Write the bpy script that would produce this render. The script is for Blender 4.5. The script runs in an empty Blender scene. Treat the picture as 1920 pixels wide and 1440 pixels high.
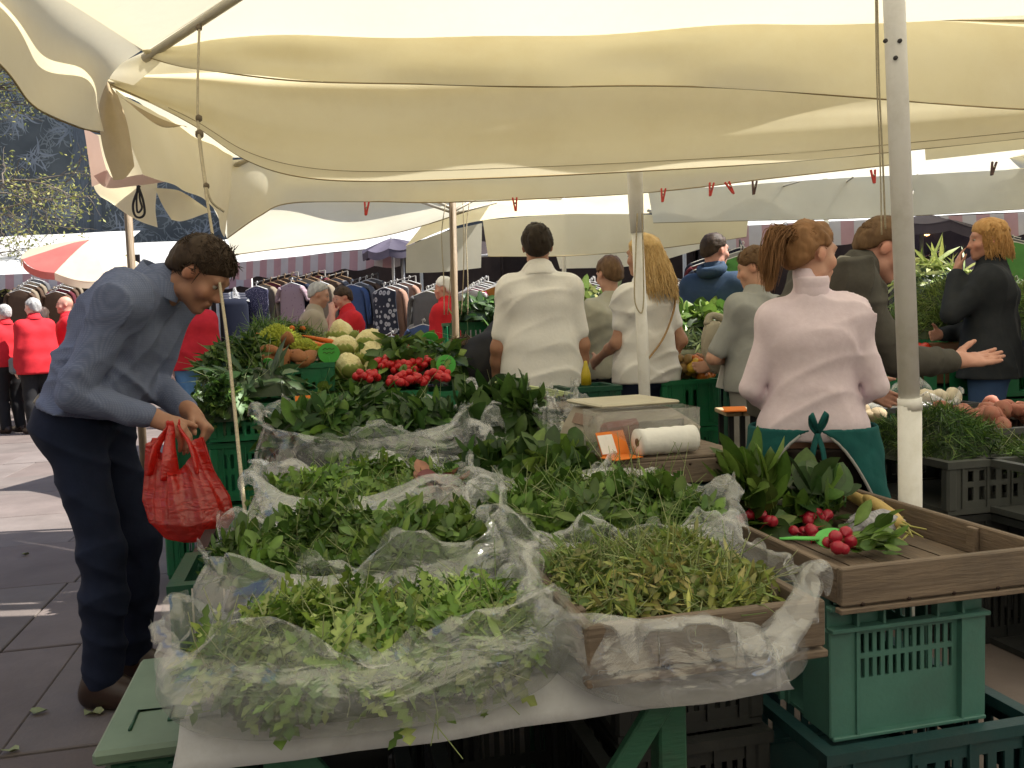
import bpy, math, random
import numpy as np
from mathutils import Matrix, Vector

# ------------------------------------------------------------------ camera, world, sun, exposure
scene = bpy.context.scene
COL = scene.collection
F_PX, PITCH, ROLL, CAM_H = 1600.0, math.radians(4.0), math.radians(1.9), 1.25
_f = np.array([0, math.cos(PITCH), -math.sin(PITCH)])
_u0 = np.array([0, math.sin(PITCH), math.cos(PITCH)]); _r0 = np.array([1.0, 0, 0])
_r = math.cos(ROLL) * _r0 - math.sin(ROLL) * _u0
_u = math.cos(ROLL) * _u0 + math.sin(ROLL) * _r0
cam_data = bpy.data.cameras.new("camera"); cam = bpy.data.objects.new("camera", cam_data)
COL.objects.link(cam)
m4 = Matrix.Identity(4)
for i in range(3):
    m4[i][0], m4[i][1], m4[i][2] = _r[i], _u[i], -_f[i]
m4.translation = (0, 0, CAM_H)
cam.matrix_world = m4
cam_data.sensor_width = 36.0
cam_data.lens = 36.0 * F_PX / 1920.0
cam_data.clip_start = 0.05; cam_data.clip_end = 800
scene.camera = cam

SUN_EL, SUN_AZ = math.radians(54), math.radians(86)      # azimuth measured clockwise from +Y
world = bpy.data.worlds.new("World"); scene.world = world; world.use_nodes = True
wn = world.node_tree.nodes; wl = world.node_tree.links; wn.clear()
wo = wn.new("ShaderNodeOutputWorld"); wb = wn.new("ShaderNodeBackground"); sk = wn.new("ShaderNodeTexSky")
sk.sky_type = 'NISHITA'; sk.sun_disc = False; sk.sun_elevation = SUN_EL; sk.sun_rotation = SUN_AZ
wb.inputs["Strength"].default_value = 0.12
wl.new(sk.outputs[0], wb.inputs[0]); wl.new(wb.outputs[0], wo.inputs[0])
sun_data = bpy.data.lights.new("sun", 'SUN'); sun = bpy.data.objects.new("sun", sun_data); COL.objects.link(sun)
sun_data.energy = 4.6; sun_data.angle = math.radians(0.5); sun_data.color = (1.0, 0.95, 0.86)
_sd = Vector((math.sin(SUN_AZ) * math.cos(SUN_EL), math.cos(SUN_AZ) * math.cos(SUN_EL), math.sin(SUN_EL)))
sun.rotation_euler = _sd.to_track_quat('Z', 'Y').to_euler(); sun.location = (20, -20, 30)
scene.view_settings.view_transform = 'Standard'; scene.view_settings.look = 'None'
scene.view_settings.exposure = 1.18; scene.view_settings.gamma = 1.0
cy = scene.cycles
cy.use_denoising = True; cy.max_bounces = 10; cy.diffuse_bounces = 5; cy.transparent_max_bounces = 24
cy.transmission_bounces = 6; cy.glossy_bounces = 3; cy.caustics_reflective = False; cy.caustics_refractive = False
cy.sample_clamp_indirect = 8.0

# ------------------------------------------------------------------ helpers
RNG = np.random.default_rng(7); random.seed(7)
def at(px, py, Y):
    """a point of the place: where the sight line through photograph pixel (px, py) stands Y metres ahead"""
    d = _f + _r * ((px - 960) / F_PX) - _u * ((py - 720) / F_PX)
    return np.array([0, 0, CAM_H]) + d * (Y / d[1])
def atz(px, py, z):
    """... where it meets the level z"""
    d = _f + _r * ((px - 960) / F_PX) - _u * ((py - 720) / F_PX)
    return np.array([0, 0, CAM_H]) + d * ((z - CAM_H) / d[2])
def rotz(a):
    c, s = math.cos(a), math.sin(a); return np.array([[c, -s, 0], [s, c, 0], [0, 0, 1.0]])
def rotx(a):
    c, s = math.cos(a), math.sin(a); return np.array([[1.0, 0, 0], [0, c, -s], [0, s, c]])
def roty(a):
    c, s = math.cos(a), math.sin(a); return np.array([[c, 0, s], [0, 1.0, 0], [-s, 0, c]])
def unit(v):
    v = np.asarray(v, float); return v / (np.linalg.norm(v) + 1e-12)
def np_mesh(name, V, F, smooth=True, col=None):
    V = np.ascontiguousarray(V, np.float32); F = np.ascontiguousarray(F, np.int32)
    k = F.shape[1]; me = bpy.data.meshes.new(name)
    me.vertices.add(len(V)); me.vertices.foreach_set("co", V.ravel())
    me.loops.add(F.size); me.loops.foreach_set("vertex_index", F.ravel())
    me.polygons.add(len(F)); me.polygons.foreach_set("loop_start", np.arange(0, F.size, k, dtype=np.int32))
    me.polygons.foreach_set("loop_total", np.full(len(F), k, np.int32))
    me.polygons.foreach_set("use_smooth", np.full(len(F), smooth, bool))
    me.update(calc_edges=True)
    if col is not None:
        a = me.color_attributes.new("Col", 'FLOAT_COLOR', 'POINT')
        c = np.ones((len(V), 4), np.float32); c[:, :3] = col; a.data.foreach_set("color", c.ravel())
    return me
def obj(name, me, mat=None, parent=None, world=False):
    o = bpy.data.objects.new(name, me); COL.objects.link(o)
    if mat is not None and me is not None and len(me.materials) == 0: me.materials.append(mat)
    if parent is not None:
        o.parent = parent
        if world: o.location = -Vector(parent.location)
    return o
def tag(o, label=None, cat=None, group=None, kind=None):
    if label: o["label"] = label
    if cat: o["category"] = cat
    if group: o["group"] = group
    if kind: o["kind"] = kind
    return o
def thing(name, label, cat, loc=(0, 0, 0), rz=0.0, group=None, kind=None):
    o = bpy.data.objects.new(name, None); COL.objects.link(o); o.empty_display_size = .1
    o.location = loc; o.rotation_euler = (0, 0, rz)
    return tag(o, label, cat, group, kind)
def copy_tree(o, parent=None):
    c = o.copy(); COL.objects.link(c)
    if parent is not None: c.parent = parent
    for ch in list(o.children): copy_tree(ch, c)
    return c
class MB:
    """collects boxes, tubes, lathes and sheets into one mesh"""
    def __init__(s): s.v = []; s.f = []; s.sm = []
    def add(s, V, F, smooth=False):
        n = len(s.v); s.v.extend(map(tuple, V)); s.f.extend([tuple(i + n for i in f) for f in F]); s.sm.extend([smooth] * len(F)); return s
    def box(s, c, size, R=None, taper=1.0, bev=0.0):
        x, y, z = [q / 2 for q in size]
        if bev > 0:
            b = min(bev, x * .9, y * .9, z * .9)
            V = []
            for sx in (-1, 1):
                for sy in (-1, 1):
                    for sz in (-1, 1):
                        V += [(sx * (x - b), sy * (y - b), sz * z), (sx * (x - b), sy * y, sz * (z - b)), (sx * x, sy * (y - b), sz * (z - b))]
            idx = lambda sx, sy, sz, k: (((sx > 0) * 2 + (sy > 0)) * 2 + (sz > 0)) * 3 + k
            F = []
            for sz in (-1, 1): F.append([idx(a, b2, sz, 0) for a, b2 in ((-1, -1), (1, -1), (1, 1), (-1, 1))][::sz])
            for sy in (-1, 1): F.append([idx(a, sy, c2, 1) for a, c2 in ((-1, -1), (1, -1), (1, 1), (-1, 1))][::-sy])
            for sx in (-1, 1): F.append([idx(sx, a, c2, 2) for a, c2 in ((-1, -1), (1, -1), (1, 1), (-1, 1))][::sx])
            for sy in (-1, 1):
                for sz in (-1, 1): F.append([idx(-1, sy, sz, 0), idx(1, sy, sz, 0), idx(1, sy, sz, 1), idx(-1, sy, sz, 1)][::sy * sz * -1])
            for sx in (-1, 1):
                for sz in (-1, 1): F.append([idx(sx, -1, sz, 0), idx(sx, 1, sz, 0), idx(sx, 1, sz, 2), idx(sx, -1, sz, 2)][::sx * sz])
            for sx in (-1, 1):
                for sy in (-1, 1): F.append([idx(sx, sy, -1, 1), idx(sx, sy, 1, 1), idx(sx, sy, 1, 2), idx(sx, sy, -1, 2)][::sx * sy * -1])
            for sx in (-1, 1):
                for sy in (-1, 1):
                    for sz in (-1, 1): F.append([idx(sx, sy, sz, k) for k in range(3)][::sx * sy * sz])
            V = np.array(V, float)
        else:
            V = np.array([(a * x, b * y, c2 * z) for a in (-1, 1) for b in (-1, 1) for c2 in (-1, 1)], float)
            F = [(0, 1, 3, 2), (4, 6, 7, 5), (0, 4, 5, 1), (2, 3, 7, 6), (0, 2, 6, 4), (1, 5, 7, 3)]
        if taper != 1.0:
            t = (V[:, 2] + z) / (2 * z); k = taper + (1 - taper) * t; V[:, 0] *= k; V[:, 1] *= k
        if R is not None: V = V @ np.asarray(R).T
        return s.add(V + np.asarray(c, float), F)
    def tube(s, pts, rad, n=8, cap=True, flat=1.0):
        pts = np.asarray(pts, float); m = len(pts)
        rad = np.full(m, rad) if np.isscalar(rad) else np.asarray(rad, float)
        T = np.gradient(pts, axis=0); V = []; ref = None
        for i in range(m):
            t = unit(T[i])
            if ref is None:
                ref = np.cross(t, [0, 0, 1.0]);
                if np.linalg.norm(ref) < .05: ref = np.cross(t, [1.0, 0, 0])
            ref = unit(ref - t * np.dot(ref, t)); b = np.cross(t, ref)
            for k in range(n):
                a = 2 * math.pi * k / n; V.append(pts[i] + rad[i] * (math.cos(a) * ref + flat * math.sin(a) * b))
        F = [(i * n + k, i * n + (k + 1) % n, (i + 1) * n + (k + 1) % n, (i + 1) * n + k) for i in range(m - 1) for k in range(n)]
        if cap: F += [tuple(range(n))[::-1], tuple((m - 1) * n + k for k in range(n))]
        return s.add(V, F, True)
    def lathe(s, prof, n=16, c=(0, 0, 0), R=None, squash=1.0):
        V = []; m = len(prof)
        for r, z in prof:
            for k in range(n):
                a = 2 * math.pi * k / n; V.append((r * math.cos(a), r * math.sin(a) * squash, z))
        F = [(i * n + k, i * n + (k + 1) % n, (i + 1) * n + (k + 1) % n, (i + 1) * n + k) for i in range(m - 1) for k in range(n)]
        if prof[0][0] > 1e-4: F.append(tuple(range(n))[::-1])
        if prof[-1][0] > 1e-4: F.append(tuple((m - 1) * n + k for k in range(n)))
        V = np.array(V)
        if R is not None: V = V @ np.asarray(R).T
        return s.add(V + np.asarray(c, float), F, True)
    def mesh(s, name):
        me = bpy.data.meshes.new(name); me.from_pydata([tuple(map(float, v)) for v in s.v], [], s.f)
        me.polygons.foreach_set("use_smooth", s.sm); me.update(); return me
    def build(s, name, mat=None, parent=None, world=False):
        return obj(name, s.mesh(name), mat, parent, world)

def wob(P, amp, k, seed=0, n=6):
    """smooth pseudo-random displacement: a sum of sines in random directions"""
    r = np.random.default_rng(seed); P = np.asarray(P, np.float32); out = np.zeros(P.shape[:-1], np.float32)
    for i in range(n):
        d = r.normal(size=3); d /= np.linalg.norm(d)
        out += np.sin(P @ (d * k * r.uniform(.6, 1.7)).astype(np.float32) + np.float32(r.uniform(0, 6.28)))
    return out * np.float32(amp / math.sqrt(n))
def ridge(P, amp, k, seed=0, n=5):
    r = np.random.default_rng(seed); P = np.asarray(P, np.float32); out = np.zeros(P.shape[:-1], np.float32)
    Q = P + np.stack([wob(P, .35 / k, k * .8, seed + 11 + i) for i in range(3)], -1)
    for i in range(n):
        d = r.normal(size=3); d /= np.linalg.norm(d); kk = k * r.uniform(.6, 2.0)
        out += (1 - 2 * np.abs(np.sin(Q @ (d * kk).astype(np.float32) + np.float32(r.uniform(0, 6.28))))) * np.float32(1.2 / (.6 + kk / k))
    return out * np.float32(amp / math.sqrt(n))

# ------------------------------------------------------------------ materials
def new_mat(name):
    m = bpy.data.materials.new(name); m.use_nodes = True; m.node_tree.nodes.clear(); return m, m.node_tree.nodes, m.node_tree.links
def M(name, c1, c2=None, scale=8.0, rough=.6, bump=0.0, bscale=60.0, metal=0.0, spec=.5, stretch=(1, 1, 1), attr=None, trans=0.0,
      tcol=None, detail=5.0, dirt=None, dscale=2.5, coat=0.0, bdist=.01):
    m, n, l = new_mat(name)
    out = n.new("ShaderNodeOutputMaterial"); b = n.new("ShaderNodeBsdfPrincipled")
    b.inputs["Roughness"].default_value = rough; b.inputs["Metallic"].default_value = metal
    b.inputs["Specular IOR Level"].default_value = spec; b.inputs["Coat Weight"].default_value = coat
    tc = n.new("ShaderNodeTexCoord"); mp = n.new("ShaderNodeMapping"); mp.inputs["Scale"].default_value = stretch
    l.new(tc.outputs["Object"], mp.inputs[0])
    if attr:
        a = n.new("ShaderNodeAttribute"); a.attribute_name = attr; src = a.outputs["Color"]
        if c2 is not None:
            nz = n.new("ShaderNodeTexNoise"); nz.inputs["Scale"].default_value = scale; nz.inputs["Detail"].default_value = detail
            l.new(mp.outputs[0], nz.inputs[0])
            mx = n.new("ShaderNodeMix"); mx.data_type = 'RGBA'; mx.blend_type = 'MULTIPLY'; mx.inputs[0].default_value = 1.0
            cr = n.new("ShaderNodeValToRGB"); cr.color_ramp.elements[0].color = (*c1, 1); cr.color_ramp.elements[1].color = (*c2, 1)
            cr.color_ramp.elements[0].position = .3; cr.color_ramp.elements[1].position = .7
            l.new(nz.outputs[0], cr.inputs[0]); l.new(src, mx.inputs[6]); l.new(cr.outputs[0], mx.inputs[7]); src = mx.outputs[2]
    else:
        if c2 is None: c2 = tuple(x * .8 for x in c1)
        nz = n.new("ShaderNodeTexNoise"); nz.inputs["Scale"].default_value = scale; nz.inputs["Detail"].default_value = detail
        nz.inputs["Roughness"].default_value = .6
        l.new(mp.outputs[0], nz.inputs[0])
        cr = n.new("ShaderNodeValToRGB"); cr.color_ramp.elements[0].color = (*c1, 1); cr.color_ramp.elements[1].color = (*c2, 1)
        cr.color_ramp.elements[0].position = .32; cr.color_ramp.elements[1].position = .68
        l.new(nz.outputs[0], cr.inputs[0]); src = cr.outputs[0]
    if dirt is not None:
        n2 = n.new("ShaderNodeTexNoise"); n2.inputs["Scale"].default_value = dscale; n2.inputs["Detail"].default_value = 8; n2.inputs["Roughness"].default_value = .7
        l.new(tc.outputs["Object"], n2.inputs[0])
        c3 = n.new("ShaderNodeValToRGB"); c3.color_ramp.elements[0].position = .48; c3.color_ramp.elements[1].position = .72
        c3.color_ramp.elements[0].color = (0, 0, 0, 1); c3.color_ramp.elements[1].color = (.75, .75, .75, 1)
        l.new(n2.outputs[0], c3.inputs[0])
        mx = n.new("ShaderNodeMix"); mx.data_type = 'RGBA'; mx.inputs[7].default_value = (*dirt, 1)
        l.new(c3.outputs[0], mx.inputs[0]); l.new(src, mx.inputs[6]); src = mx.outputs[2]
    l.new(src, b.inputs["Base Color"])
    nrm = None
    if bump > 0:
        nb = n.new("ShaderNodeTexNoise"); nb.inputs["Scale"].default_value = bscale; nb.inputs["Detail"].default_value = 4
        bp = n.new("ShaderNodeBump"); bp.inputs["Strength"].default_value = bump; bp.inputs["Distance"].default_value = bdist
        l.new(mp.outputs[0], nb.inputs[0]); l.new(nb.outputs[0], bp.inputs["Height"]); l.new(bp.outputs[0], b.inputs["Normal"]); nrm = bp
    sh = b.outputs[0]
    if trans > 0:
        t = n.new("ShaderNodeBsdfTranslucent")
        if tcol is None: l.new(src, t.inputs[0])
        else: t.inputs[0].default_value = (*tcol, 1)
        if nrm: l.new(nrm.outputs[0], t.inputs["Normal"])
        ms = n.new("ShaderNodeMixShader"); ms.inputs[0].default_value = trans
        l.new(sh, ms.inputs[1]); l.new(t.outputs[0], ms.inputs[2]); sh = ms.outputs[0]
    l.new(sh, out.inputs[0]); return m
def plastic_film(name, col=(.9, .9, .88), alpha=.30, tcol=None, rough=.24, wr=16.0, gloss=.07, lines=.55, amin=.35, amax=1.5):
    """thin polythene: mostly clear, milky where it is creased, with a gloss"""
    m, n, l = new_mat(name); out = n.new("ShaderNodeOutputMaterial")
    tr = n.new("ShaderNodeBsdfTransparent"); tr.inputs[0].default_value = (*(tcol or (.97, .97, .96)), 1)
    d = n.new("ShaderNodeBsdfDiffuse"); d.inputs[0].default_value = (*col, 1)
    t = n.new("ShaderNodeBsdfTranslucent"); t.inputs[0].default_value = (*col, 1)
    g = n.new("ShaderNodeBsdfGlossy"); g.inputs["Roughness"].default_value = rough
    tc = n.new("ShaderNodeTexCoord"); mp = n.new("ShaderNodeMapping"); mp.inputs["Scale"].default_value = (1, 1, 2.2)
    l.new(tc.outputs["Object"], mp.inputs[0])
    nz = n.new("ShaderNodeTexNoise"); nz.inputs["Scale"].default_value = wr; nz.inputs["Detail"].default_value = 5; nz.inputs["Distortion"].default_value = 1.2
    l.new(mp.outputs[0], nz.inputs[0])
    bp = n.new("ShaderNodeBump"); bp.inputs["Strength"].default_value = .6; bp.inputs["Distance"].default_value = .02
    l.new(nz.outputs[0], bp.inputs["Height"])
    for q in (d, t, g): l.new(bp.outputs[0], q.inputs["Normal"])
    m1 = n.new("ShaderNodeMixShader"); m1.inputs[0].default_value = .5; l.new(d.outputs[0], m1.inputs[1]); l.new(t.outputs[0], m1.inputs[2])
    n2 = n.new("ShaderNodeTexNoise"); n2.inputs["Scale"].default_value = 5; n2.inputs["Detail"].default_value = 2.5; n2.inputs["Distortion"].default_value = 1.2
    l.new(mp.outputs[0], n2.inputs[0])
    mr = n.new("ShaderNodeMapRange"); mr.inputs["From Min"].default_value = .3; mr.inputs["From Max"].default_value = .75
    mr.inputs["To Min"].default_value = alpha * amin; mr.inputs["To Max"].default_value = min(1, alpha * amax); l.new(n2.outputs[0], mr.inputs[0])
    n3 = n.new("ShaderNodeTexNoise"); n3.inputs["Scale"].default_value = 6.5; n3.inputs["Detail"].default_value = 3.0; n3.inputs["Distortion"].default_value = .5; l.new(mp.outputs[0], n3.inputs[0])
    sb_ = n.new("ShaderNodeMath"); sb_.operation = 'SUBTRACT'; sb_.inputs[1].default_value = .5; l.new(n3.outputs[0], sb_.inputs[0])
    ab_ = n.new("ShaderNodeMath"); ab_.operation = 'ABSOLUTE'; l.new(sb_.outputs[0], ab_.inputs[0])
    m_l = n.new("ShaderNodeMapRange"); m_l.inputs["From Min"].default_value = 0; m_l.inputs["From Max"].default_value = .014; m_l.inputs["To Min"].default_value = alpha * lines; m_l.inputs["To Max"].default_value = 0; l.new(ab_.outputs[0], m_l.inputs[0])
    ad_ = n.new("ShaderNodeMath"); ad_.operation = 'ADD'; ad_.use_clamp = True; l.new(mr.outputs[0], ad_.inputs[0]); l.new(m_l.outputs[0], ad_.inputs[1])
    m2 = n.new("ShaderNodeMixShader"); l.new(ad_.outputs[0], m2.inputs[0]); l.new(tr.outputs[0], m2.inputs[1]); l.new(m1.outputs[0], m2.inputs[2])
    m3 = n.new("ShaderNodeMixShader"); m3.inputs[0].default_value = gloss; l.new(m2.outputs[0], m3.inputs[1]); l.new(g.outputs[0], m3.inputs[2])
    l.new(m3.outputs[0], out.inputs[0]); return m

def catmull(P, m):
    """resample a control polyline (k,3) to m points with a Catmull-Rom spline"""
    P = np.asarray(P, float); k = len(P)
    if k == 2: return P[0] + (P[1] - P[0]) * np.linspace(0, 1, m)[:, None]
    Q = np.vstack([2 * P[0] - P[1], P, 2 * P[-1] - P[-2]])
    t = np.linspace(0, k - 1, m); i = np.minimum(t.astype(int), k - 2); f = (t - i)[:, None]
    a, b, c, d = Q[i], Q[i + 1], Q[i + 2], Q[i + 3]
    return .5 * ((2 * b) + (-a + c) * f + (2 * a - 5 * b + 4 * c - d) * f ** 2 + (-a + 3 * b - 3 * c + d) * f ** 3)
def grid_faces(nu, nv, closed_u=False):
    i, j = np.meshgrid(np.arange(nu - (0 if closed_u else 1)), np.arange(nv - 1), indexing='ij')
    i2 = (i + 1) % nu
    return np.stack([i * nv + j, i2 * nv + j, i2 * nv + j + 1, i * nv + j + 1], -1).reshape(-1, 4)
def sheet_pts(rows, nu, nv):
    R = np.array([catmull(r, nu) for r in rows])               # k, nu, 3
    return np.array([catmull(R[:, i], nv) for i in range(nu)])  # nu, nv, 3
def sheet(name, rows, nu, nv, mat, parent=None, amp=0.0, k=8.0, seed=0, thick=0, fold=None, world=True):
    G = sheet_pts(rows, nu, nv)
    if amp or fold is not None:
        du = np.gradient(G, axis=0); dv = np.gradient(G, axis=1); N = np.cross(du, dv); N /= (np.linalg.norm(N, axis=-1, keepdims=True) + 1e-9)
        h = wob(G, amp, k, seed) if amp else np.zeros(G.shape[:2])
        if fold is not None:
            s, t = np.meshgrid(np.linspace(0, 1, nu), np.linspace(0, 1, nv), indexing='ij'); h = h + fold(s, t)
        G = G + N * h[..., None]
    o = obj(name, np_mesh(name, G.reshape(-1, 3), grid_faces(nu, nv)), mat, parent, world)
    if thick:
        sm = o.modifiers.new("thickness", 'SOLIDIFY'); sm.thickness = thick; sm.offset = 0
    return o
def poly_tube(name, pts, r, mat, parent=None, n=6, m=None, world=True):
    pts = catmull(pts, m or len(pts) * 6)
    return MB().tube(pts, r, n).build(name, mat, parent, world)
# ------------------------------------------------------------------ ground
m_ground = M("ground_bed", (.12, .105, .095), (.17, .15, .135), scale=1.5, rough=.95, bump=.4, bscale=30)
gm = MB(); gm.add([(-300, -300, -.03), (300, -300, -.03), (300, 300, -.03), (-300, 300, -.03)], [(0, 1, 2, 3)])
ground = gm.build("ground", m_ground); ground["kind"] = "structure"
m_slab = [M("stone_slab_%d" % i, a, b, scale=2.2, rough=.85, bump=.35, bscale=55, dirt=(.13, .105, .095), dscale=1.7, bdist=.006)
          for i, (a, b) in enumerate([((.19, .155, .143), (.125, .10, .093)), ((.175, .147, .135), (.115, .096, .088)), ((.17, .135, .123), (.118, .093, .085)), ((.20, .168, .156), (.138, .115, .106))])]
YAW = math.radians(13); UX = np.array([math.cos(YAW), math.sin(YAW)]); UY = np.array([-math.sin(YAW), math.cos(YAW)])
pav = thing("pavement", None, None, (0, 0, 0), 0, kind="structure")
SW, SD = 1.85, .97
sm_list = []
for q in range(8):
    r = np.random.default_rng(q); b = MB(); b.box((0, 0, -.03), (SW - .007, SD - .007, .06), bev=.004)
    me = b.mesh("slab"); me.materials.append(m_slab[q % 4]); sm_list.append(me)
for iy in range(-2, 19):
    for ix in range(-9, 6):
        off = (iy % 2) * .55 + .3 * math.sin(iy * 2.1)
        c = UX * (ix * SW + off - .62) + UY * (iy * SD + .36)
        if not (0.8 < c[1] < 17 and -1.0 - .72 * c[1] < c[0] < .9 + .5 * c[1]): continue
        if c[0] > 1 and c[1] > 9: continue
        o = obj("slab", sm_list[(ix * 3 + iy * 5) % 8], None, pav)
        o.location = (c[0], c[1], random.uniform(-.004, .003)); o.rotation_euler = (random.uniform(-.002, .002), random.uniform(-.002, .002), YAW)
# unseen building blocks added round the square to shut off part of the sky
for nm, c, sz in (("unseen building block added behind the camera to cut sky light", (0, -11, 6), (60, 2, 12)), ("unseen long block added far to the left to cut sky light", (-17, 3, 6), (2, 34, 12)), ("unseen long block added far to the right to cut sky light", (22, 4, 4), (2, 34, 8))):
    o = MB().box(c, sz).build("sky_blocker", M("blocker_plaster", (.34, .29, .22), (.28, .24, .18), scale=.6, rough=.9)); tag(o, nm, "building")
m_crack = M("crack_dirt", (.035, .03, .028), (.06, .05, .045), scale=30, rough=1)
# dropped leaves and scraps on the ground
m_scrap = M("scrap_leaf", (.30, .33, .16), (.20, .22, .10), scale=12, rough=.7)
for i, (px, py) in enumerate([(178, 1338), (70, 1337), (22, 1410), (48, 1041), (280, 1035), (290, 975), (270, 895)]):
    p = atz(px, py, .006); r = np.random.default_rng(i); b = MB()
    ang = np.linspace(0, 2 * math.pi, 9)[:-1]; rad = .018 + .022 * r.random(8)
    V = [(math.cos(a) * q, .6 * math.sin(a) * q, .006 + .018 * r.random()) for a, q in zip(ang, rad)] + [(0, 0, .004)]
    b.add(V, [(k, (k + 1) % 8, 8) for k in range(8)], True)
    o = b.build("leaf_scrap", m_scrap); o.location = (p[0], p[1], .002)
    tag(o, "torn vegetable leaf dropped on the shaded pavement, " + ("beside the near shoe", "left of the shoes", "in the lower left corner", "level with the knees", "between the legs and the crates", "below the red bag", "beside the green crates")[i], "leaf scrap", "vegetable scraps on the pavement")

# ------------------------------------------------------------------ painted building far behind
m_wall = M("mural_dark", (.055, .066, .072), (.095, .11, .115), scale=1.1, rough=.9)
m_paint = M("mural_pale", (.12, .145, .17), (.27, .30, .33), scale=.9, rough=.9)
m_paint2 = M("mural_mid", (.12, .14, .145), (.22, .245, .25), scale=.9, rough=.9)
wall = thing("painted_building", "tall building wall painted with grey-blue plants behind the white stalls", "building", (-8, 22, 0))
MB().box((0, .3, 6.5), (30, .6, 13)).build("wall", m_wall, wall)
def strokes(name, mat, spec, seed, y0):
    r = np.random.default_rng(seed); V = []; F = []
    for (cx, cz, n, L, w, a0, a1, bend) in spec:
        for i in range(n):
            a = a0 + (a1 - a0) * r.random(); l = L * r.uniform(.55, 1.1); b = bend * r.uniform(-1, 1); x, z = cx + r.normal() * .12, cz + r.normal() * .1
            n0 = len(V); K = 7; ww = w * r.uniform(.5, 1.2); dy = y0 - .003 * r.random()
            for k in range(K):
                t = k / (K - 1); aa = a + b * t
                wd = ww * math.sin(math.pi * min(1, .12 + t * .88)) * .5
                V.append((x - math.sin(aa) * wd, dy, z + math.cos(aa) * wd)); V.append((x + math.sin(aa) * wd, dy, z - math.cos(aa) * wd))
                x += math.cos(aa) * l / K; z += math.sin(aa) * l / K
            F += [(n0 + 2 * k, n0 + 2 * k + 2, n0 + 2 * k + 3, n0 + 2 * k + 1) for k in range(K - 1)]
    return obj(name, np_mesh(name, np.array(V), np.array(F), False), mat, wall)
PI = math.pi; r = np.random.default_rng(3)
base = np.array([-8, 22, 0.0])
def mur(px, py): q = at(px, py, 22) - base; return q[0], q[2]
sp = []
for (px, py, n, L) in [(115, 398, 34, 1.25), (335, 405, 34, 1.2), (30, 430, 22, .9), (240, 430, 20, .8), (380, 450, 18, .9), (60, 300, 22, .9), (20, 150, 24, 1.2), (130, 240, 22, 1.0),
                       (100, 150, 20, .9), (280, 380, 14, .7), (420, 390, 20, .9), (200, 330, 20, .8), (460, 440, 14, .7), (30, 220, 18, .9), (160, 120, 16, .9)]:
    x, z = mur(px, py); sp.append((x, z, int(n * 1.3), L * .62, .045, 0, 2 * PI if py < 380 else PI, 1.2))
p_ = strokes("painted_leaves", m_paint, sp, 5, -.006); p_["kind"] = "stuff"
sp = []
for i in range(340):
    x, z = mur(r.uniform(-60, 560), r.uniform(-40, 470)); sp.append((x, z, 12, r.uniform(.15, .45), .035, r.uniform(0, 3), r.uniform(3, 7), 1.4))
p_ = strokes("painted_fern", m_paint2, sp, 6, -.003); p_["kind"] = "stuff"
tr = MB()
for px, w in ((158, .34), (186, .2)):
    x0, z0 = mur(px, 470); x1, z1 = mur(px - 8, 60)
    tr.add([(x0 - w / 2, -.012, z0), (x0 + w / 2, -.012, z0), (x1 + w / 2, -.012, z1 + 3), (x1 - w / 2, -.012, z1 + 3)], [(0, 1, 2, 3)])
tr.build("painted_trunk", M("mural_trunk", (.06, .075, .09), (.12, .14, .16), scale=6, stretch=(6, 1, .6), rough=.9), wall)
bb = MB().box((14, 24, 4), (16, .6, 8)).build("plain_building", M("far_plaster", (.42, .38, .32), (.36, .33, .28), scale=.7, rough=.9))
tag(bb, "plain pale building wall far behind the right-hand stalls", "building")

# ------------------------------------------------------------------ tree reaching in from the left
m_bark = M("bark", (.16, .13, .10), (.09, .075, .06), scale=14, rough=.95, bump=.6, bscale=25, stretch=(1, 1, .3))
m_twigleaf = M("spring_leaf", (.9, .9, .9), (1, 1, 1), attr="Col", rough=.6, trans=.35)
tree = thing("spring_tree", "tree with thin bare branches and a few yellow-green spring leaves before the painted wall", "tree", (-10.6, 15.5, 0))
tb = MB(); LP = []
rt = np.random.default_rng(21)
tb.tube(catmull([(0, 0, 0), (.05, 0, 1.6), (-.05, .1, 3.0), (.1, 0, 4.2), (.2, 0, 6.4)], 14), np.linspace(.17, .07, 14), 8)
def branch(p, d, L, r, lev):
    K = 6; pts = [p]; q = p.copy(); dd = d.copy()
    for k in range(K):
        dd = unit(dd + rt.normal(size=3) * .16 + np.array([0, 0, .04 if lev < 2 else -.05])); q = q + dd * L / K; pts.append(q.copy())
        if lev < 3 and k > 0:
            for _ in range(2 if lev < 2 else 1):
                if rt.random() < .8: branch(q.copy(), unit(dd + rt.normal(size=3) * .65), L * rt.uniform(.4, .62), r * .5, lev + 1)
        if lev >= 1:
            for _ in range(1 + (lev >= 2)): LP.append(q + rt.normal(size=3) * .10)
    tb.tube(np.array(pts), np.linspace(r, r * .35, K + 1), 5 if lev < 2 else 3, cap=False)
for z, a, L in ((2.6, .15, 2.0), (3.0, -.3, 2.3), (3.5, .25, 2.1), (4.0, -.1, 2.3), (4.6, .35, 2.0), (5.2, 0, 2.0), (5.9, -.3, 1.7)):
    branch(np.array([.03, 0, z]), unit([math.cos(a), math.sin(a), .28]), L, .035, 1)
tb.build("trunk", m_bark, tree)
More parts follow.
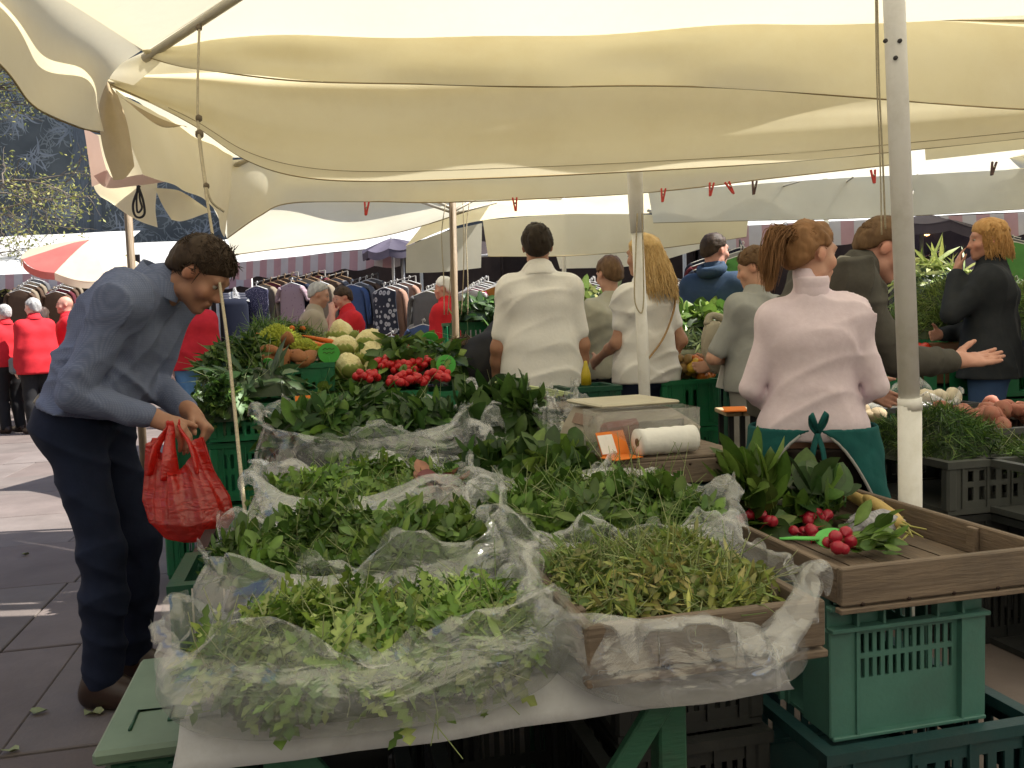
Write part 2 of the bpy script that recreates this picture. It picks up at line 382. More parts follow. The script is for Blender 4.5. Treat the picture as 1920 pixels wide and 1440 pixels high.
def leaf_cloud(name, P, size, mat, parent, cols, seed, world=False, aspect=.45):
    r = np.random.default_rng(seed); P = np.asarray(P); n = len(P)
    T = np.array([[0, 0, 0], [.5, -.5 * aspect * 1.0, .06], [1, 0, -.08], [.5, .5 * aspect, .06]])
    A = r.normal(size=(n, 3)); A /= np.linalg.norm(A, axis=1, keepdims=True); B = np.cross(A, r.normal(size=(n, 3))); B /= np.linalg.norm(B, axis=1, keepdims=True); Cc = np.cross(A, B)
    S = size * r.uniform(.6, 1.3, n)
    V = P[:, None] + S[:, None, None] * (T[None, :, 0, None] * A[:, None] + T[None, :, 1, None] * B[:, None] + T[None, :, 2, None] * Cc[:, None])
    c = np.asarray(cols)[r.integers(0, len(cols), n)] * r.uniform(.7, 1.2, (n, 1))
    return obj(name, np_mesh(name, V.reshape(-1, 3), np.arange(n * 4).reshape(-1, 4), True, np.repeat(c, 4, 0)), mat, parent, world)
cr_ = leaf_cloud("crown", LP, .075, m_twigleaf, tree, [(.30, .31, .08), (.38, .36, .11), (.22, .25, .07)], 4)

# ------------------------------------------------------------------ market stalls at the back, with awnings
m_awn = M("awning_white", (.82, .82, .80), (.74, .74, .72), scale=2, rough=.8, trans=.25, bump=.1, bscale=20)
m_post = M("stall_post", (.55, .55, .53), (.42, .42, .40), scale=9, rough=.5)
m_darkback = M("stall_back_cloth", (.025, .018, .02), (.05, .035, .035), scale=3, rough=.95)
m_stripe_r = M("stripe_red", (.52, .33, .35), (.46, .28, .30), scale=5, rough=.8, trans=.2)
m_stripe_w = M("stripe_white", (.58, .56, .57), (.52, .50, .51), scale=5, rough=.8, trans=.2)
def back_stall(p0, p1, label, zv=2.12, depth=2.6, rise=.95, stripe=True, drop=.24):
    p0 = np.array(p0, float); p1 = np.array(p1, float); L = np.linalg.norm(p1 - p0); a = math.atan2(p1[1] - p0[1], p1[0] - p0[0])
    t = thing("market_stall", label, "stall", (p0[0], p0[1], 0), a, "clothes stalls with white awnings along the back")
    n = 40; rows = []
    for v in (0, .35, .7, 1.0):
        rows.append([(L * s, depth * v, zv + drop + rise * v - .10 * math.sin(math.pi * v) - .03 * abs(math.sin(s * 9)) * math.sin(math.pi * v)) for s in np.linspace(0, 1, 9)])
    sheet("awning", rows, n, 14, m_awn, t, amp=.012, k=5, world=False, thick=0)
    R_ = MB(); W_ = MB(); ns = max(4, int(L / .15)); sw = L / ns
    for i in range(ns):
        b = (R_ if i % 2 == 0 else W_)
        x0, x1 = i * sw, (i + 1) * sw; e = lambda x: zv - .035 + .05 * abs(math.sin(x / .60 * math.pi)) * -1 + .04
        xm = (x0 + x1) / 2
        V = [(x0, -.004, zv + drop), (x1, -.004, zv + drop), (x1, -.03, e(x1)), (xm, -.03, e(xm)), (x0, -.03, e(x0))]
        b.add(V + [(v[0], v[1] + .004, v[2]) for v in V], [(0, 4, 3, 2, 1), (5, 6, 7, 8, 9), (2, 3, 8, 7), (3, 4, 9, 8)])
    if stripe:
        o1 = R_.build("valance_stripe", m_stripe_r, t); o1["kind"] = "stuff"; o1["label"] = "red stripes of the scalloped valance"
        o2 = W_.build("valance_stripe", m_stripe_w, t); o2["kind"] = "stuff"; o2["label"] = "white stripes of the scalloped valance"
    for x in (.06, L - .06):
        MB().tube([(x, .1, 0), (x, .1, zv + .2)], .025, 8).build("post", m_post, t)
    MB().tube([(0.0, .02, zv + drop - .02), (L, .02, zv + drop - .02)], .018, 6).build("front_rail", m_post, t)
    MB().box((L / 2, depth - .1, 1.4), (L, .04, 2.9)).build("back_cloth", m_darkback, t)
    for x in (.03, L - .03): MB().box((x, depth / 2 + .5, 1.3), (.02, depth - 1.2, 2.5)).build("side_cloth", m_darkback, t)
    return t, p0, a, L
ST0 = back_stall((-10.2, 14.5), (-7.35, 14.3), "white awning stall with red striped valance behind the men in red, at the left edge")
ST0b = back_stall((-12.5, 18.6), (-6.4, 18.4), "farthest white awning stall, above the red and white parasol", zv=2.35)
ST0c = back_stall((-6.9, 16.8), (-4.9, 16.4), "narrow white awning stall behind the bending man in the blue shirt", zv=2.15)
ST1 = back_stall((-4.85, 13.9), (-1.45, 11.7), "white awning clothes stall with the navy flowered top hanging in front")
ST2 = back_stall((-1.35, 12.4), (2.35, 11.2), "dark clothes stall behind the man in the white polo shirt", zv=2.0, stripe=False, rise=.5)
ST3 = back_stall((2.45, 10.4), (8.6, 9.6), "clothes stall with bright jumpers behind the woman in the dark jacket", zv=2.1)
# ------------------------------------------------------------------ big market parasols
m_canvas = M("cream_canvas", (.88, .81, .58), (.83, .755, .51), scale=3, rough=.85, trans=.42, tcol=(.87, .81, .62), bump=.12, bscale=220, spec=.2, dirt=(.72, .62, .38), dscale=1.6, bdist=.003)
m_canvas_pale = M("pale_canvas", (.80, .77, .62), (.74, .70, .55), scale=3, rough=.85, trans=.45, bump=.12, bscale=220, spec=.2)
m_canvas_tan = M("dark_tan_canvas", (.62, .51, .33), (.50, .40, .25), scale=4, rough=.9, trans=.35, bump=.12, bscale=200, spec=.2)
m_canvas_pink = M("faded_pink_canvas", (.72, .52, .44), (.66, .46, .38), scale=4, rough=.9, trans=.45, spec=.2)
m_hem = M("hem_tape", (.36, .28, .14), (.30, .23, .11), scale=20, rough=.9)
m_pole_w = M("white_pole_paint", (.84, .83, .80), (.78, .77, .74), scale=12, rough=.42, dirt=(.66, .64, .58), dscale=9)
m_pole_b = M("brown_wood_pole", (.26, .19, .12), (.18, .13, .08), scale=8, stretch=(6, 6, .5), rough=.6, bump=.3, bscale=30)
m_rib = M("rib_aluminium", (.50, .46, .38), (.42, .38, .30), scale=15, rough=.5, metal=.3)
m_rope = M("pale_rope", (.55, .48, .34), (.42, .36, .25), scale=60, rough=.95, bump=.6, bscale=150)
m_blackcord = M("black_cord", (.03, .028, .03), (.05, .045, .045), scale=60, rough=.8)

def hem(name, pts, parent, r=.005, m=80):
    return MB().tube(catmull(pts, m), r, 5, flat=1.0).build(name, m_hem, parent, True)

# --- parasol A, over the camera: hub above the near white pole
A = thing("market_parasol", "large cream parasol overhead whose white pole stands beside the wooden tray", "parasol", (1.135, 2.45, 0), group="cream market parasols")
hubA = np.array([1.06, 2.45, 3.28])
cFL = at(270, 95, 3.9); cFR = np.array([4.1, 3.95, 2.62]); cNL = np.array([-1.72, -1.6, 2.55]); cNR = np.array([4.0, -1.6, 2.6])  # near edge stretched behind the camera to block sun leaks
gapx = at(1385, 40, 3.92)
def panel(name, a, b, sag=.07, seed=0, par=A, hub=hubA, mat=m_canvas, top0=None, top1=None):
    a, b = np.array(a), np.array(b); t0 = hub if top0 is None else top0; t1 = hub if top1 is None else top1; rows = []
    for v in np.linspace(0, .985, 7):
        row = []
        for s in np.linspace(0, 1, 7):
            p = (a + (b - a) * s) * (1 - v) + (t0 + (t1 - t0) * s) * v
            p = p + np.array([0, 0, -sag * math.sin(math.pi * s) * math.sin(math.pi * min(1, v + .15)) - .02 * math.sin(math.pi * s) * (1 - v)])
            row.append(p)
        rows.append(row)
    return sheet(name, rows, 40, 30, mat, par, amp=.008, k=4, seed=seed)
panel("roof_panel", cNL, cFL, seed=1); panel("roof_panel", cFL, cFR, seed=2, sag=.05); panel("roof_panel", cFR, cNR, seed=4); panel("roof_panel", cNR, cNL, seed=5)
for c in (cFL, cFR, cNL, cNR):
    MB().tube([hubA + (c - hubA) * .03 + np.array([0, 0, -.05]), c + np.array([0, 0, -.035])], .019, 8).build("rib", m_rib, A, True)
MB().tube([(1.15, 2.45, 0), (1.145, 2.45, .98)], .0325, 20).build("lower_pole", m_pole_w, A, True)
MB().tube([(1.1445, 2.45, .985), (1.06, 2.45, 3.24)], .029, 20).build("pole", m_pole_w, A, True)
MB().tube([(1.147, 2.45, .965), (1.1445, 2.45, 1.0)], .0333, 20).build("pole_joint", m_pole_w, A, True)
MB().lathe([(.0, .0), (.09, .0), (.09, .06), (.03, .09)], 16, (1.06, 2.45, 3.12)).build("hub", m_rib, A, True)
for px, py in ((1661, 76), (1688, 76), (1680, 108)):
    q = at(px, py, 2.416); MB().tube([q, q + np.array([0, .006, 0])], .006, 8).build("bolt_hole", m_blackcord, A, True)
# far valance of A (outer skin hangs beyond the ribs)
top = [at(272, 97, 3.9), at(340, 80, 3.92), at(420, 66, 3.93), at(560, 58, 3.93), at(800, 62, 3.93), at(1000, 60, 3.93), at(1200, 52, 3.93), at(1385, 42, 3.93), at(1600, 40, 3.93), at(1920, 38, 3.95), at(2300, 35, 3.97)]
bot = [at(280, 108, 3.88), at(330, 122, 3.84), at(392, 132, 3.82), at(560, 152, 3.8), at(800, 158, 3.78), at(1000, 163, 3.78), at(1200, 161, 3.8), at(1385, 166, 3.83), at(1600, 182, 3.82), at(1920, 205, 3.8), at(2300, 215, 3.8)]
mid1 = [a * .66 + b * .34 + np.array([0, -.05 + .03 * math.sin(i * 1.7), 0]) for i, (a, b) in enumerate(zip(top, bot))]
mid2 = [a * .3 + b * .7 + np.array([0, -.035 + .035 * math.sin(i * 2.3 + 1), 0]) for i, (a, b) in enumerate(zip(top, bot))]
sheet("valance", [top, mid1, mid2, bot], 150, 22, m_canvas, A, amp=.010, k=6, seed=11)
hem("valance_hem", bot, A, .0035); hem("edge_seam", top, A, .006)
# left valance of A, blown outwards
top = [at(268, 93, 3.9), at(232, 45, 3.7), at(190, 0, 3.5), at(80, -130, 3.0), at(-160, -400, 2.3)]
bot = [at(186, 248, 3.85), at(140, 236, 3.6), at(62, 198, 3.25), at(-15, 108, 2.9), at(-330, -120, 2.2)]
mid1 = [a * .7 + b * .3 + np.array([-.07 - .02 * i, 0, .02]) for i, (a, b) in enumerate(zip(top, bot))]
mid2 = [a * .35 + b * .65 + np.array([-.08 + .04 * (i % 2), 0, 0]) for i, (a, b) in enumerate(zip(top, bot))]
sheet("valance", [top, mid1, mid2, bot], 70, 26, m_canvas, A, amp=.012, k=7, seed=12)
hem("edge_seam", top, A, .007); hem("valance_hem", bot, A, .004)
# corner gusset of A between the rib end and the gathered corner
sheet("corner_gusset", [[at(270, 97, 3.9), at(330, 84, 3.92)], [at(205, 128, 3.92), at(300, 118, 3.9)], [at(187, 142, 3.94), at(250, 160, 3.93)]], 20, 12, m_canvas, A, amp=.006, k=14, seed=3)

# --- parasol B, behind A
B = thing("market_parasol", "cream parasol with drooping folds hanging behind the overhead one, on the middle white pole", "parasol", (.69, 4.45, 0), group="cream market parasols")
hubB = np.array([.66, 4.5, 3.05])
bNL = at(190, 140, 3.98); bNR = np.array([4.6, 4.15, 2.45]); bFL = at(432, 300, 5.6); bFR = np.array([4.3, 5.7, 2.42])
bt = [at(188, 138, 3.97), at(300, 132, 4.02), at(420, 128, 4.08), at(560, 125, 4.1), at(800, 125, 4.1), at(1000, 122, 4.1), at(1200, 118, 4.12), at(1400, 115, 4.12), at(1650, 110, 4.15), at(1920, 105, 4.2), at(2300, 100, 4.25)]
bb_ = [at(188, 150, 3.97), at(290, 196, 4.0), at(372, 240, 4.05), at(462, 300, 4.08), at(560, 331, 4.1), at(700, 340, 4.1), at(950, 333, 4.1), at(1200, 321, 4.1), at(1440, 306, 4.12), at(1680, 284, 4.15), at(2000, 250, 4.2)]
rows = []
for v in np.linspace(0, 1, 9):
    row = []
    for i, (a, b) in enumerate(zip(bt, bb_)):
        s = i / 10
        d = -.075 * math.sin(PI * v) * min(1, 4 * s) + .045 * math.cos(v * 9.5 + 2.5 * s) * math.exp(-2.2 * s) * min(1, 6 * s) + .022 * math.cos(v * 6.3 + 1 + 3 * s)
        row.append(a + (b - a) * v + np.array([0, d, 0]))
    rows.append(row)
sheet("front_valance", rows, 170, 50, m_canvas, B, amp=.007, k=5, seed=14); hem("valance_hem", bb_, B, .004)
_bg = sheet_pts(rows, 61, 30)
MB().tube(catmull(_bg[8:, 27] + np.array([0, -.010, 0]), 90), .0016, 4).build("stitch_line", m_hem, B, True)
for a, b, s in ((bNL, bt[3] * 1, 21), (bt[3], bNR, 22), (bNR, bFR, 23), (bFR, bFL, 24), (bFL, bNL, 25)): panel("roof_panel", a + np.array([0, .02, .02]), b + np.array([0, .02, .02]), seed=s, par=B, hub=hubB, sag=.08)
for c in (bNL, bNR, bFL, bFR): MB().tube([hubB + np.array([0, 0, -.06]), c + np.array([0, .03, -.04])], .017, 8).build("rib", m_rib, B, True)
MB().tube([(.70, 4.45, 0), (.69, 4.45, 1.0), (.672, 4.45, 1.75)], .030, 18).build("lower_pole", m_pole_w, B, True)
MB().tube([(.672, 4.45, 1.70), (.668, 4.45, 1.9), (.66, 4.47, 3.0)], [.034, .040, .040], 18).build("pole", m_pole_w, B, True)
# left valance of B
sheet("left_valance", [[at(214, 168, 4.0), at(300, 215, 4.5), at(380, 240, 5.1), at(440, 262, 5.6)], [at(232, 250, 4.0), at(320, 290, 4.5), at(395, 325, 5.1), at(434, 350, 5.6)], [at(262, 330, 4.02), at(335, 352, 4.5), at(398, 385, 5.1), at(424, 446, 5.6)]], 40, 24, m_canvas, B, amp=.012, k=9, seed=16)
bt2 = [at(424, 300, 5.6), at(480, 300, 5.6), at(560, 315, 5.6), at(700, 310, 5.6), at(850, 305, 5.6), at(1200, 295, 5.6), at(1450, 280, 5.6), at(1690, 250, 5.6)]
bb2 = [at(426, 447, 5.6), at(487, 405, 5.58), at(545, 381, 5.57), at(700, 378, 5.57), at(850, 379, 5.57), at(1200, 362, 5.57), at(1450, 334, 5.57), at(1700, 306, 5.57)]
md2 = [a * .5 + b * .5 + np.array([0, .04 * math.sin(i * 2), 0]) for i, (a, b) in enumerate(zip(bt2, bb2))]
sheet("far_valance", [bt2, md2, bb2], 110, 14, m_canvas, B, amp=.006, k=7, seed=17); hem("valance_hem", bb2, B, .004)
bt3 = [at(1732, 240, 5.6), at(1850, 230, 5.6), at(2000, 215, 5.6)]; bb3 = [at(1736, 300, 5.57), at(1850, 288, 5.57), at(2000, 272, 5.57)]
sheet("far_valance", [bt3, bb3], 20, 8, m_canvas, B, amp=.006, k=7, seed=18)
# loose corner strip with rounded end, dark tan
sheet("corner_strip", [[at(182, 140, 3.93), at(200, 150, 3.9), at(222, 178, 3.93)], [at(184, 210, 3.9), at(212, 200, 3.86), at(236, 225, 3.9)], [at(194, 280, 3.88), at(224, 270, 3.85), at(248, 285, 3.88)], [at(212, 338, 3.88), at(234, 334, 3.86), at(252, 312, 3.88)]], 14, 24, m_canvas_tan, B, amp=.004, k=20, seed=8)
sheet("corner_strip", [[at(222, 180, 3.96), at(300, 222, 3.99), at(352, 240, 4.03)], [at(232, 186, 3.94), at(300, 236, 3.97), at(345, 235, 4.02)], [at(250, 200, 3.95), at(285, 228, 3.97), at(325, 239, 4.01)]], 20, 8, m_canvas_tan, B, amp=.003, k=20, seed=9)

# --- parasol at far left whose yellow cloth and faded pink band hang below B's corner
L_ = thing("market_parasol", "ragged yellow parasol cloth with a faded pink band beside the painted wall", "parasol", (-2.6, 5.2, 0), group="cream market parasols")
sheet("hanging_cloth", [[at(165, 250, 4.7), at(230, 260, 4.75), at(300, 290, 4.8)], [at(172, 335, 4.65), at(230, 330, 4.72), at(295, 345, 4.8)], [at(186, 368, 4.65), at(240, 380, 4.7), at(292, 390, 4.8)], [at(210, 384, 4.65), at(255, 410, 4.7), at(297, 426, 4.8)]], 30, 30, m_canvas, L_, amp=.01, k=12, seed=31)
sheet("pink_band", [[at(154, 240, 4.55), at(166, 300, 4.55), at(172, 350, 4.55)], [at(186, 255, 4.5), at(195, 300, 4.5), at(206, 338, 4.5)]], 20, 8, m_canvas_pink, L_, amp=.006, k=15, seed=32)
sheet("pink_band", [[at(176, 330, 4.52), at(200, 352, 4.5), at(250, 349, 4.5), at(311, 341, 4.5)], [at(200, 318, 4.5), at(215, 335, 4.48), at(260, 328, 4.48), at(316, 322, 4.48)]], 24, 8, m_canvas_pink, L_, amp=.003, k=15, seed=33)
sheet("hanging_cloth", [[at(290, 352, 4.7), at(330, 356, 4.75), at(352, 366, 4.8)], [at(305, 385, 4.7), at(340, 380, 4.75), at(380, 385, 4.8)], [at(322, 412, 4.7), at(345, 414, 4.75), at(396, 396, 4.8)]], 16, 16, m_canvas, L_, amp=.006, k=15, seed=34)
sheet("roof_panel", [[at(150, 235, 4.6), at(230, 180, 4.8), at(330, 235, 5.0)], [at(165, 200, 5.2), at(240, 150, 5.4), at(360, 215, 5.6)]], 16, 10, m_canvas, L_, amp=.01, k=8, seed=35)
MB().tube(catmull([at(262, 348, 4.45), at(250, 380, 4.45), at(252, 402, 4.45), at(262, 408, 4.45), at(271, 400, 4.45), at(268, 375, 4.45), at(259, 348, 4.45)], 40), .006, 6).build("cord_loop", m_blackcord, L_, True)
MB().tube(catmull([at(258, 348, 4.45), at(256, 375, 4.45), at(258, 398, 4.45), at(266, 390, 4.45), at(262, 372, 4.45), at(261, 348, 4.45)], 40), .005, 6).build("cord_loop", m_blackcord, L_, True)
MB().tube([(-2.45, 5.6, 0), (-2.45, 5.6, 2.5)], .025, 10).build("pole", m_pole_b, L_, True)

# --- paler parasols farther back
Cc = thing("market_parasol", "pale parasol hanging over the vegetable heap, on the brown wooden pole", "parasol", (-.37, 5.9, 0), group="cream market parasols")
ct = [at(395, 380, 7.2), at(520, 372, 7.2), at(650, 366, 7.1), at(800, 362, 6.9), at(960, 358, 6.6)]
cb = [at(436, 478, 6.6), at(560, 462, 6.6), at(700, 446, 6.6), at(800, 421, 6.5), at(900, 388, 6.4)]
sheet("valance", [ct, [(a + b) / 2 + np.array([0, .05, .0]) for a, b in zip(ct, cb)], cb], 60, 16, m_canvas_pale, Cc, amp=.012, k=5, seed=41)
hem("valance_hem", cb, Cc, .004)
sheet("roof_panel", [[at(380, 330, 7.2), at(650, 320, 7.0), at(960, 330, 6.6)], [at(600, 300, 9.2), at(760, 300, 9.2), at(980, 300, 9.2)], [at(500, 391, 9.9), at(700, 388, 9.9), at(980, 384, 9.9)]], 30, 16, m_canvas_pale, Cc, amp=.012, k=4, seed=42)
MB().tube([at(858, 800, 5.7) * np.array([1, 1, 0]), at(857, 735, 5.7), at(847, 330, 5.7)], .0235, 12).build("pole", m_pole_b, Cc, True)
for a, b in (((848, 392), (795, 366)), ((850, 396), (905, 366)), ((846, 398), (770, 372)), ((852, 400), (930, 380))):
    MB().tube([at(*a, 5.72), at(*b, 6.1)], .010, 6).build("strut", m_rib, Cc, True)
for px, dx in ((868, 2), (880, -6), (836, -8), (843, 3)):
    MB().tube(catmull([at(px, 378, 5.75), at(px + dx, 440, 5.72), at(px + dx * .5, 520, 5.7), at(px - 3, 590, 5.72)], 16), .0035, 5).build("rope", m_rope, Cc, True)

Dd = thing("market_parasol", "olive cream parasol with a grey end flap behind the man in the white polo", "parasol", (.2, 8.3, 0), group="cream market parasols")
sheet("grey_flap", [[at(762, 462, 7.6), at(830, 436, 7.7), at(904, 418, 7.8)], [at(761, 512, 7.6), at(830, 510, 7.68), at(902, 502, 7.75)]], 20, 10, M("grey_canvas", (.55, .53, .45), (.50, .48, .40), scale=4, rough=.9, trans=.35), Dd, amp=.006, k=9, seed=51)
dt = [at(905, 413, 7.8), at(1050, 402, 7.85), at(1200, 402, 7.9), at(1330, 408, 7.95), at(1402, 414, 8.0)]
db = [at(915, 481, 7.8), at(1060, 480, 7.85), at(1200, 470, 7.9), at(1330, 454, 7.95), at(1399, 444, 8.0)]
sheet("valance", [dt, db], 50, 12, m_canvas, Dd, amp=.008, k=6, seed=52); hem("valance_hem", db, Dd, .004)
sheet("roof_panel", [[at(760, 462, 7.6), at(905, 412, 7.8), at(1200, 400, 7.9), at(1402, 413, 8.0)], [at(840, 372, 8.5), at(960, 368, 8.6), at(1200, 360, 8.7), at(1380, 352, 8.8)], [at(900, 345, 9.6), at(1000, 340, 9.6), at(1200, 330, 9.7), at(1400, 320, 9.8)]], 40, 16, m_canvas, Dd, amp=.01, k=5, seed=53)
sheet("far_valance", [[at(1040, 470, 9.8), at(1200, 462, 9.9), at(1340, 440, 10)], [at(1050, 504, 9.8), at(1200, 497, 9.9), at(1330, 462, 10)]], 30, 8, m_canvas_pale, Dd, amp=.006, k=6, seed=54)
MB().tube([at(1060, 640, 8.4) * np.array([1, 1, 0]), at(1057, 480, 8.4), at(1055, 340, 8.4)], .022, 10).build("pole", m_pole_w, Dd, True)
for a, b in (((1345, 352), (1268, 408)), ((1268, 408), (1215, 395))):
    MB().tube([at(*a, 7.4), at(*b, 7.7)], .014, 6).build("strut", m_rib, Dd, True)

Ee = thing("market_parasol", "pale parasol with a straight pale valance above the woman in the dark jacket", "parasol", (3.1, 8.4, 0), group="cream market parasols")
et = [at(1215, 360, 7.2), at(1400, 346, 7.2), at(1560, 335, 7.2), at(1760, 325, 7.2), at(2050, 310, 7.2)]
eb = [at(1225, 418, 7.2), at(1400, 414, 7.2), at(1560, 411, 7.2), at(1760, 402, 7.2), at(2050, 384, 7.2)]
sheet("valance", [et, eb], 60, 12, m_canvas_pale, Ee, amp=.008, k=6, seed=61); hem("valance_hem", eb, Ee, .003)
sheet("roof_panel", [[p + np.array([0, .01, .005]) for p in et], [at(1300, 290, 8.2), at(1450, 285, 8.2), at(1600, 280, 8.2), at(1760, 276, 8.2), at(2000, 268, 8.2)], [at(1330, 300, 9.6), at(1450, 296, 9.6), at(1600, 292, 9.6), at(1760, 288, 9.6), at(2000, 280, 9.6)]], 40, 14, m_canvas_pale, Ee, amp=.01, k=5, seed=62)
MB().tube([(3.15, 8.4, 0), (3.1, 8.4, 2.9)], .024, 10).build("pole", m_pole_w, Ee, True)
for a, b in (((1700, 405), (1722, 320)), ((1600, 332), (1576, 350)), ((1500, 340), (1440, 358))):
    MB().tube([at(*a, 7.1), at(*b, 7.3)], .007, 6).build("strut", m_rib, Ee, True)

# --- clothes pegs on B's far valance
m_peg_r = M("red_peg", (.62, .05, .04), (.50, .04, .03), scale=20, rough=.4); m_peg_d = M("dark_peg", (.12, .05, .04), (.06, .03, .03), scale=20, rough=.5)
for i, (px, py, tilt, dk, w) in enumerate([(687, 391, .12, 0, 'above the bending man'), (966, 383, -.05, 0, 'above the man in the white polo'), (1243, 366, .1, 0, 'beside the middle white pole'), (1333, 355, .15, 0, 'above the navy hoodie'), (1369, 352, -.5, 0, 'right of the one above the navy hoodie'),
                                          (1414, 352, .1, 1, 'dark one above the boy'), (1638, 331, -.1, 0, 'beside the near white pole'), (1862, 316, .2, 1, 'dark one above the woman in the dark jacket')]):
    q = at(px, py, 5.54); t = thing("clothes_peg", "plastic clothes peg on the parasol hem, " + w, "clothes peg", q, group="clothes pegs on the parasol hem")
    for s in (-1, 1):
        R = roty(tilt + s * .13); MB().box((s * .008, 0, -.0), (.011, .016, .088), R, bev=.002).build("jaw", m_peg_d if dk else m_peg_r, t)
    MB().tube([(0, -.012, .008), (0, .012, .008)], .006, 8).build("spring", m_rib, t)

# --- long rope from A's rib to the table, with knots and a loose end
rp = [at(374, 42, 3.72), at(371, 150, 3.6), at(372, 245, 3.5), at(384, 345, 3.3), at(400, 450, 3.05), at(424, 620, 2.7), at(437, 740, 2.5), at(451, 880, 2.32), at(462, 985, 2.2)]
R1 = thing("guy_rope", "long pale rope with dark knots hanging from the parasol rib past the bending man's head", "rope", rp[-1])
MB().tube(catmull(rp, 90), .0052, 6).build("strand", m_rope, R1, True)
for (px, py, Y, s) in ((373, 52, 3.71, .013), (373, 222, 3.53, .013), (374, 252, 3.5, .016), (387, 349, 3.29, .011)):
    q = at(px, py, Y); MB().lathe([(0, -s * 1.3), (s, -s * .6), (s * 1.1, 0), (s, s * .7), (0, s * 1.3)], 8, q).build("knot", M("knot_%d" % py, (.20, .16, .11), (.12, .09, .06), scale=60, rough=.95), R1, True)
MB().tube(catmull([at(374, 255, 3.49), at(379, 300, 3.42), at(386, 345, 3.3)], 14), .006, 6).build("tied_strand", m_rope, R1, True)
MB().tube(catmull([at(387, 352, 3.28), at(398, 380, 3.27), at(420, 397, 3.3)], 14), .0045, 6).build("loose_end", m_rope, R1, True)
R2 = thing("guy_rope", "thin rope running down beside the near white pole", "rope", at(1660, 420, 2.5))
MB().tube(catmull([at(1644, -40, 2.5), at(1648, 150, 2.5), at(1655, 300, 2.5), at(1660, 430, 2.5)], 40), .0028, 5).build("strand", m_rope, R2, True)
MB().tube(catmull([at(1641, -40, 2.5), at(1644, 150, 2.5), at(1650, 300, 2.5), at(1653, 440, 2.5)], 40), .0022, 5).build("strand", m_rope, R2, True)
R3 = thing("guy_rope", "rope looped on the middle white pole in front of the blonde woman", "rope", at(1205, 590, 4.4))
MB().tube(catmull([at(1195, 400, 4.40), at(1192, 480, 4.40), at(1190, 560, 4.40), at(1202, 587, 4.40), at(1207, 560, 4.40), at(1206, 480, 4.40), at(1204, 400, 4.40)], 50), .004, 5).build("strand", m_rope, R3, True)
# ------------------------------------------------------------------ people: one continuous skin surface each, clothing and hair as parts
class SDF:
    def __init__(s): s.p = []
    def cap(s, a, b, ra, rb=None, k=.03): s.p.append(('c', np.asarray(a, np.float32), np.asarray(b, np.float32), ra, ra if rb is None else rb, k)); return s
    def ell(s, c, r, R=None, k=.02): s.p.append(('e', np.asarray(c, np.float32), np.asarray(r, np.float32), np.eye(3, dtype=np.float32) if R is None else np.asarray(R, np.float32), 0, k)); return s
    def bounds(s):
        lo, hi = [], []
        for q in s.p:
            if q[0] == 'c':
                R = max(q[3], q[4]); lo += [q[1] - R, q[2] - R]; hi += [q[1] + R, q[2] + R]
            else:
                R = q[2].max(); lo.append(q[1] - R); hi.append(q[1] + R)
        return np.min(lo, 0) - .03, np.max(hi, 0) + .03
    def __call__(s, P, infl=0.0):
        d = None
        for q in s.p:
            if q[0] == 'c':
                a, b = q[1], q[2]; ba = b - a; pa = P - a
                t = np.clip(pa @ ba / max(float(ba @ ba), 1e-9), 0, 1)
                v = pa - t[:, None] * ba
                e = np.sqrt(np.einsum('ij,ij->i', v, v)) - (q[3] + (q[4] - q[3]) * t)
            else:
                v = (P - q[1]) @ q[3]; r = q[2]
                k0 = np.sqrt(((v / r) ** 2).sum(1)); k1 = np.sqrt(((v / (r * r)) ** 2).sum(1)) + 1e-6
                e = k0 * (k0 - 1) / k1
            e = e - infl
            if d is None: d = e
            else:
                k = q[5]; h = np.clip(.5 + .5 * (e - d) / k, 0, 1); d = e + (d - e) * h - k * h * (1 - h)
        return d
def folds(P, amp, k, seed, dirs=3):
    """soft patchy creases of cloth"""
    r = np.random.default_rng(seed); P = np.asarray(P, np.float32); Q = P + np.stack([wob(P, .03, 9, seed + 20 + i, 3) for i in range(3)], -1); out = wob(P, amp * .55, 11, seed + 40, 4)
    for i in range(dirs):
        d = r.normal(size=3) * np.array([.7, .7, 1.0]); d /= np.linalg.norm(d); m = np.clip(wob(P, 1.0, 7, seed + 60 + i, 3) + .1, 0, 1); w = 1 - np.abs(np.sin(Q @ (d * k * r.uniform(.5, 1.0)).astype(np.float32) + np.float32(r.uniform(0, 6)))); out -= np.float32(amp * 1.3) * m * w * w
    return out
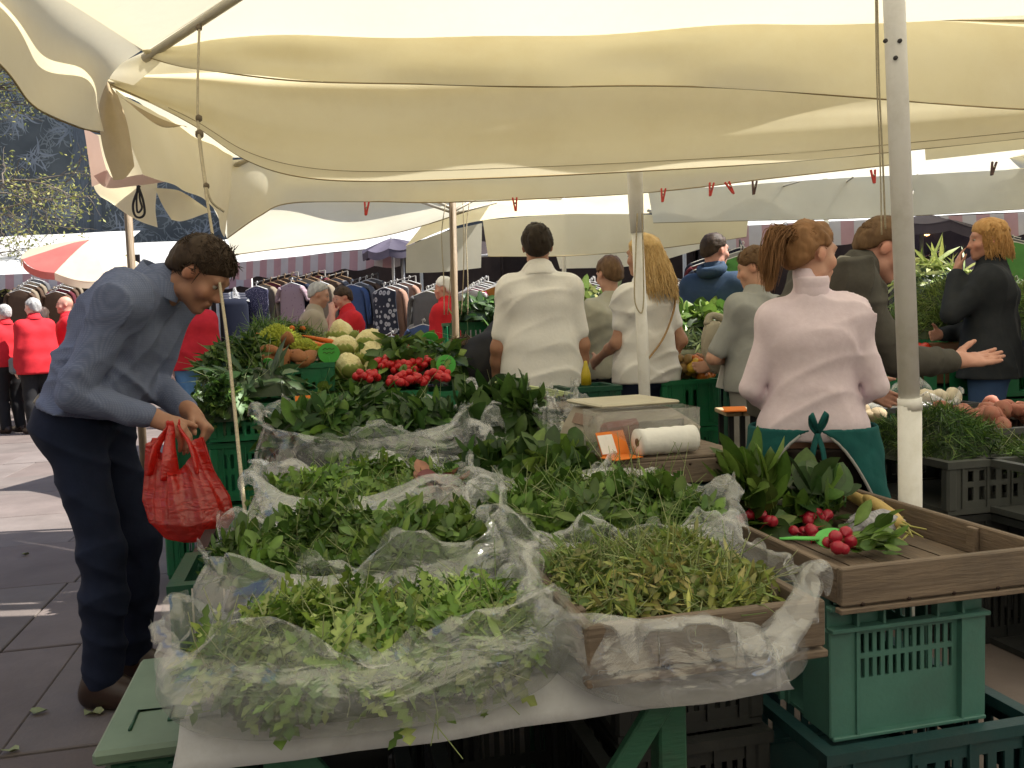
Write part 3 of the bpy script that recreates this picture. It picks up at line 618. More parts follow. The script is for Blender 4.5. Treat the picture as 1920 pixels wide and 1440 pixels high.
def surface_net(fn, lo, hi, h):
    n = np.ceil((hi - lo) / h).astype(int) + 2; m = 4; n = ((n + m - 1) // m) * m
    ax = [lo[i] + h * np.arange(n[i]) for i in range(3)]
    ca = [lo[i] + h * (m * np.arange(n[i] // m) + (m - 1) / 2) for i in range(3)]
    Cg = np.stack(np.meshgrid(*ca, indexing='ij'), -1).reshape(-1, 3).astype(np.float32)
    dc = fn(Cg).reshape(n // m)
    near = np.abs(dc) < m * h * 1.15
    D = np.repeat(np.repeat(np.repeat(dc, m, 0), m, 1), m, 2).astype(np.float32)
    idx = np.argwhere(np.repeat(np.repeat(np.repeat(near, m, 0), m, 1), m, 2))
    P = (lo + h * idx).astype(np.float32)
    D[idx[:, 0], idx[:, 1], idx[:, 2]] = np.concatenate([fn(P[i:i + 200000]) for i in range(0, len(P), 200000)]) if len(P) else 0
    I = D < 0; sh = tuple(k - 1 for k in I.shape)
    cor = [(a, b, c) for a in (0, 1) for b in (0, 1) for c in (0, 1)]
    sl = lambda A, a, b, c: A[a:a + sh[0], b:b + sh[1], c:c + sh[2]]
    cnt = sum(sl(I, *q).astype(np.int8) for q in cor)
    cells = np.argwhere((cnt > 0) & (cnt < 8))
    vid = np.full(sh, -1, np.int64); vid[cells[:, 0], cells[:, 1], cells[:, 2]] = np.arange(len(cells))
    vals = {q: D[cells[:, 0] + q[0], cells[:, 1] + q[1], cells[:, 2] + q[2]] for q in cor}
    acc = np.zeros((len(cells), 3), np.float32); w = np.zeros(len(cells), np.float32)
    for q in cor:
        for ax_ in range(3):
            if q[ax_] == 0:
                q2 = list(q); q2[ax_] = 1; a, b = vals[q], vals[tuple(q2)]
                cr = (a < 0) != (b < 0); t = np.where(cr, a / np.where(a == b, 1, a - b), 0)
                pt = np.tile(np.array(q, np.float32), (len(cells), 1)); pt[:, ax_] = t
                acc[cr] += pt[cr]; w[cr] += 1
    V = lo + h * (cells + acc / np.maximum(w, 1)[:, None])
    Fs = []
    for ax_ in range(3):
        o1, o2 = [(1, 2), (2, 0), (0, 1)][ax_]
        s0 = [slice(0, -1)] * 3; s1 = [slice(0, -1)] * 3; s0[ax_] = slice(0, -1); s1[ax_] = slice(1, None)
        a = I[tuple(s0)]; b = I[tuple(s1)] if True else None
        s1 = [slice(0, I.shape[i] - 1) for i in range(3)]; s1[ax_] = slice(1, I.shape[ax_]); b = I[tuple(s1)]
        e = np.argwhere(a != b); e = e[(e[:, o1] > 0) & (e[:, o2] > 0)]
        f = a[e[:, 0], e[:, 1], e[:, 2]]
        def g(d1, d2):
            c = e.copy(); c[:, o1] -= d1; c[:, o2] -= d2; return vid[c[:, 0], c[:, 1], c[:, 2]]
        q = np.stack([g(1, 1), g(0, 1), g(0, 0), g(1, 0)], 1); q[~f] = q[~f][:, ::-1]; Fs.append(q)
    F = np.concatenate(Fs); F = F[(F >= 0).all(1)]
    # one smoothing pass
    nb = np.zeros_like(V); c = np.zeros(len(V))
    for i in range(4):
        np.add.at(nb, F[:, i], V[F[:, (i + 1) % 4]]); np.add.at(c, F[:, i], 1)
    V = .45 * V + .55 * nb / np.maximum(c, 1)[:, None]
    return V, F

m_skin = M("skin", (1, 1, 1), (.90, .84, .82), scale=30, rough=.55, attr="Col", bump=.08, bscale=200, spec=.4, bdist=.003)
m_eye = M("eye_white", (.42, .38, .34), (.38, .34, .30), rough=.3); m_iris = M("iris", (.05, .03, .02), (.04, .025, .015), rough=.15)
def hair_mat(name, a, b): return M(name, a, b, scale=40, stretch=(1, 1, .25), rough=.6, bump=.3, bscale=120, spec=.2, bdist=.004)
m_h_dark = hair_mat("hair_dark_brown", (.035, .022, .014), (.065, .042, .027)); m_h_black = hair_mat("hair_near_black", (.022, .016, .012), (.04, .028, .02))
m_h_brown = hair_mat("hair_brown", (.10, .055, .028), (.17, .10, .05)); m_h_auburn = hair_mat("hair_light_brown", (.17, .085, .036), (.29, .15, .068))
m_h_blonde = hair_mat("hair_blonde", (.55, .36, .15), (.72, .52, .26)); m_h_gray = hair_mat("hair_grey", (.32, .31, .30), (.50, .49, .47)); m_h_white = hair_mat("hair_white", (.72, .71, .69), (.82, .81, .79))
def cloth(name, c, c2=None, **k):
    k.setdefault("rough", .85); k.setdefault("scale", 14); return M(name, c, c2 or tuple(q * .86 for q in c), bump=.3, bscale=70, spec=.25, bdist=.003, **k)
m_jeans = cloth("dark_jeans", (.014, .021, .048), (.009, .014, .034)); m_black = cloth("black_cloth", (.018, .018, .02)); m_bluejeans = cloth("blue_jeans", (.14, .30, .52), (.10, .22, .42))
m_red = cloth("red_jersey", (.62, .025, .035), (.52, .02, .03)); m_shoe = M("brown_leather_shoe", (.045, .022, .014), (.03, .015, .01), rough=.4); m_belt = M("belt_leather", (.02, .014, .012), rough=.4)

SKEL = dict(head=(0, .015, 1.635), neck=(0, -.01, 1.49), chest=(0, 0, 1.29), waist=(0, 0, 1.10), hip=(0, 0, .95),
            sh=(.157, -.01, 1.395), el=(.205, -.03, 1.11), wr=(.225, .04, .87), hp=(.095, 0, .93), kn=(.10, .03, .51), an=(.10, -.02, .09), toe=(.115, .17, .035))
SKIN = dict(fair=(.60, .35, .25), tan=(.50, .28, .19), ruddy=(.60, .32, .24), pale=(.68, .46, .38), deep=(.42, .22, .14))
def person(label, base, yaw, H, vox=.01, lean=0, J=None, skin='fair', hair=None, top=None, legs=None, shoes=m_shoe, head=(0, 0, 0), build=1.0, hands=None,
           female=False, group=None, stubble=0.0, legs_on=True, feet=True, face=True, belt=None, hunch=0, seed=0, extra=None, head_scale=1.0):
    s = H / 1.75; Rz = rotz(yaw); base = np.array([base[0], base[1], base[2] if len(base) > 2 else 0.0]); b_ = build
    j = {}
    for k, v in SKEL.items():
        v = np.array(v) * s
        if k in ('sh', 'el', 'wr', 'hp', 'kn', 'an', 'toe'):
            if female and k in ('sh', 'el', 'wr'): v = v * np.array([.84, 1, .995])
            j[k + 'R'] = v.copy(); j[k + 'L'] = v * np.array([-1, 1, 1])
        else: j[k] = v
    hipc = j['hip'].copy(); a = math.radians(-lean)
    for k in ('head', 'neck', 'chest', 'shR', 'shL', 'elR', 'elL', 'wrR', 'wrL'): j[k] = hipc + rotx(a) @ (j[k] - hipc)
    j['waist'] = hipc + rotx(a * .6) @ (j['waist'] - hipc)
    if hunch:
        for k in ('head', 'neck'): j[k] = j['chest'] + rotx(math.radians(-hunch)) @ (j[k] - j['chest'])
    for k, v in (J or {}).items(): j[k] = np.array(v, float)
    spine = unit(j['neck'] - j['hip']); torso_f = unit(np.cross([0, 0, 1.0], np.cross(spine, [0, 0, 1]) + np.array([1e-6, 0, 0]))) if False else rotx(a) @ np.array([0, 1.0, 0]); right = np.array([1.0, 0, 0])
    Rh = rotz(math.radians(head[1])) @ rotx(math.radians(-head[0])) @ roty(math.radians(head[2]))
    hs = s * .97 * head_scale; hc = j['head']
    h = lambda x, y, z: hc + Rh @ (np.array([x, y, z]) * hs)
    body = SDF(); tor = SDF(); arms = SDF()
    chw = (.075 if female else .090) * s * b_; 
    def torso(S, loose=0.0, waist_k=1.0):
        wk = (.80 if female else 1.0) * b_ * waist_k
        S.cap(j['chest'] - right * chw + spine * .04 * s, j['chest'] + right * chw + spine * .04 * s, .105 * s * (b_ ** .5), k=.05)
        S.cap(j['waist'] - right * .065 * s * wk, j['waist'] + right * .065 * s * wk, .100 * s * wk, k=.09)
        S.cap(j['chest'] - right * chw * .8, j['waist'] - right * .06 * s * wk, .105 * s * b_ ** .5, .098 * s * wk, k=.06); S.cap(j['chest'] + right * chw * .8, j['waist'] + right * .06 * s * wk, .105 * s * b_ ** .5, .098 * s * wk, k=.06)
        S.cap(j['waist'] - right * .06 * s * wk, j['hpL'] + np.array([.01, 0, .03]), .10 * s * wk, .112 * s * b_, k=.06); S.cap(j['waist'] + right * .06 * s * wk, j['hpR'] + np.array([-.01, 0, .03]), .10 * s * wk, .112 * s * b_, k=.06)
        S.cap(j['neck'] - spine * .05 * s, j['shL'] + spine * .005, .050 * s, .058 * s, k=.05); S.cap(j['neck'] - spine * .05 * s, j['shR'] + spine * .005, .050 * s, .058 * s, k=.05)
        S.cap(j['chest'] + right * chw * .9 + spine * .05 * s, j['shR'], .09 * s, .062 * s, k=.04); S.cap(j['chest'] - right * chw * .9 + spine * .05 * s, j['shL'], .09 * s, .062 * s, k=.04)
        if female:
            for q in (-1, 1): S.ell(j['chest'] + right * q * .075 * s + torso_f * .075 * s, np.array([.06, .06, .062]) * s, k=.05)
    ar = (.76 if female else .94) * b_ ** .5 * s
    def arm(S, side, upto=1.0, k=.03):
        a0, e0, w0 = j['sh' + side], j['el' + side], j['wr' + side]
        if upto <= .5:
            S.cap(a0, a0 + (e0 - a0) * upto * 2, .056 * ar, .056 * ar + (.045 - .056) * ar * upto * 2, k=k)
        else:
            S.cap(a0, e0, .056 * ar, .044 * ar, k=k); q = a0 * 0 + e0 + (w0 - e0) * (upto - .5) * 2
            S.cap(e0, e0 + (w0 - e0) * min(.35, (upto - .5) * 2), .045 * ar, .043 * ar, k=k)
            if (upto - .5) * 2 > .35: S.cap(e0 + (w0 - e0) * .35, q, .043 * ar, .043 * ar + (.029 - .043) * ar * ((upto - .5) * 2 - .35) / .65, k=k)
    def leg(S, side, k=.05, lw=1.0, flare=1.0):
        S.cap(j['hp' + side], j['kn' + side], .092 * s * b_ * lw, .060 * s * b_ ** .5 * lw, k=k)
        S.cap(j['kn' + side], j['kn' + side] + (j['an' + side] - j['kn' + side]) * .35, .060 * s * lw, .058 * s * lw, k=.04)
        S.cap(j['kn' + side] + (j['an' + side] - j['kn' + side]) * .35, j['an' + side], .058 * s * lw, .042 * s * lw * flare, k=.04)
    torso(body); [arm(body, q) for q in 'RL']
    if legs_on:
        [leg(body, q) for q in 'RL']
        for q in 'RL': body.cap(j['an' + q] - np.array([0, .03, .03]) * s, j['toe' + q], .04 * s, .03 * s, k=.03)
    # neck and head
    body.cap(j['neck'] - spine * .04 * s, h(0, -.025, -.05), (.045 if female else .056) * s, (.043 if female else .054) * s, k=.03)
    body.ell(h(0, -.015, .032), np.array([.074, .094, .088]) * hs, Rh, k=.02)
    body.ell(h(0, .028, -.018), np.array([.058, .062, .090]) * hs, Rh, k=.02)
    body.cap(h(-.038, .012, -.068), h(0, .068, -.092), .024 * hs, .020 * hs, k=.02); body.cap(h(.038, .012, -.068), h(0, .068, -.092), .024 * hs, .020 * hs, k=.02)
    body.cap(h(0, .082, .018), h(0, .103, -.026), .008 * hs, .0115 * hs, k=.012)
    body.cap(h(-.012, .092, -.030), h(.012, .092, -.030), .009 * hs, k=.010)
    body.cap(h(-.040, .074, .030), h(.040, .074, .030), .013 * hs, k=.014)
    body.cap(h(-.018, .088, -.056), h(.018, .088, -.056), .008 * hs, k=.008); body.cap(h(-.015, .086, -.068), h(.015, .086, -.068), .008 * hs, k=.008)
    for q in (-1, 1):
        body.ell(h(q * .076, -.008, -.006), np.array([.010, .021, .031]) * hs, Rh @ rotz(q * .35) @ rotx(-.15), k=.006)
        body.ell(h(q * .044, .06, -.028), np.array([.024, .022, .024]) * hs, Rh, k=.02)
    # hands
    nails = []
    for q in 'RL':
        hd = (hands or {}).get(q, {}); w0 = j['wr' + q]; d = unit(hd.get('d', w0 - j['el' + q])); sg = 1 if q == 'R' else -1
        nn = np.array(hd.get('n', [-sg, 0, 0]), float); nn = unit(nn - d * (nn @ d)); sd = np.cross(d, nn) * sg; sd = np.array(hd['side'], float) if 'side' in hd else sd
        sd = unit(sd - d * (sd @ d) - nn * (sd @ nn)); curl = hd.get('curl', .35); z = s * (.88 if female else 1.0) * hd.get('size', 1.0); spread = hd.get('spread', .06)
        body.cap(w0 - d * .02, w0 + d * .03 * z, .030 * ar, .028 * z, k=.02)
        for t in (-.026, -.009, .009, .026): body.cap(w0 + d * .02 * z + sd * t * .75 * z, w0 + d * .088 * z + sd * t * z, .0145 * z, .0135 * z, k=.014)
        for i, (t, L) in enumerate(((.028, .074), (.0095, .084), (-.0095, .078), (-.027, .060))):
            p = w0 + d * .092 * z + sd * t * z; dd = unit(d + sd * t / .03 * spread); ca = curl * (1 + .12 * i); rr = .0098 * z
            for f_, r2 in ((.46, .0092), (.30, .0084), (.24, .0076)):
                dd = unit(dd * math.cos(ca) + nn * math.sin(ca)); p2 = p + dd * L * f_ * z; body.cap(p, p2, rr, r2 * z, k=.006); p, rr = p2, r2 * z; ca = curl * 1.15
        p = w0 + d * .025 * z + sd * .026 * z; td = hd.get('thumb'); dd = unit(td) if td is not None else unit(d * .75 + sd * .75 + nn * .25)
        p2 = p + dd * .042 * z; body.cap(p, p2, .0155 * z, .0125 * z, k=.014); dd = unit(dd + d * .35 + nn * .12); p3 = p2 + dd * .034 * z; body.cap(p2, p3, .0118 * z, .0108 * z, k=.006); dd = unit(dd + d * .2); body.cap(p3, p3 + dd * .027 * z, .0106 * z, .0085 * z, k=.006)
    t_ = thing("person", label, "person", base, yaw, group)
    lo, hi = body.bounds()
    if not legs_on: lo[2] = max(lo[2], j['hip'][2] - .15)
    V, Fc = surface_net(lambda P: body(P), lo.astype(np.float64), hi.astype(np.float64), vox)
    L = (V - hc) @ Rh / hs; c0 = np.array(SKIN[skin] if isinstance(skin, str) else skin); C = np.tile(c0, (len(V), 1))
    def paint(mask_d, r, col, w): 
        k = np.clip(1 - mask_d / r, 0, 1)[:, None] * w; C[:] = C * (1 - k) + np.array(col) * k
    dist = lambda x, y, z, sx=1, sy=1, sz=1: np.sqrt((((L - np.array([x, y, z])) * np.array([sx, sy, sz])) ** 2).sum(1))
    for q in (-1, 1): paint(dist(q * .034, .09, .036, .5, .5, 1.4), .016, (.05, .03, .02), .75); paint(dist(q * .045, .07, -.03), .04, c0 * np.array([1.1, .8, .75]), .6); paint(dist(q * .08, -.005, -.005), .04, c0 * np.array([1.15, .85, .8]), .7)
    paint(dist(0, .092, -.062, .6, 1, 1.6), .018, c0 * np.array([.85, .5, .5]), .8); paint(dist(0, .11, -.02), .03, c0 * np.array([1.1, .82, .78]), .6)
    if stubble: paint(dist(0, .05, -.08, .8, .8, 1.0), .065, c0 * .45, stubble)
    obj("body", np_mesh("body", V, Fc, True, C), m_skin, t_)
    if face:
        for q in (-1, 1):
            e = MB().lathe([(0, -.0125 * hs)] + [(.0125 * hs * math.sin(x), -.0125 * hs * math.cos(x)) for x in np.linspace(.4, 2.7, 6)] + [(0, .0125 * hs)], 10, h(q * .033, .0695, .010)).build("eye", m_eye, t_)
            MB().lathe([(0, 0), (.0055 * hs, 0.0003), (.0045 * hs, .002 * hs), (0, .003 * hs)], 10, h(q * .033, .0812, .009), Rh @ rotx(-PI / 2)).build("iris", m_iris, e)
    # clothing
    if top:
        S = SDF(); torso(S, waist_k=top.get('waist', 1.04)); up = top.get('sleeve', 1.0); SA = SDF()
        for q in 'RL':
            if up > 0: arm(SA, q, up, k=.008)
        hem = top.get('hem', .90 * s); infl = top.get('infl', .014); am = top.get('fold', .006); kk = top.get('fk', 34)
        if not top.get('tucked'):                                   # hanging skirt of the garment, below the waist
            for q in 'RL': S.cap(j['hp' + q] + np.array([0, 0, .03]), np.array([j['hp' + q][0], j['hp' + q][1], hem - .05]), .120 * s * b_, .126 * s * b_, k=.05)
            S.cap((j['hpL'] + j['hpR']) / 2 + np.array([0, 0, .03]), np.array([0, (j['hpL'][1] + j['hpR'][1]) / 2, hem - .05]), .124 * s * b_, .130 * s * b_, k=.06)
        if top.get('collar', True): S.cap(j['neck'] - spine * .05 * s, j['neck'] + (h(0, -.02, -.06) - j['neck']) * top.get('neck', .0) * 12 * .08 / .08, (.048 if female else .060) * s, (.044 if female else .057) * s, k=.03)
        tilt = top.get('tilt', 0.0)
        def fn(P):
            e = folds(P, am, kk, seed + 1)
            d = np.maximum(S(P, infl) + e, (hem - P[:, 2] + P[:, 1] * tilt).astype(np.float32))
            if up > 0:
                f = SA(P, max(infl, .012)) + e * .45; k = .035; h_ = np.clip(.5 + .5 * (f - d) / k, 0, 1); d = f + (d - f) * h_ - k * h_ * (1 - h_)
            return d
        lo, hi = S.bounds(); l2, h2 = SA.bounds() if up > 0 else (lo, hi); lo = np.minimum(lo, l2) - .03; hi = np.maximum(hi, h2) + .03; V, Fc = surface_net(fn, lo.astype(float), hi.astype(float), vox)
        tm = obj("top", np_mesh("top", V, Fc), top['mat'], t_); tm.name = top.get('name', 'shirt')
        if top.get('collar_mat'):
            cp = []; 
            for w_ in np.linspace(.35, 2 * PI - .35, 26):
                a_ = w_ + PI / 2; cp.append(j['neck'] + spine * (.005 + .018 * (1 - math.sin(a_)) / 2) * s + right * math.cos(a_) * .078 * s + torso_f * math.sin(a_) * .082 * s)
            cb = MB(); cp = np.array(cp); 
            up_ = spine * .026 * s
            V_ = np.concatenate([cp - up_ * 1.1 + (cp - j['neck']) * .14, cp + up_, cp + up_ - (cp - j['neck']) * .07, cp - up_]); n_ = len(cp)
            cb.add(V_, [(i, i + 1, n_ + i + 1, n_ + i) for i in range(n_ - 1)] + [(n_ + i, n_ + i + 1, 2 * n_ + i + 1, 2 * n_ + i) for i in range(n_ - 1)] + [(2 * n_ + i, 2 * n_ + i + 1, 3 * n_ + i + 1, 3 * n_ + i) for i in range(n_ - 1)], True)
            cb.build("collar", top['collar_mat'], t_)
    if legs and legs_on:
        S = SDF(); lw = legs.get('lw', 1.12)
        S.cap(j['hpL'] + np.array([.02, 0, .03]), j['hpR'] + np.array([-.02, 0, .03]), .115 * s * b_, k=.05); S.cap(j['hip'] + np.array([0, 0, .06]) - right * .05, j['hip'] + np.array([0, 0, .06]) + right * .05, .10 * s * b_, k=.06)
        S.cap(j['hip'] - right * .07 + np.array([0, -.035, .0]), j['hip'] + right * .07 + np.array([0, -.035, 0]), .105 * s * b_, k=.05)
        [leg(S, q, lw=lw, flare=legs.get('flare', 1.25)) for q in 'RL']
        wz = legs.get('waist', 1.02 * s)
        if top and not top.get('tucked'): wz = min(wz, top.get('hem', .90 * s) + .015)
        fn2 = lambda P: np.maximum(np.maximum(S(P, .008) + folds(P, legs.get('fold', .006), 30, seed + 5), (P[:, 2] - wz - (P[:, 1] * legs.get('tilt', 0))).astype(np.float32)), (legs.get('end', .05) - P[:, 2]).astype(np.float32))
        lo, hi = S.bounds(); V, Fc = surface_net(fn2, lo.astype(float), hi.astype(float), vox); obj(legs.get('name', 'trousers'), np_mesh("trousers", V, Fc), legs['mat'], t_)
        if belt is not None:
            fn3 = lambda P: np.maximum(S(P, .016), np.abs(P[:, 2] - wz + .012 - P[:, 1] * legs.get('tilt', 0)).astype(np.float32) - .018)
            V, Fc = surface_net(fn3, np.array([lo[0], lo[1], wz - .12]), np.array([hi[0], hi[1], wz + .12]), min(vox, .008)); obj("belt", np_mesh("belt", V, Fc), belt, t_)
        if feet:
            for q in 'RL':
                S = SDF(); a_ = j['an' + q]; to = j['toe' + q]; fw = unit((to - a_) * np.array([1, 1, 0]))
                S.cap(np.array([a_[0], a_[1], .045]) - fw * .035 * s, np.array([to[0], to[1], .035]) + fw * .035, .042 * s, .034 * s, k=.03); S.cap(a_ - fw * .01, np.array([a_[0], a_[1], .05]) + fw * .06, .052 * s, .045 * s, k=.03)
                V, Fc = surface_net(lambda P: np.maximum(S(P, .006), (.004 - P[:, 2]).astype(np.float32)), *[x.astype(float) for x in S.bounds()], max(.008, vox)); obj("shoe", np_mesh("shoe", V, Fc), shoes, t_)
    if hair:
        make_hair(t_, hair, h, hs, Rh, hc, vox, seed)
    t_["_"] = 0; del t_["_"]
    info = dict(t=t_, j=j, h=h, s=s, Rz=Rz, base=base)
    info['w'] = lambda p: base + Rz @ np.asarray(p, float)
    return info
def make_hair(t_, hair, h, hs, Rh, hc, vox, seed):
    st = hair['style']; mat = hair['mat']; S = SDF(); th = hair.get('thick', .012)
    S.ell(h(0, -.015, .032), np.array([.0755, .0955, .0895]) * hs, Rh, k=.02)
    if st in ('short', 'balding', 'pony', 'long'): S.ell(h(0, -.055, -.015), np.array([.058, .048, .066]) * hs, Rh, k=.03)
    if hair.get('quiff'): S.ell(h(0, .045, .098), np.array([.05, .04, .018]) * hs, Rh, k=.04)
    y0, z0, y1, z1 = hair.get('line', (.092, .070, -.10, -.085))
    def fn(P):
        Lq = ((P - hc.astype(np.float32)) @ Rh.astype(np.float32)) / hs
        zl0 = z1 + (Lq[:, 1] - y1) * (z0 - z1) / (y0 - y1); tt = np.clip((Lq[:, 2] - zl0) / .045, 0, 1)
        d = S(P) - (.0015 + th * hs * tt * (2 - tt)) + tt * wob(P * np.array([1, 1, .5], np.float32), hair.get('rough', .0035), 90, seed + 9) + wob(P, .002, 230, seed + 10)
        zl = z1 + (Lq[:, 1] - y1) * (z0 - z1) / (y0 - y1)
        ear = np.sqrt(((Lq - np.array([0, .0, -.008], np.float32)) ** 2 * np.array([.0, 1, 1], np.float32)).sum(1)) 
        cut = np.maximum((zl - Lq[:, 2]) * hs * .8, np.where(np.abs(Lq[:, 0]) > .055, (.036 - ear) * hs, -1))
        if st == 'balding': cut = np.maximum(cut, (np.minimum(Lq[:, 2] - .062, .3)) * hs)
        return np.maximum(d, cut.astype(np.float32))
    lo, hi = S.bounds(); V, F = surface_net(fn, lo.astype(float), hi.astype(float), min(vox, .007))
    if st == 'pony':
        T_ = SDF(); tp = [np.array(x) for x in hair['tail']]
        for a_, b_ in zip(tp[:-1], tp[1:]): T_.cap(h(*a_), h(*b_), .019 * hs, .017 * hs, k=.02)
        V3, F3 = surface_net(lambda P: T_(P) + wob(P * np.array([2, 2, .4], np.float32), .003, 120, 5), *[x.astype(float) for x in T_.bounds()], .006); F = np.vstack([F, F3 + len(V)]); V = np.vstack([V, V3])
    r = np.random.default_rng(seed + 77); mb = MB(); ns = hair.get('strands', 0)
    if ns:
        if st == 'short':
            for _ in range(ns):
                u = r.normal(size=3); u /= np.linalg.norm(u); u[2] = abs(u[2]) * .9 + .05 if r.random() < .75 else u[2]
                if u[1] > .35 and u[2] < .55: continue
                p = np.array([.076, .096, .090]) * (1 + th * 8) * u * .99 + np.array([0, -.015, .032])
                y_, z_ = p[1], p[2]
                if z_ < z1 + (y_ - y1) * (z0 - z1) / (y0 - y1): continue
                fl = unit(np.array([u[0] * .6, .5, -.2 + .5 * u[2]]) + r.normal(size=3) * .35); fl = unit(fl - u * (fl @ u) * .92)
                l = hair.get('len', .022) * r.uniform(.6, 1.3) * (1.5 if u[1] > .3 else 1.0)
                q = [h(*p), h(*(p + fl * l * .5 + u * .004)), h(*(p + fl * l + u * .001))]; mb.tube(np.array(q), [.0022, .0019, .0006], 3, cap=False)
        if st in ('long', 'pony'):
            root = np.array(hair.get('knot', (0, -.115, .055)))
            for i in range(ns):
                ph = r.uniform(-1, 1) * hair.get('spread_phi', 2.2); thh = r.uniform(.05, 1.25)
                u = np.array([math.sin(ph) * math.sin(thh), -math.cos(ph) * math.sin(thh) if st == 'long' else r.uniform(-1, .85) * math.sin(thh), math.cos(thh)])
                u[0] = math.sin(thh) * math.sin(ph)
                p = np.array([.080, .100, .094]) * (1 + th * 4) * u + np.array([0, -.015, .032])
                if st == 'long':
                    ll = hair['len'] * r.uniform(.75, 1.08); out = np.array([u[0], u[1], 0]) ; out = out / (np.linalg.norm(out) + .15)
                    side = out * np.array([.095, .105, 0]) + np.array([0, -.02, 0]); wv = r.uniform(0, 6)
                    pts = [p * .99, p + np.array([out[0] * .02, out[1] * .02, -.02])]
                    top_z = p[2]
                    for t in np.linspace(.18, 1, 7):
                        z = top_z - t * ll; k = .9 + .35 * t * hair.get('flare', .6)
                        pts.append(np.array([side[0] * k + .008 * math.sin(wv + t * 7), side[1] * k - .02 * t + .008 * math.cos(wv * 1.3 + t * 6) - hair.get('back', .0) * t, z]) + r.normal(size=3) * .004)
                    q = catmull(np.array([h(*x) for x in pts]), 14); mb.tube(q, np.interp(np.linspace(0, 1, 14), [0, .3, .85, 1], [.0018, .0024, .0020, .0005]) * hs, 4, cap=False)
                else:
                    u = np.array([r.uniform(-1, 1), r.uniform(-.95, .9), 0]); n_ = math.hypot(u[0], u[1]);
                    if n_ > 1: u /= n_ * 1.02
                    u[2] = math.sqrt(max(0, 1 - u[0] ** 2 - u[1] ** 2)) * (1 if r.random() < .7 else -.4)
                    p = np.array([.080, .100, .094]) * (1 + th * 3) * u + np.array([0, -.015, .032])
                    if p[2] < z1 + (p[1] - y1) * (z0 - z1) / (y0 - y1): continue
                    mdir = (p + root) / 2 - np.array([0, -.015, .032]); mdir = mdir / (np.sqrt(((mdir / np.array([.080, .100, .094])) ** 2).sum()) + 1e-6) * (1.05) + np.array([0, -.015, .032])
                    q = catmull(np.array([h(*p), h(*mdir), h(*(root + r.normal(size=3) * .008))]), 9); mb.tube(q, np.linspace(.0011, .0014, 9) * hs, 4, cap=False)
    if st == 'pony':
        tl = [np.array(x) for x in hair['tail']]
        for i in range(hair.get('tail_n', 130)):
            o = r.normal(size=3) * np.array([1, 1, .5]); pts = [tl[0] + o * .008] + [x + o * hair.get('tail_w', .022) * (1 - .25 * (k / len(tl))) + r.normal(size=3) * .006 for k, x in enumerate(tl[1:])]
            e = r.uniform(.7, 1.05); q = catmull(np.array([h(*x) for x in pts]), 16)[: int(16 * min(1, e))]
            mb.tube(q, np.interp(np.linspace(0, 1, len(q)), [0, .2, .8, 1], [.0012, .0017, .0015, .0004]) * hs, 4, cap=False)
        MB().tube([h(*(tl[0] + np.array([0, .012, .0]))), h(*(tl[0] - np.array([0, .012, .004])))], .019 * hs, 10).build("hair_tie", m_belt, t_)
    n0 = len(V); V2 = np.array(mb.v).reshape(-1, 3) if mb.v else np.zeros((0, 3)); F2 = np.array([f for f in mb.f], int).reshape(-1, 4) + n0 if mb.f else np.zeros((0, 4), int)
    o = obj("hair", np_mesh("hair", np.vstack([V, V2]), np.vstack([F, F2])), mat, t_); return o
# --- bending man in the blue-grey shirt
def check_mat(name, c, d, k):
    m, n, l = new_mat(name); out = n.new("ShaderNodeOutputMaterial"); b = n.new("ShaderNodeBsdfPrincipled"); b.inputs["Roughness"].default_value = .85; b.inputs["Specular IOR Level"].default_value = .2; tc = n.new("ShaderNodeTexCoord"); prev = None
    for ax in ('X', 'Z'):
        w = n.new("ShaderNodeTexWave"); w.bands_direction = ax; w.inputs["Scale"].default_value = k; w.inputs["Distortion"].default_value = .6; w.inputs["Detail"].default_value = 1; l.new(tc.outputs["Object"], w.inputs[0])
        if prev is None: prev = w.outputs["Fac"]
        else:
            mx = n.new("ShaderNodeMath"); mx.operation = 'MULTIPLY'; l.new(prev, mx.inputs[0]); l.new(w.outputs["Fac"], mx.inputs[1]); prev = mx.outputs[0]
    cr = n.new("ShaderNodeValToRGB"); cr.color_ramp.elements[0].color = (*c, 1); cr.color_ramp.elements[1].color = (*d, 1); l.new(prev, cr.inputs[0]); l.new(cr.outputs[0], b.inputs["Base Color"])
    nz = n.new("ShaderNodeTexNoise"); nz.inputs["Scale"].default_value = 22; nz.inputs["Detail"].default_value = 4; bp = n.new("ShaderNodeBump"); bp.inputs["Strength"].default_value = .5; bp.inputs["Distance"].default_value = .012; l.new(tc.outputs["Object"], nz.inputs[0]); l.new(nz.outputs[0], bp.inputs["Height"]); l.new(bp.outputs[0], b.inputs["Normal"]); l.new(b.outputs[0], out.inputs[0]); return m
m_shirt = check_mat("blue_grey_check_shirt", (.145, .175, .275), (.205, .235, .345), 55)
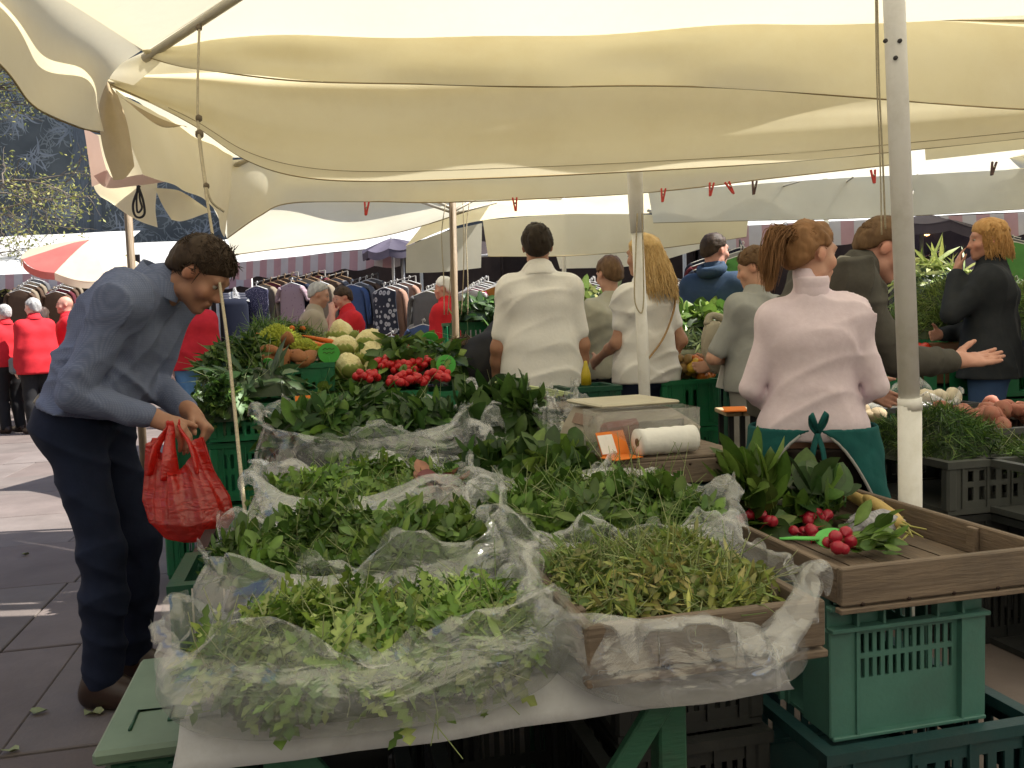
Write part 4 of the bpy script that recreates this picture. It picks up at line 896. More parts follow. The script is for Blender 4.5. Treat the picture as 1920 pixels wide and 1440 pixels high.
fg = person("dark-haired man bending over the greens in a blue-grey checked shirt and dark jeans", (-1.42, 2.92), -PI / 2, 1.80, vox=.0065, lean=31, skin='deep', head=(46, 0, 0), stubble=.35,
    J=dict(waist=(0, .025, 1.10), chest=(0, .10, 1.25), neck=(0, .235, 1.425), head=(0, .375, 1.455), shR=(.19, .195, 1.365), shL=(-.19, .22, 1.39), elR=(.25, .045, 1.075), wrR=(.14, .245, .985), elL=(-.20, .11, 1.08), wrL=(-.05, .29, .985),
           hip=(0, -.04, .97), hpR=(.095, -.045, .94), hpL=(-.095, -.035, .94), knR=(.10, .03, .53), knL=(-.10, .06, .53), anR=(.10, .0, .09), anL=(-.12, .01, .09), toeR=(.12, .205, .035), toeL=(-.13, .225, .035)),
    hands=dict(R=dict(d=(-.15, .85, -.50), n=(-.25, -.35, -.9), side=(-.9, .2, .1), curl=.62, thumb=(-.5, .8, -.25)), L=dict(d=(.2, .7, -.65), n=(.2, -.55, -.8), side=(.9, .2, .1), curl=1.0)),
    hair=dict(style='short', mat=m_h_dark, thick=.012, rough=.003, strands=3200, len=.024, line=(.090, .066, -.10, -.075)),
    top=dict(mat=m_shirt, sleeve=.94, infl=.012, fold=.014, fk=40, hem=1.0, tilt=-.25, tucked=True, waist=1.12, collar_mat=m_shirt, neck=.02), legs=dict(mat=m_jeans, waist=1.035, tilt=-.25, fold=.007, lw=.98, flare=1.25, end=.075), belt=m_belt, build=.88, seed=1)
# --- stallholder in pink turtleneck
m_pink = cloth("pale_pink_knit", (.78, .665, .73), (.72, .60, .665), scale=40); m_teal = cloth("teal_apron", (.012, .105, .10), (.01, .085, .085)); m_darkskirt = cloth("charcoal_trousers", (.045, .035, .032))
pk = person("young woman stallholder with a ponytail in a pale pink turtleneck and teal apron", (1.03, 2.92), math.radians(-14), 1.555, vox=.0065, female=True, skin='fair', head=(6, -58, 0),
    J=dict(elR=(.205, .0, 1.0), wrR=(.11, .19, .92), elL=(-.205, -.01, 1.0), wrL=(-.12, .18, .91)),
    hair=dict(style='pony', mat=m_h_auburn, thick=.010, strands=1600, line=(.088, .078, -.10, -.085), knot=(0, -.105, .075), tail=[(0, -.11, .075), (0, -.145, .072), (.005, -.172, .02), (0, -.175, -.05), (-.015, -.165, -.14)], tail_n=900, tail_w=.016),
    top=dict(mat=m_pink, name='turtleneck', sleeve=.97, infl=.008, fold=.009, fk=44, hem=.825, neck=.075, waist=1.10), legs=dict(mat=m_darkskirt, waist=.80), seed=2, build=.86, head_scale=1.03)
jn = pk['j']; nd = unit(jn['head'] - jn['neck'] - np.array([0, .03, 0])); nr = [(.050, -.035), (.056, -.028), (.0575, -.010), (.0555, .004), (.0555, .010), (.0575, .020), (.0565, .036), (.052, .043), (.047, .040)]
zz_ = np.array([0, 0, 1.0]); ax_ = np.cross(zz_, nd); Kx = np.array([[0, -ax_[2], ax_[1]], [ax_[2], 0, -ax_[0]], [-ax_[1], ax_[0], 0]]); Rn = np.eye(3) + Kx + Kx @ Kx / (1 + nd[2])
MB().lathe(nr, 28, jn['neck'] + nd * .012 + np.array([0, -.004, 0]), Rn, squash=1.06).build("rolled_neck", m_pink, pk['t'])
# apron: wraps the hips, open at the back, tied in a bow
jb = pk['j']; hz = .86
ap = SDF(); ap.cap(jb['hip'] - np.array([.055, 0, -.0]), jb['hip'] + np.array([.055, 0, 0]), .125, k=.05); ap.cap(jb['hip'] - np.array([.075, 0, .25]), jb['hip'] + np.array([.075, 0, -.25]) * np.array([1, 1, -1]) * np.array([1, 1, -1]), .14, k=.08)
ap = SDF(); 
for sx in (-1, 1): ap.cap((sx * .055, .0, .90), (sx * .085, .01, .52), .122, .145, k=.08)
def apfn(P):
    d = np.abs(ap(P, .022) + ridge(P, .006, 24, 91)) - .006; d = np.maximum(d, P[:, 2] - .875); d = np.maximum(d, .46 - P[:, 2])
    op = .012 + np.clip(.865 - P[:, 2], 0, 1) ** .6 * .42                      # opening at the back widening downwards
    return np.maximum(d, np.where(P[:, 1] < 0, op - np.abs(P[:, 0] + .01), -1)).astype(np.float32)
V, Fc = surface_net(apfn, np.array([-.30, -.24, .44]), np.array([.30, .24, .92]), .0065); obj("apron", np_mesh("apron", V, Fc), m_teal, pk['t'])
m_trim = cloth("grey_apron_trim", (.38, .38, .38))
for sx in (-1, 1):
    pts = []
    for z in np.linspace(.855, .50, 14):
        x = sx * (.016 + (.865 - z) ** .6 * .42) - .01; yy = -.155 - .012 * (.87 - z) + max(0, abs(x) - .06) ** 2 * 2.2
        pts.append((x, yy, z))
    MB().tube(np.array(pts), .0055, 6).build("apron_trim", m_trim, pk['t'])
bow = MB(); bow.tube(catmull([(0, -.16, .865), (.012, -.185, .905), (.026, -.18, .93), (.022, -.165, .90), (.0, -.158, .862)], 16), .011, 6, flat=.35)
bow.tube(catmull([(0, -.16, .865), (-.014, -.185, .905), (-.022, -.18, .925), (-.02, -.165, .89), (.0, -.158, .862)], 16), .011, 6, flat=.35); bow.build("apron_bow", m_teal, pk['t'])
for x in (-.018, .016): MB().tube(catmull([(0, -.165, .862), (x, -.178, .80), (x * 1.3, -.176, .72), (x * 1.2, -.172, .66)], 14), .014, 6, flat=.3).build("apron_string", m_teal, pk['t'])
# --- man leaning across behind her, palm held out
m_jk = cloth("olive_grey_jacket", (.085, .08, .068), (.06, .056, .047)); m_jkd = cloth("black_vest", (.022, .022, .022))
ln = person("short-haired man in a dark grey jacket leaning forward with one palm held out", (1.09, 3.28), math.radians(-86), 1.72, vox=.0065, lean=20, hunch=22, skin='ruddy', head=(28, -12, 0), stubble=.15,
    J=dict(elR=(.20, .30, 1.07), wrR=(.15, .54, 1.06), elL=(-.22, .18, 1.05), wrL=(-.2, .36, .95)),
    hands=dict(R=dict(d=(.10, 1, .03), n=(.45, -.1, .85), side=(-.85, .2, .5), curl=.10, spread=.16, thumb=(-.35, .75, .55), size=1.08)),
    hair=dict(style='short', mat=m_h_brown, thick=.008, rough=.002, strands=700, len=.016, line=(.088, .075, -.10, -.06)),
    top=dict(mat=m_jk, name='jacket', sleeve=.95, infl=.020, fold=.016, fk=34, hem=.86, neck=.03, collar_mat=cloth("grey_collar", (.30, .29, .26))), legs=dict(mat=m_black), seed=3, build=1.0)
# --- man in white polo, seen from behind
m_polo = cloth("white_pique", (.84, .83, .81), (.80, .79, .77), scale=60)
po = person("man seen from behind in a white polo shirt and brown trousers", (.17, 4.85), math.radians(4), 1.80, vox=.009, skin='deep', head=(4, -6, 0), build=.96,
    J=dict(elR=(.235, -.01, 1.12), wrR=(.235, .10, .88), elL=(-.24, .0, 1.12), wrL=(-.25, .12, .90)),
    hair=dict(style='short', mat=m_h_black, thick=.013, rough=.004, strands=500, len=.02, line=(.092, .062, -.10, -.085)),
    top=dict(mat=m_polo, name='polo_shirt', sleeve=.38, infl=.014, fold=.0085, fk=30, hem=.885, waist=1.16, collar_mat=m_polo, neck=.02), legs=dict(mat=cloth("brown_trousers", (.20, .10, .055))), seed=4)
# --- blonde woman in white T-shirt
m_tee = cloth("white_tee", (.83, .82, .80), (.79, .78, .76))
bl = person("blonde woman with long hair in a white T-shirt behind the middle white pole", (.80, 5.05), math.radians(28), 1.74, vox=.009, female=True, skin='tan', head=(4, 22, 0),
    J=dict(elL=(-.20, .02, 1.12), wrL=(-.17, .26, 1.02), elR=(.22, -.06, 1.12), wrR=(.18, .10, .93)),
    hair=dict(style='long', mat=m_h_blonde, thick=.014, strands=1300, len=.36, flare=1.1, back=.05, line=(.085, .075, -.12, -.12), spread_phi=2.1),
    top=dict(mat=m_tee, name='t_shirt', sleeve=.30, infl=.013, fold=.010, fk=34, hem=.88, waist=1.3), legs=dict(mat=m_jeans), seed=5, build=.90)
m_strap = M("tan_leather", (.42, .26, .11), (.34, .20, .08), rough=.5)
MB().tube(catmull([(.16, -.02, 1.50), (.12, -.13, 1.36), (.02, -.155, 1.16), (-.10, -.12, 1.0)][::-1], 18), .016, 6, flat=.25).build("bag_strap", m_strap, bl['t'])
# --- person with a sage sleeve half hidden behind her
sg = person("person in a pale sage long-sleeved top hidden behind the blonde woman", (.66, 5.6), math.radians(20), 1.66, vox=.013, female=True, skin='fair', head=(10, 10, 0),
    hair=dict(style='short', mat=m_h_brown, thick=.014), J=dict(elL=(-.26, -.02, 1.12), wrL=(-.18, .22, 1.0)), top=dict(mat=cloth("sage_jersey", (.46, .45, .36)), sleeve=.80, infl=.016, fold=.007, hem=.88), legs=dict(mat=m_black), seed=6)
# --- person in black bending, left of the polo man
bk = person("person in black bending low beside the man in the white polo", (-.20, 5.2), math.radians(-55), 1.70, vox=.012, lean=50, skin='fair', head=(50, 0, 0), female=True, hair=dict(style='short', mat=m_h_black, thick=.016), J=dict(elL=(-.27, .36, .92), wrL=(-.22, .48, .72), elR=(.2, .4, .9), wrR=(.18, .5, .7)),
    top=dict(mat=m_black, sleeve=.98, infl=.03, fold=.010, hem=.80), legs=dict(mat=m_black), seed=7, build=1.15)
# --- man in navy hoodie
m_hood = cloth("navy_hoodie", (.035, .065, .115), (.028, .052, .095))
hd = person("man in a navy hooded sweatshirt standing among the vegetable crates", (1.49, 6.2), math.radians(-38), 1.85, vox=.010, skin='ruddy', head=(2, -22, 0), build=1.08,
    hair=dict(style='short', mat=m_h_dark, thick=.007, rough=.002, strands=250, len=.014, line=(.088, .075, -.10, -.055)),
    J=dict(elR=(.27, .04, 1.15), wrR=(.2, .28, 1.04), elL=(-.29, .02, 1.15), wrL=(-.22, .26, 1.02)), top=dict(mat=m_hood, name='hoodie', sleeve=.95, infl=.022, fold=.014, fk=30, hem=.88, waist=1.15, neck=.02), legs=dict(mat=m_jeans), seed=8)
hdj = hd['j']; MB().lathe([(.055, -.02), (.098, -.015), (.112, .02), (.10, .055), (.07, .06), (.06, .03)], 18, hdj['neck'] + np.array([0, -.035, .0]), rotx(.35)).build("hood", m_hood, hd['t'])
# --- boy with arms crossed
m_gtee = cloth("grey_tee", (.36, .37, .36), (.31, .32, .31))
by = person("boy in a grey T-shirt with his arms crossed over a cloth bag", (1.36, 4.72), math.radians(35), 1.62, vox=.009, skin='fair', head=(14, 30, 0), build=.84,
    hair=dict(style='short', mat=m_h_brown, thick=.014, rough=.004, strands=500, len=.024, line=(.09, .055, -.10, -.075)),
    J=dict(elL=(-.24, .10, 1.03), wrL=(.02, .22, 1.02), elR=(.23, .10, 1.03), wrR=(-.06, .25, .98)), top=dict(mat=m_gtee, name='t_shirt', sleeve=.42, infl=.014, fold=.012, fk=34, hem=.84, waist=1.15), legs=dict(mat=cloth("grey_shorts", (.34, .33, .31)), end=.45), seed=9)
# --- woman in dark jacket on the right
m_dj = cloth("charcoal_jacket", (.028, .032, .038), (.02, .024, .03))
wd = person("woman with shoulder-length ginger blonde hair in a dark jacket, hand to her face", (2.86, 5.1), math.radians(62), 1.77, vox=.010, female=True, skin='ruddy', head=(4, 12, 0),
    hair=dict(style='long', mat=hair_mat("hair_ginger_blonde", (.42, .22, .075), (.60, .36, .15)), thick=.014, strands=1200, len=.20, flare=.5, line=(.085, .07, -.12, -.12), spread_phi=2.3),
    J=dict(elL=(-.20, .20, 1.22), wrL=(-.07, .17, 1.47), elR=(.24, .12, 1.12), wrR=(.04, .26, 1.10)), hands=dict(L=dict(d=(.25, -.05, 1), n=(.3, -1, 0), curl=.25)), top=dict(mat=m_dj, name='jacket', sleeve=.95, infl=.022, fold=.013, fk=30, hem=.84, waist=1.2, neck=.02), legs=dict(mat=cloth("mid_blue_jeans", (.045, .09, .20))), seed=10, build=1.06)
# --- people of the back aisle
def aisle(label, px, Y, H, yaw, **k):
    p = at(px, 640, Y); k.setdefault('vox', .015); k.setdefault('skin', 'pale'); return person(label, (p[0], p[1]), yaw, H, **k)
m_dk = cloth("black_trousers", (.02, .02, .022))
redtop = lambda sl=.40, **q: dict(mat=m_red, sleeve=sl, infl=.022, fold=.008, fk=20, hem=q.get('hem', .90), waist=1.15, neck=.02, collar_mat=m_red)
g_red = "men in red shirts in the aisle"
aisle("grey-haired man in a red shirt at the very left edge of the photo", 12, 11.6, 1.74, math.radians(62), hair=dict(style='short', mat=m_h_gray, thick=.010), top=redtop(.9), legs=dict(mat=m_dk), seed=20, group=g_red, build=1.05)
r2 = aisle("grey-haired man in a red jacket with a small grey bag at his hip", 66, 11.4, 1.80, math.radians(50), hair=dict(style='short', mat=m_h_gray, thick=.010), top=redtop(.97, hem=.80), legs=dict(mat=m_dk), seed=21, group=g_red, build=1.1, head=(0, 20, 0))
bald = aisle("bald man in a red shirt holding up a white paper", 128, 11.9, 1.84, math.radians(120), hair=None, top=redtop(.6), legs=dict(mat=m_dk), seed=22, group=g_red, skin='ruddy', J=dict(elR=(.25, .08, 1.14), wrR=(.12, .30, 1.30)))
aisle("dark-haired shopper half hidden between the men in red", 84, 12.6, 1.72, math.radians(10), hair=dict(style='short', mat=m_h_gray, thick=.014), top=dict(mat=m_black, sleeve=.9, infl=.02), legs=dict(mat=m_dk), seed=23)
aisle("man in a red polo shirt and light blue jeans behind the bending man", 362, 8.6, 1.76, math.radians(-150), hair=dict(style='short', mat=m_h_gray, thick=.010), top=redtop(.40), legs=dict(mat=m_bluejeans), seed=24, group=g_red, build=1.1)
aisle("older grey-haired man in a beige and maroon vest behind the vegetable heap", 588, 8.0, 1.70, math.radians(-75), hair=dict(style='short', mat=m_h_gray, thick=.008, line=(.07, .09, -.10, -.07)), skin='tan', top=dict(mat=cloth("beige_vest", (.40, .34, .25)), sleeve=.45, infl=.02, hem=.88), legs=dict(mat=m_dk), seed=25, head=(18, -8, 0), hunch=10)
aisle("man in a red shirt holding a phone to his ear", 657, 9.0, 1.70, math.radians(112), hair=dict(style='short', mat=m_h_dark, thick=.012), skin='ruddy', top=redtop(.42), legs=dict(mat=m_dk), seed=26, group=g_red, head=(18, 8, 0), hunch=8, build=1.1, J=dict(elR=(.21, .20, 1.24), wrR=(.10, .13, 1.52), elL=(-.23, .22, 1.16), wrL=(-.12, .20, 1.42)))
aisle("white-haired man in a red shirt with a strap across his chest", 838, 9.0, 1.76, math.radians(75), hair=dict(style='short', mat=m_h_white, thick=.012), skin='ruddy', top=redtop(.46), legs=dict(mat=m_dk), seed=27, group=g_red, build=1.12, head=(4, 12, 0))
# --- shopper at the right edge, only a hand reaches in
person("shopper beyond the right edge of the photo reaching a hand in", (3.28, 4.75), math.radians(90), 1.72, vox=.012, skin='ruddy', hair=dict(style='short', mat=m_h_brown), J=dict(elL=(-.2, .12, 1.12), wrL=(-.06, .26, 1.17), elR=(.23, .05, 1.1), wrR=(.12, .22, 1.1)), top=dict(mat=m_black, sleeve=.7), legs=dict(mat=m_dk), seed=30)
# ------------------------------------------------------------------ greens, film bags, crates
def tw(u, v, z): p = np.array([-.47, 1.15]) + u * UX + v * UY; return np.array([p[0], p[1], z])
RY = rotz(YAW)
LEAF = dict(oval=[(0, .06), (.14, .42), (.3, .82), (.5, 1.0), (.7, .88), (.87, .52), (1, .02)], lance=[(0, .15), (.3, .8), (.65, .9), (1, .02)],
            lobed=[(0, .05), (.24, .06), (.32, .75), (.40, .14), (.50, .95), (.58, .18), (.68, 1.0), (.76, .34), (.86, .75), (1, .04)],
            stalk=[(0, .05), (.3, .05), (.38, .42), (.5, .82), (.63, 1.0), (.77, .92), (.9, .58), (1, .03)], strap=[(0, .8), (.5, 1.0), (1, .1)], wisp=[(0, .5), (.5, .8), (1, .05)])
def leaf_arrays(P, N, L, W, kind, cols, seed, curl=.5, tilt=.8, cup=.25, vary=.45):
    r = np.random.default_rng(seed); n = len(P); st = LEAF[kind]; K = len(st); T = r.normal(size=(n, 3)) * .75 + np.stack([wob(P, 1.0, 26, seed + 31 + q, 3) for q in range(3)], -1); tone = np.clip(1 + wob(P, .20, 22, seed + 35, 3) + wob(P, .12, 60, seed + 36, 3), .55, 1.5)[:, None]; warm = np.clip(wob(P, .25, 14, seed + 37, 3), -.15, .45)[:, None];  N = N + r.normal(size=(n, 3)) * tilt; N /= np.linalg.norm(N, axis=1, keepdims=True)
    T -= N * (T * N).sum(1, keepdims=True); T /= np.linalg.norm(T, axis=1, keepdims=True); Bn = np.cross(N, T)
    Ls = L * r.uniform(1 - vary, 1 + vary, n); Ws = W * r.uniform(1 - vary, 1 + vary, n); cu = curl * r.uniform(-.4, 1.3, n)
    V = np.zeros((n, K, 3, 3)); cc = np.zeros((n, K, 3, 3)); base = np.asarray(cols)[r.integers(0, len(cols), n)] * r.uniform(.7, 1.3, (n, 1)) * tone * (1 + warm * np.array([.5, .1, .0]))
    for i, (t, w) in enumerate(st):
        ang = cu * t; x = Ls * np.where(np.abs(cu) > .02, np.sin(ang) / np.where(np.abs(cu) > .02, cu, 1), t); z = -Ls * np.where(np.abs(cu) > .02, (1 - np.cos(ang)) / np.where(np.abs(cu) > .02, cu, 1), 0)
        mid = P + T * x[:, None] + N * z[:, None]
        wv = r.normal(size=n) * .12
        for q, sd in enumerate((-1, 0, 1)):
            V[:, i, q] = mid + Bn * (sd * .5 * Ws * w)[:, None] + N * (abs(sd) * cup * Ws * w * (.5 + wv * sd))[:, None]
            cc[:, i, q] = base * (1.0 if sd else 1.25)
    F = []
    for i in range(K - 1):
        for q in range(2): F.append((i * 3 + q, i * 3 + q + 1, (i + 1) * 3 + q + 1, (i + 1) * 3 + q))
    F = (np.array(F)[None] + (np.arange(n) * K * 3)[:, None, None]).reshape(-1, 4)
    return V.reshape(-1, 3), F, cc.reshape(-1, 3)
def stem_arrays(P, N, L, r0, cols, seed, tilt=1.0):
    r = np.random.default_rng(seed); n = len(P); D = N * .25 + r.normal(size=(n, 3)) * tilt; D /= np.linalg.norm(D, axis=1, keepdims=True); K = 4; bend = r.normal(size=(n, 3)) * .35
    A = np.cross(D, r.normal(size=(n, 3))); A /= np.linalg.norm(A, axis=1, keepdims=True); Bq = np.cross(D, A); Ls = L * r.uniform(.5, 1.3, n); V = np.zeros((n, K, 3, 3))
    for i in range(K):
        t = i / (K - 1); c = P + D * (Ls * t)[:, None] + bend * (Ls * t * t)[:, None]
        for q in range(3): a = 2 * PI * q / 3; V[:, i, q] = c + r0 * (1 - .5 * t) * (math.cos(a) * A + math.sin(a) * Bq)
    F = [(i * 3 + q, i * 3 + (q + 1) % 3, (i + 1) * 3 + (q + 1) % 3, (i + 1) * 3 + q) for i in range(K - 1) for q in range(3)]
    F = (np.array(F)[None] + (np.arange(n) * K * 3)[:, None, None]).reshape(-1, 4); cc = np.asarray(cols)[r.integers(0, len(cols), n)] * r.uniform(.8, 1.2, (n, 1))
    return V.reshape(-1, 3), F, np.repeat(cc, K * 3, 0)
def merge(arrs):
    V, F, C, n = [], [], [], 0
    for v, f, c in arrs: V.append(v); F.append(f + n); C.append(c); n += len(v)
    return np.vstack(V), np.vstack(F), np.vstack(C)
m_leaf = M("leaf", (.82, .82, .82), (1.1, 1.1, 1.1), scale=60, attr="Col", rough=.42, trans=.28, spec=.45)
G_DARK = [(.036, .085, .018), (.05, .11, .025), (.07, .14, .032), (.027, .065, .016)]; G_MID = [(.085, .165, .026), (.115, .20, .038), (.06, .125, .022), (.15, .235, .05)]
G_BRIGHT = [(.17, .285, .045), (.23, .335, .065), (.125, .225, .038), (.085, .17, .032)]; G_YEL = [(.27, .33, .09), (.20, .28, .07), (.30, .31, .12), (.14, .22, .06)]; G_STEM = [(.34, .42, .17), (.26, .36, .13), (.42, .46, .24)]
def mound(c, a, b, rot, z0, peak, n, seed, layers=.05, sq=2.6, edge=1.0, low=.15):
    r = np.random.default_rng(seed); u = r.uniform(-1, 1, (n * 2, 2)); rho = (np.abs(u) ** sq).sum(1) ** (1 / sq); u = u[rho < 1][:n]; rho = rho[rho < 1][:n]
    hgt = lambda uu, rr: peak * (low + (1 - low) * np.clip(1 - rr ** 2.2, 0, 1) ** .7) * (1 + .22 * np.sin(uu[:, 0] * 5 + seed) * np.cos(uu[:, 1] * 4 + seed * 2))
    z = hgt(u, rho) - r.random(len(u)) ** 2 * layers; P = np.stack([u[:, 0] * a, u[:, 1] * b, z], 1); e = .02
    N = np.stack([u[:, 0] * .9 / max(a, .01) * peak * 1.6, u[:, 1] * .9 / max(b, .01) * peak * 1.6, np.ones(len(u))], 1); N /= np.linalg.norm(N, axis=1, keepdims=True)
    R = rotz(rot); return P @ R.T + np.array([c[0], c[1], z0]), N @ R.T
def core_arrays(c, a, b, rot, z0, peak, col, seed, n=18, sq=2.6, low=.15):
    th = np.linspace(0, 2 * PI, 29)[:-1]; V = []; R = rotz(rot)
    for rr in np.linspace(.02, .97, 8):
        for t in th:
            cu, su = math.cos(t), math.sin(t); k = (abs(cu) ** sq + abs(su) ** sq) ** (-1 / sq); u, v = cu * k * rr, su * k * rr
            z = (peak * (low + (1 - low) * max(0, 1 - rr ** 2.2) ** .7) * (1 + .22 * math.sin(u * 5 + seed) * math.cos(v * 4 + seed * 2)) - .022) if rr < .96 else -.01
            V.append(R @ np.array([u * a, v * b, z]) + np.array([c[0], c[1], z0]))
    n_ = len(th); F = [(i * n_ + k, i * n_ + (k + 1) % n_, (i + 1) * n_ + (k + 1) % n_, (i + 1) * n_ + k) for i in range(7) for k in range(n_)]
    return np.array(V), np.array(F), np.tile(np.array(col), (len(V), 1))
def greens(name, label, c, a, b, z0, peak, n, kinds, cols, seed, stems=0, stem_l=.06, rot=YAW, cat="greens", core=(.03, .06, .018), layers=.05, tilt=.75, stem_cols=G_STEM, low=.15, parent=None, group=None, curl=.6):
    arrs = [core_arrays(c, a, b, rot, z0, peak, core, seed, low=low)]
    P, N = mound(c, a, b, rot, z0, peak, n, seed, layers, low=low); k = 0
    for i, (kind, L, W, frac) in enumerate(kinds):
        m = int(len(P) * frac); arrs.append(leaf_arrays(P[k:k + m], N[k:k + m], L, W, kind, cols, seed + i + 1, tilt=tilt, curl=curl)); k += m
    if stems:
        P, N = mound(c, a * .95, b * .95, rot, z0, peak, stems, seed + 50, layers * .4, low=low); arrs.append(stem_arrays(P - N * .01, N, stem_l, .0016, stem_cols, seed + 51))
    V, F, C = merge(arrs); o = obj(name, np_mesh(name, V, F, True, C), m_leaf, parent)
    if parent is None: tag(o, label, cat, group, "stuff")
    return o
m_film = plastic_film("polythene", alpha=.18, col=(.86, .90, .93), gloss=.15, rough=.12, wr=8); m_film_w = plastic_film("milky_polythene", alpha=.24, col=(.86, .90, .93), gloss=.15, rough=.12, wr=8)
def film_bag(label, c, a, b, z0, rim, fold, seed, mat=None, n=220, m=46, rot=YAW, noise=.008, sq=2.8, pleat=.006, group="clear plastic bags of greens on the stall", bottom=True, lift=None):
    """rim: heights around the mouth (starting at the right-hand side, counter-clockwise); fold: how far the collar is turned outwards"""
    th = np.linspace(0, 2 * PI, n, endpoint=False)
    per = lambda ctl: np.array([np.interp(th, np.linspace(0, 2 * PI, len(ctl) + 1), list(ctl) + [ctl[0]])])[0]
    def smooth(x): 
        for _ in range(6): x = (np.roll(x, 1) + x * 2 + np.roll(x, -1)) / 4
        return x
    hr = smooth(per(rim)); fo = smooth(per(fold)); R = rotz(rot); G = np.zeros((n, m, 3)); r = np.random.default_rng(seed)
    k = (np.abs(np.cos(th)) ** sq + np.abs(np.sin(th)) ** sq) ** (-1 / sq); ph = r.uniform(0, 6, 6); vs = np.linspace(0, 1, m)
    for i, v in enumerate(vs):
        if v < .12: rr = .75 + .25 * v / .12 * 1.0; z = np.zeros(n); out = np.zeros(n)
        elif v < .68:
            t = (v - .12) / .56; rr = 1.0 + .09 * math.sin(PI * t) - .02 * t; z = hr * (t ** 1.15); out = np.zeros(n)
        else:
            t = (v - .68) / .32; rr = .98; out = fo * .75 * t ** 1.3; z = hr + .035 * np.sin(t * PI * .5) * (1 + .8 * np.sin(th * 5 + ph[1]) + .5 * np.sin(th * 8 + ph[3])) - np.maximum(fo, 0) * .85 * t ** 2.5
        pl = pleat * (np.sin(th * 17 + ph[0] + 2 * np.sin(th * 3 + ph[1])) + .7 * np.sin(th * 29 + ph[2] + 2 * np.sin(th * 5 + ph[3])) + .3 * np.sin(th * 41 + ph[4])) * max(0, v - .15) ** 1.2
        x = (a * rr * k + out + pl) * np.cos(th); y = (b * rr * k + out + pl) * np.sin(th)
        G[:, i] = np.stack([x, y, z + pl * .6], 1)
    rag = .012 * np.sin(th * 23 + ph[5]) + .016 * np.sin(th * 9 + ph[0]); G[:, -1, 2] += rag
    Gf = G.reshape(-1, 3); du = np.roll(G, -1, 0) - np.roll(G, 1, 0); dv = np.gradient(G, axis=1); Nn = np.cross(du, dv); Nn /= np.linalg.norm(Nn, axis=-1, keepdims=True) + 1e-9
    w = np.clip((vs - .05) * 3, 0, 1)[None, :]
    G = G + Nn * ((ridge(G, noise, 13, seed, 4) + ridge(G * np.array([1, 1, .35]), noise * .28, 34, seed + 3, 3) + wob(G, noise * 1.3, 8, seed + 5)) * w)[..., None]
    G[..., 2] = np.maximum(G[..., 2], .001)
    if lift is not None: G = lift(G)
    V = G.reshape(-1, 3) @ R.T + np.array([c[0], c[1], z0])
    o = obj("plastic_bag", np_mesh("plastic_bag", V, grid_faces(n, m, True)), mat or m_film); tag(o, label, "plastic bag", group); return o
def panel_bars(mb, w, h, t, rows, y=0.0, x0=0.0, z0=0.0):
    """a slotted crate wall in the XZ plane: rows = [(z_low, z_high, n_slots, margin)]"""
    z = z0
    for (a, b, n, mg) in rows + [(h + z0, h + z0, 0, 0)]:
        if a - z > 1e-4: mb.box((x0, y, (z + a) / 2), (w, t, a - z))
        if n:
            ww = (w - 2 * mg) / (n + (n + 1)); bw = ww
            for q in (-1, 1): mb.box((x0 + q * (w / 2 - (mg + bw * .5) / 2 - bw * .25), y, (a + b) / 2), (mg + bw, t, b - a))
            for i in range(1, n): mb.box((x0 - w / 2 + mg + bw + i * 2 * ww - ww * .0 - ww * .5 + ww * .0, y, (a + b) / 2), (ww, t * .9, b - a))
        z = b
def crate_parts(t, w, d, h, mat, rows, taper=.0):
    for q, (yy, r_, ww) in enumerate(((-d / 2 + .006, 0, w), (d / 2 - .006, PI, w), (0, PI / 2, d - .03), (0, -PI / 2, d - .03))):
        mb = MB(); panel_bars(mb, ww - .024, h - .03, .007, rows, z0=.015)
        for x in np.linspace(-ww / 2 + .06, ww / 2 - .06, 4): mb.box((x, -.007, h / 2), (.006, .008, h - .05))
        o = mb.build("side_panel", mat, t)
        if q < 2: o.location = (0, yy, 0); o.rotation_euler = (0, 0, r_)
        else: o.location = ((-1 if q == 2 else 1) * (w / 2 - .006) * (-1 if r_ > 0 else 1) * (1 if q == 2 else 1), 0, 0); o.rotation_euler = (0, 0, r_)
    for z_, hh, o_, t_ in ((h - .014, .026, .006, .034), (.012, .022, -.002, .022)):
        V = [(sx * (w / 2 + o_ - q), sy * (d / 2 + o_ - q), z_ + sz * hh / 2) for q in (0, t_) for sz in (-1, 1) for sx, sy in ((-1, -1), (1, -1), (1, 1), (-1, 1))]; F = []
        for i in range(4):
            n_ = (i + 1) % 4; F += [(i, n_, 4 + n_, 4 + i), (8 + n_, 8 + i, 12 + i, 12 + n_), (4 + i, 4 + n_, 12 + n_, 12 + i), (n_, i, 8 + i, 8 + n_)]
        MB().add(V, F).build("rim", mat, t)
    for sx in (-1, 1):
        for sy in (-1, 1): MB().box((sx * (w / 2 - .018), sy * (d / 2 - .018), h / 2 - .005), (.042, .042, h - .036), bev=.008).build("corner_post", mat, t)
    MB().box((0, 0, .012), (w - .02, d - .02, .010)).build("base", mat, t)
    return t
def crate(label, c, w, d, h, mat, rz=YAW, rows=None, group="plastic crates stacked about the stalls"):
    t = thing("plastic_crate", label, "crate", c, rz, group)
    return crate_parts(t, w, d, h, mat, rows or [(.05, h * .45, 10, .03), (h * .55, h - .06, 10, .03)])
PL = lambda nm, c, c2=None: M(nm, c, c2 or tuple(q * .8 for q in c), scale=6, rough=.45, dirt=tuple(q * .55 + .03 for q in c), dscale=5, bump=.08, bscale=90, spec=.4)
m_teal_c = PL("teal_crate", (.085, .225, .185)); m_green_c = PL("green_crate", (.012, .16, .062)); m_dkgreen_c = PL("dark_green_crate", (.012, .075, .042)); m_grey_c = PL("grey_crate", (.085, .09, .085)); m_black_c = PL("black_crate", (.03, .032, .032))
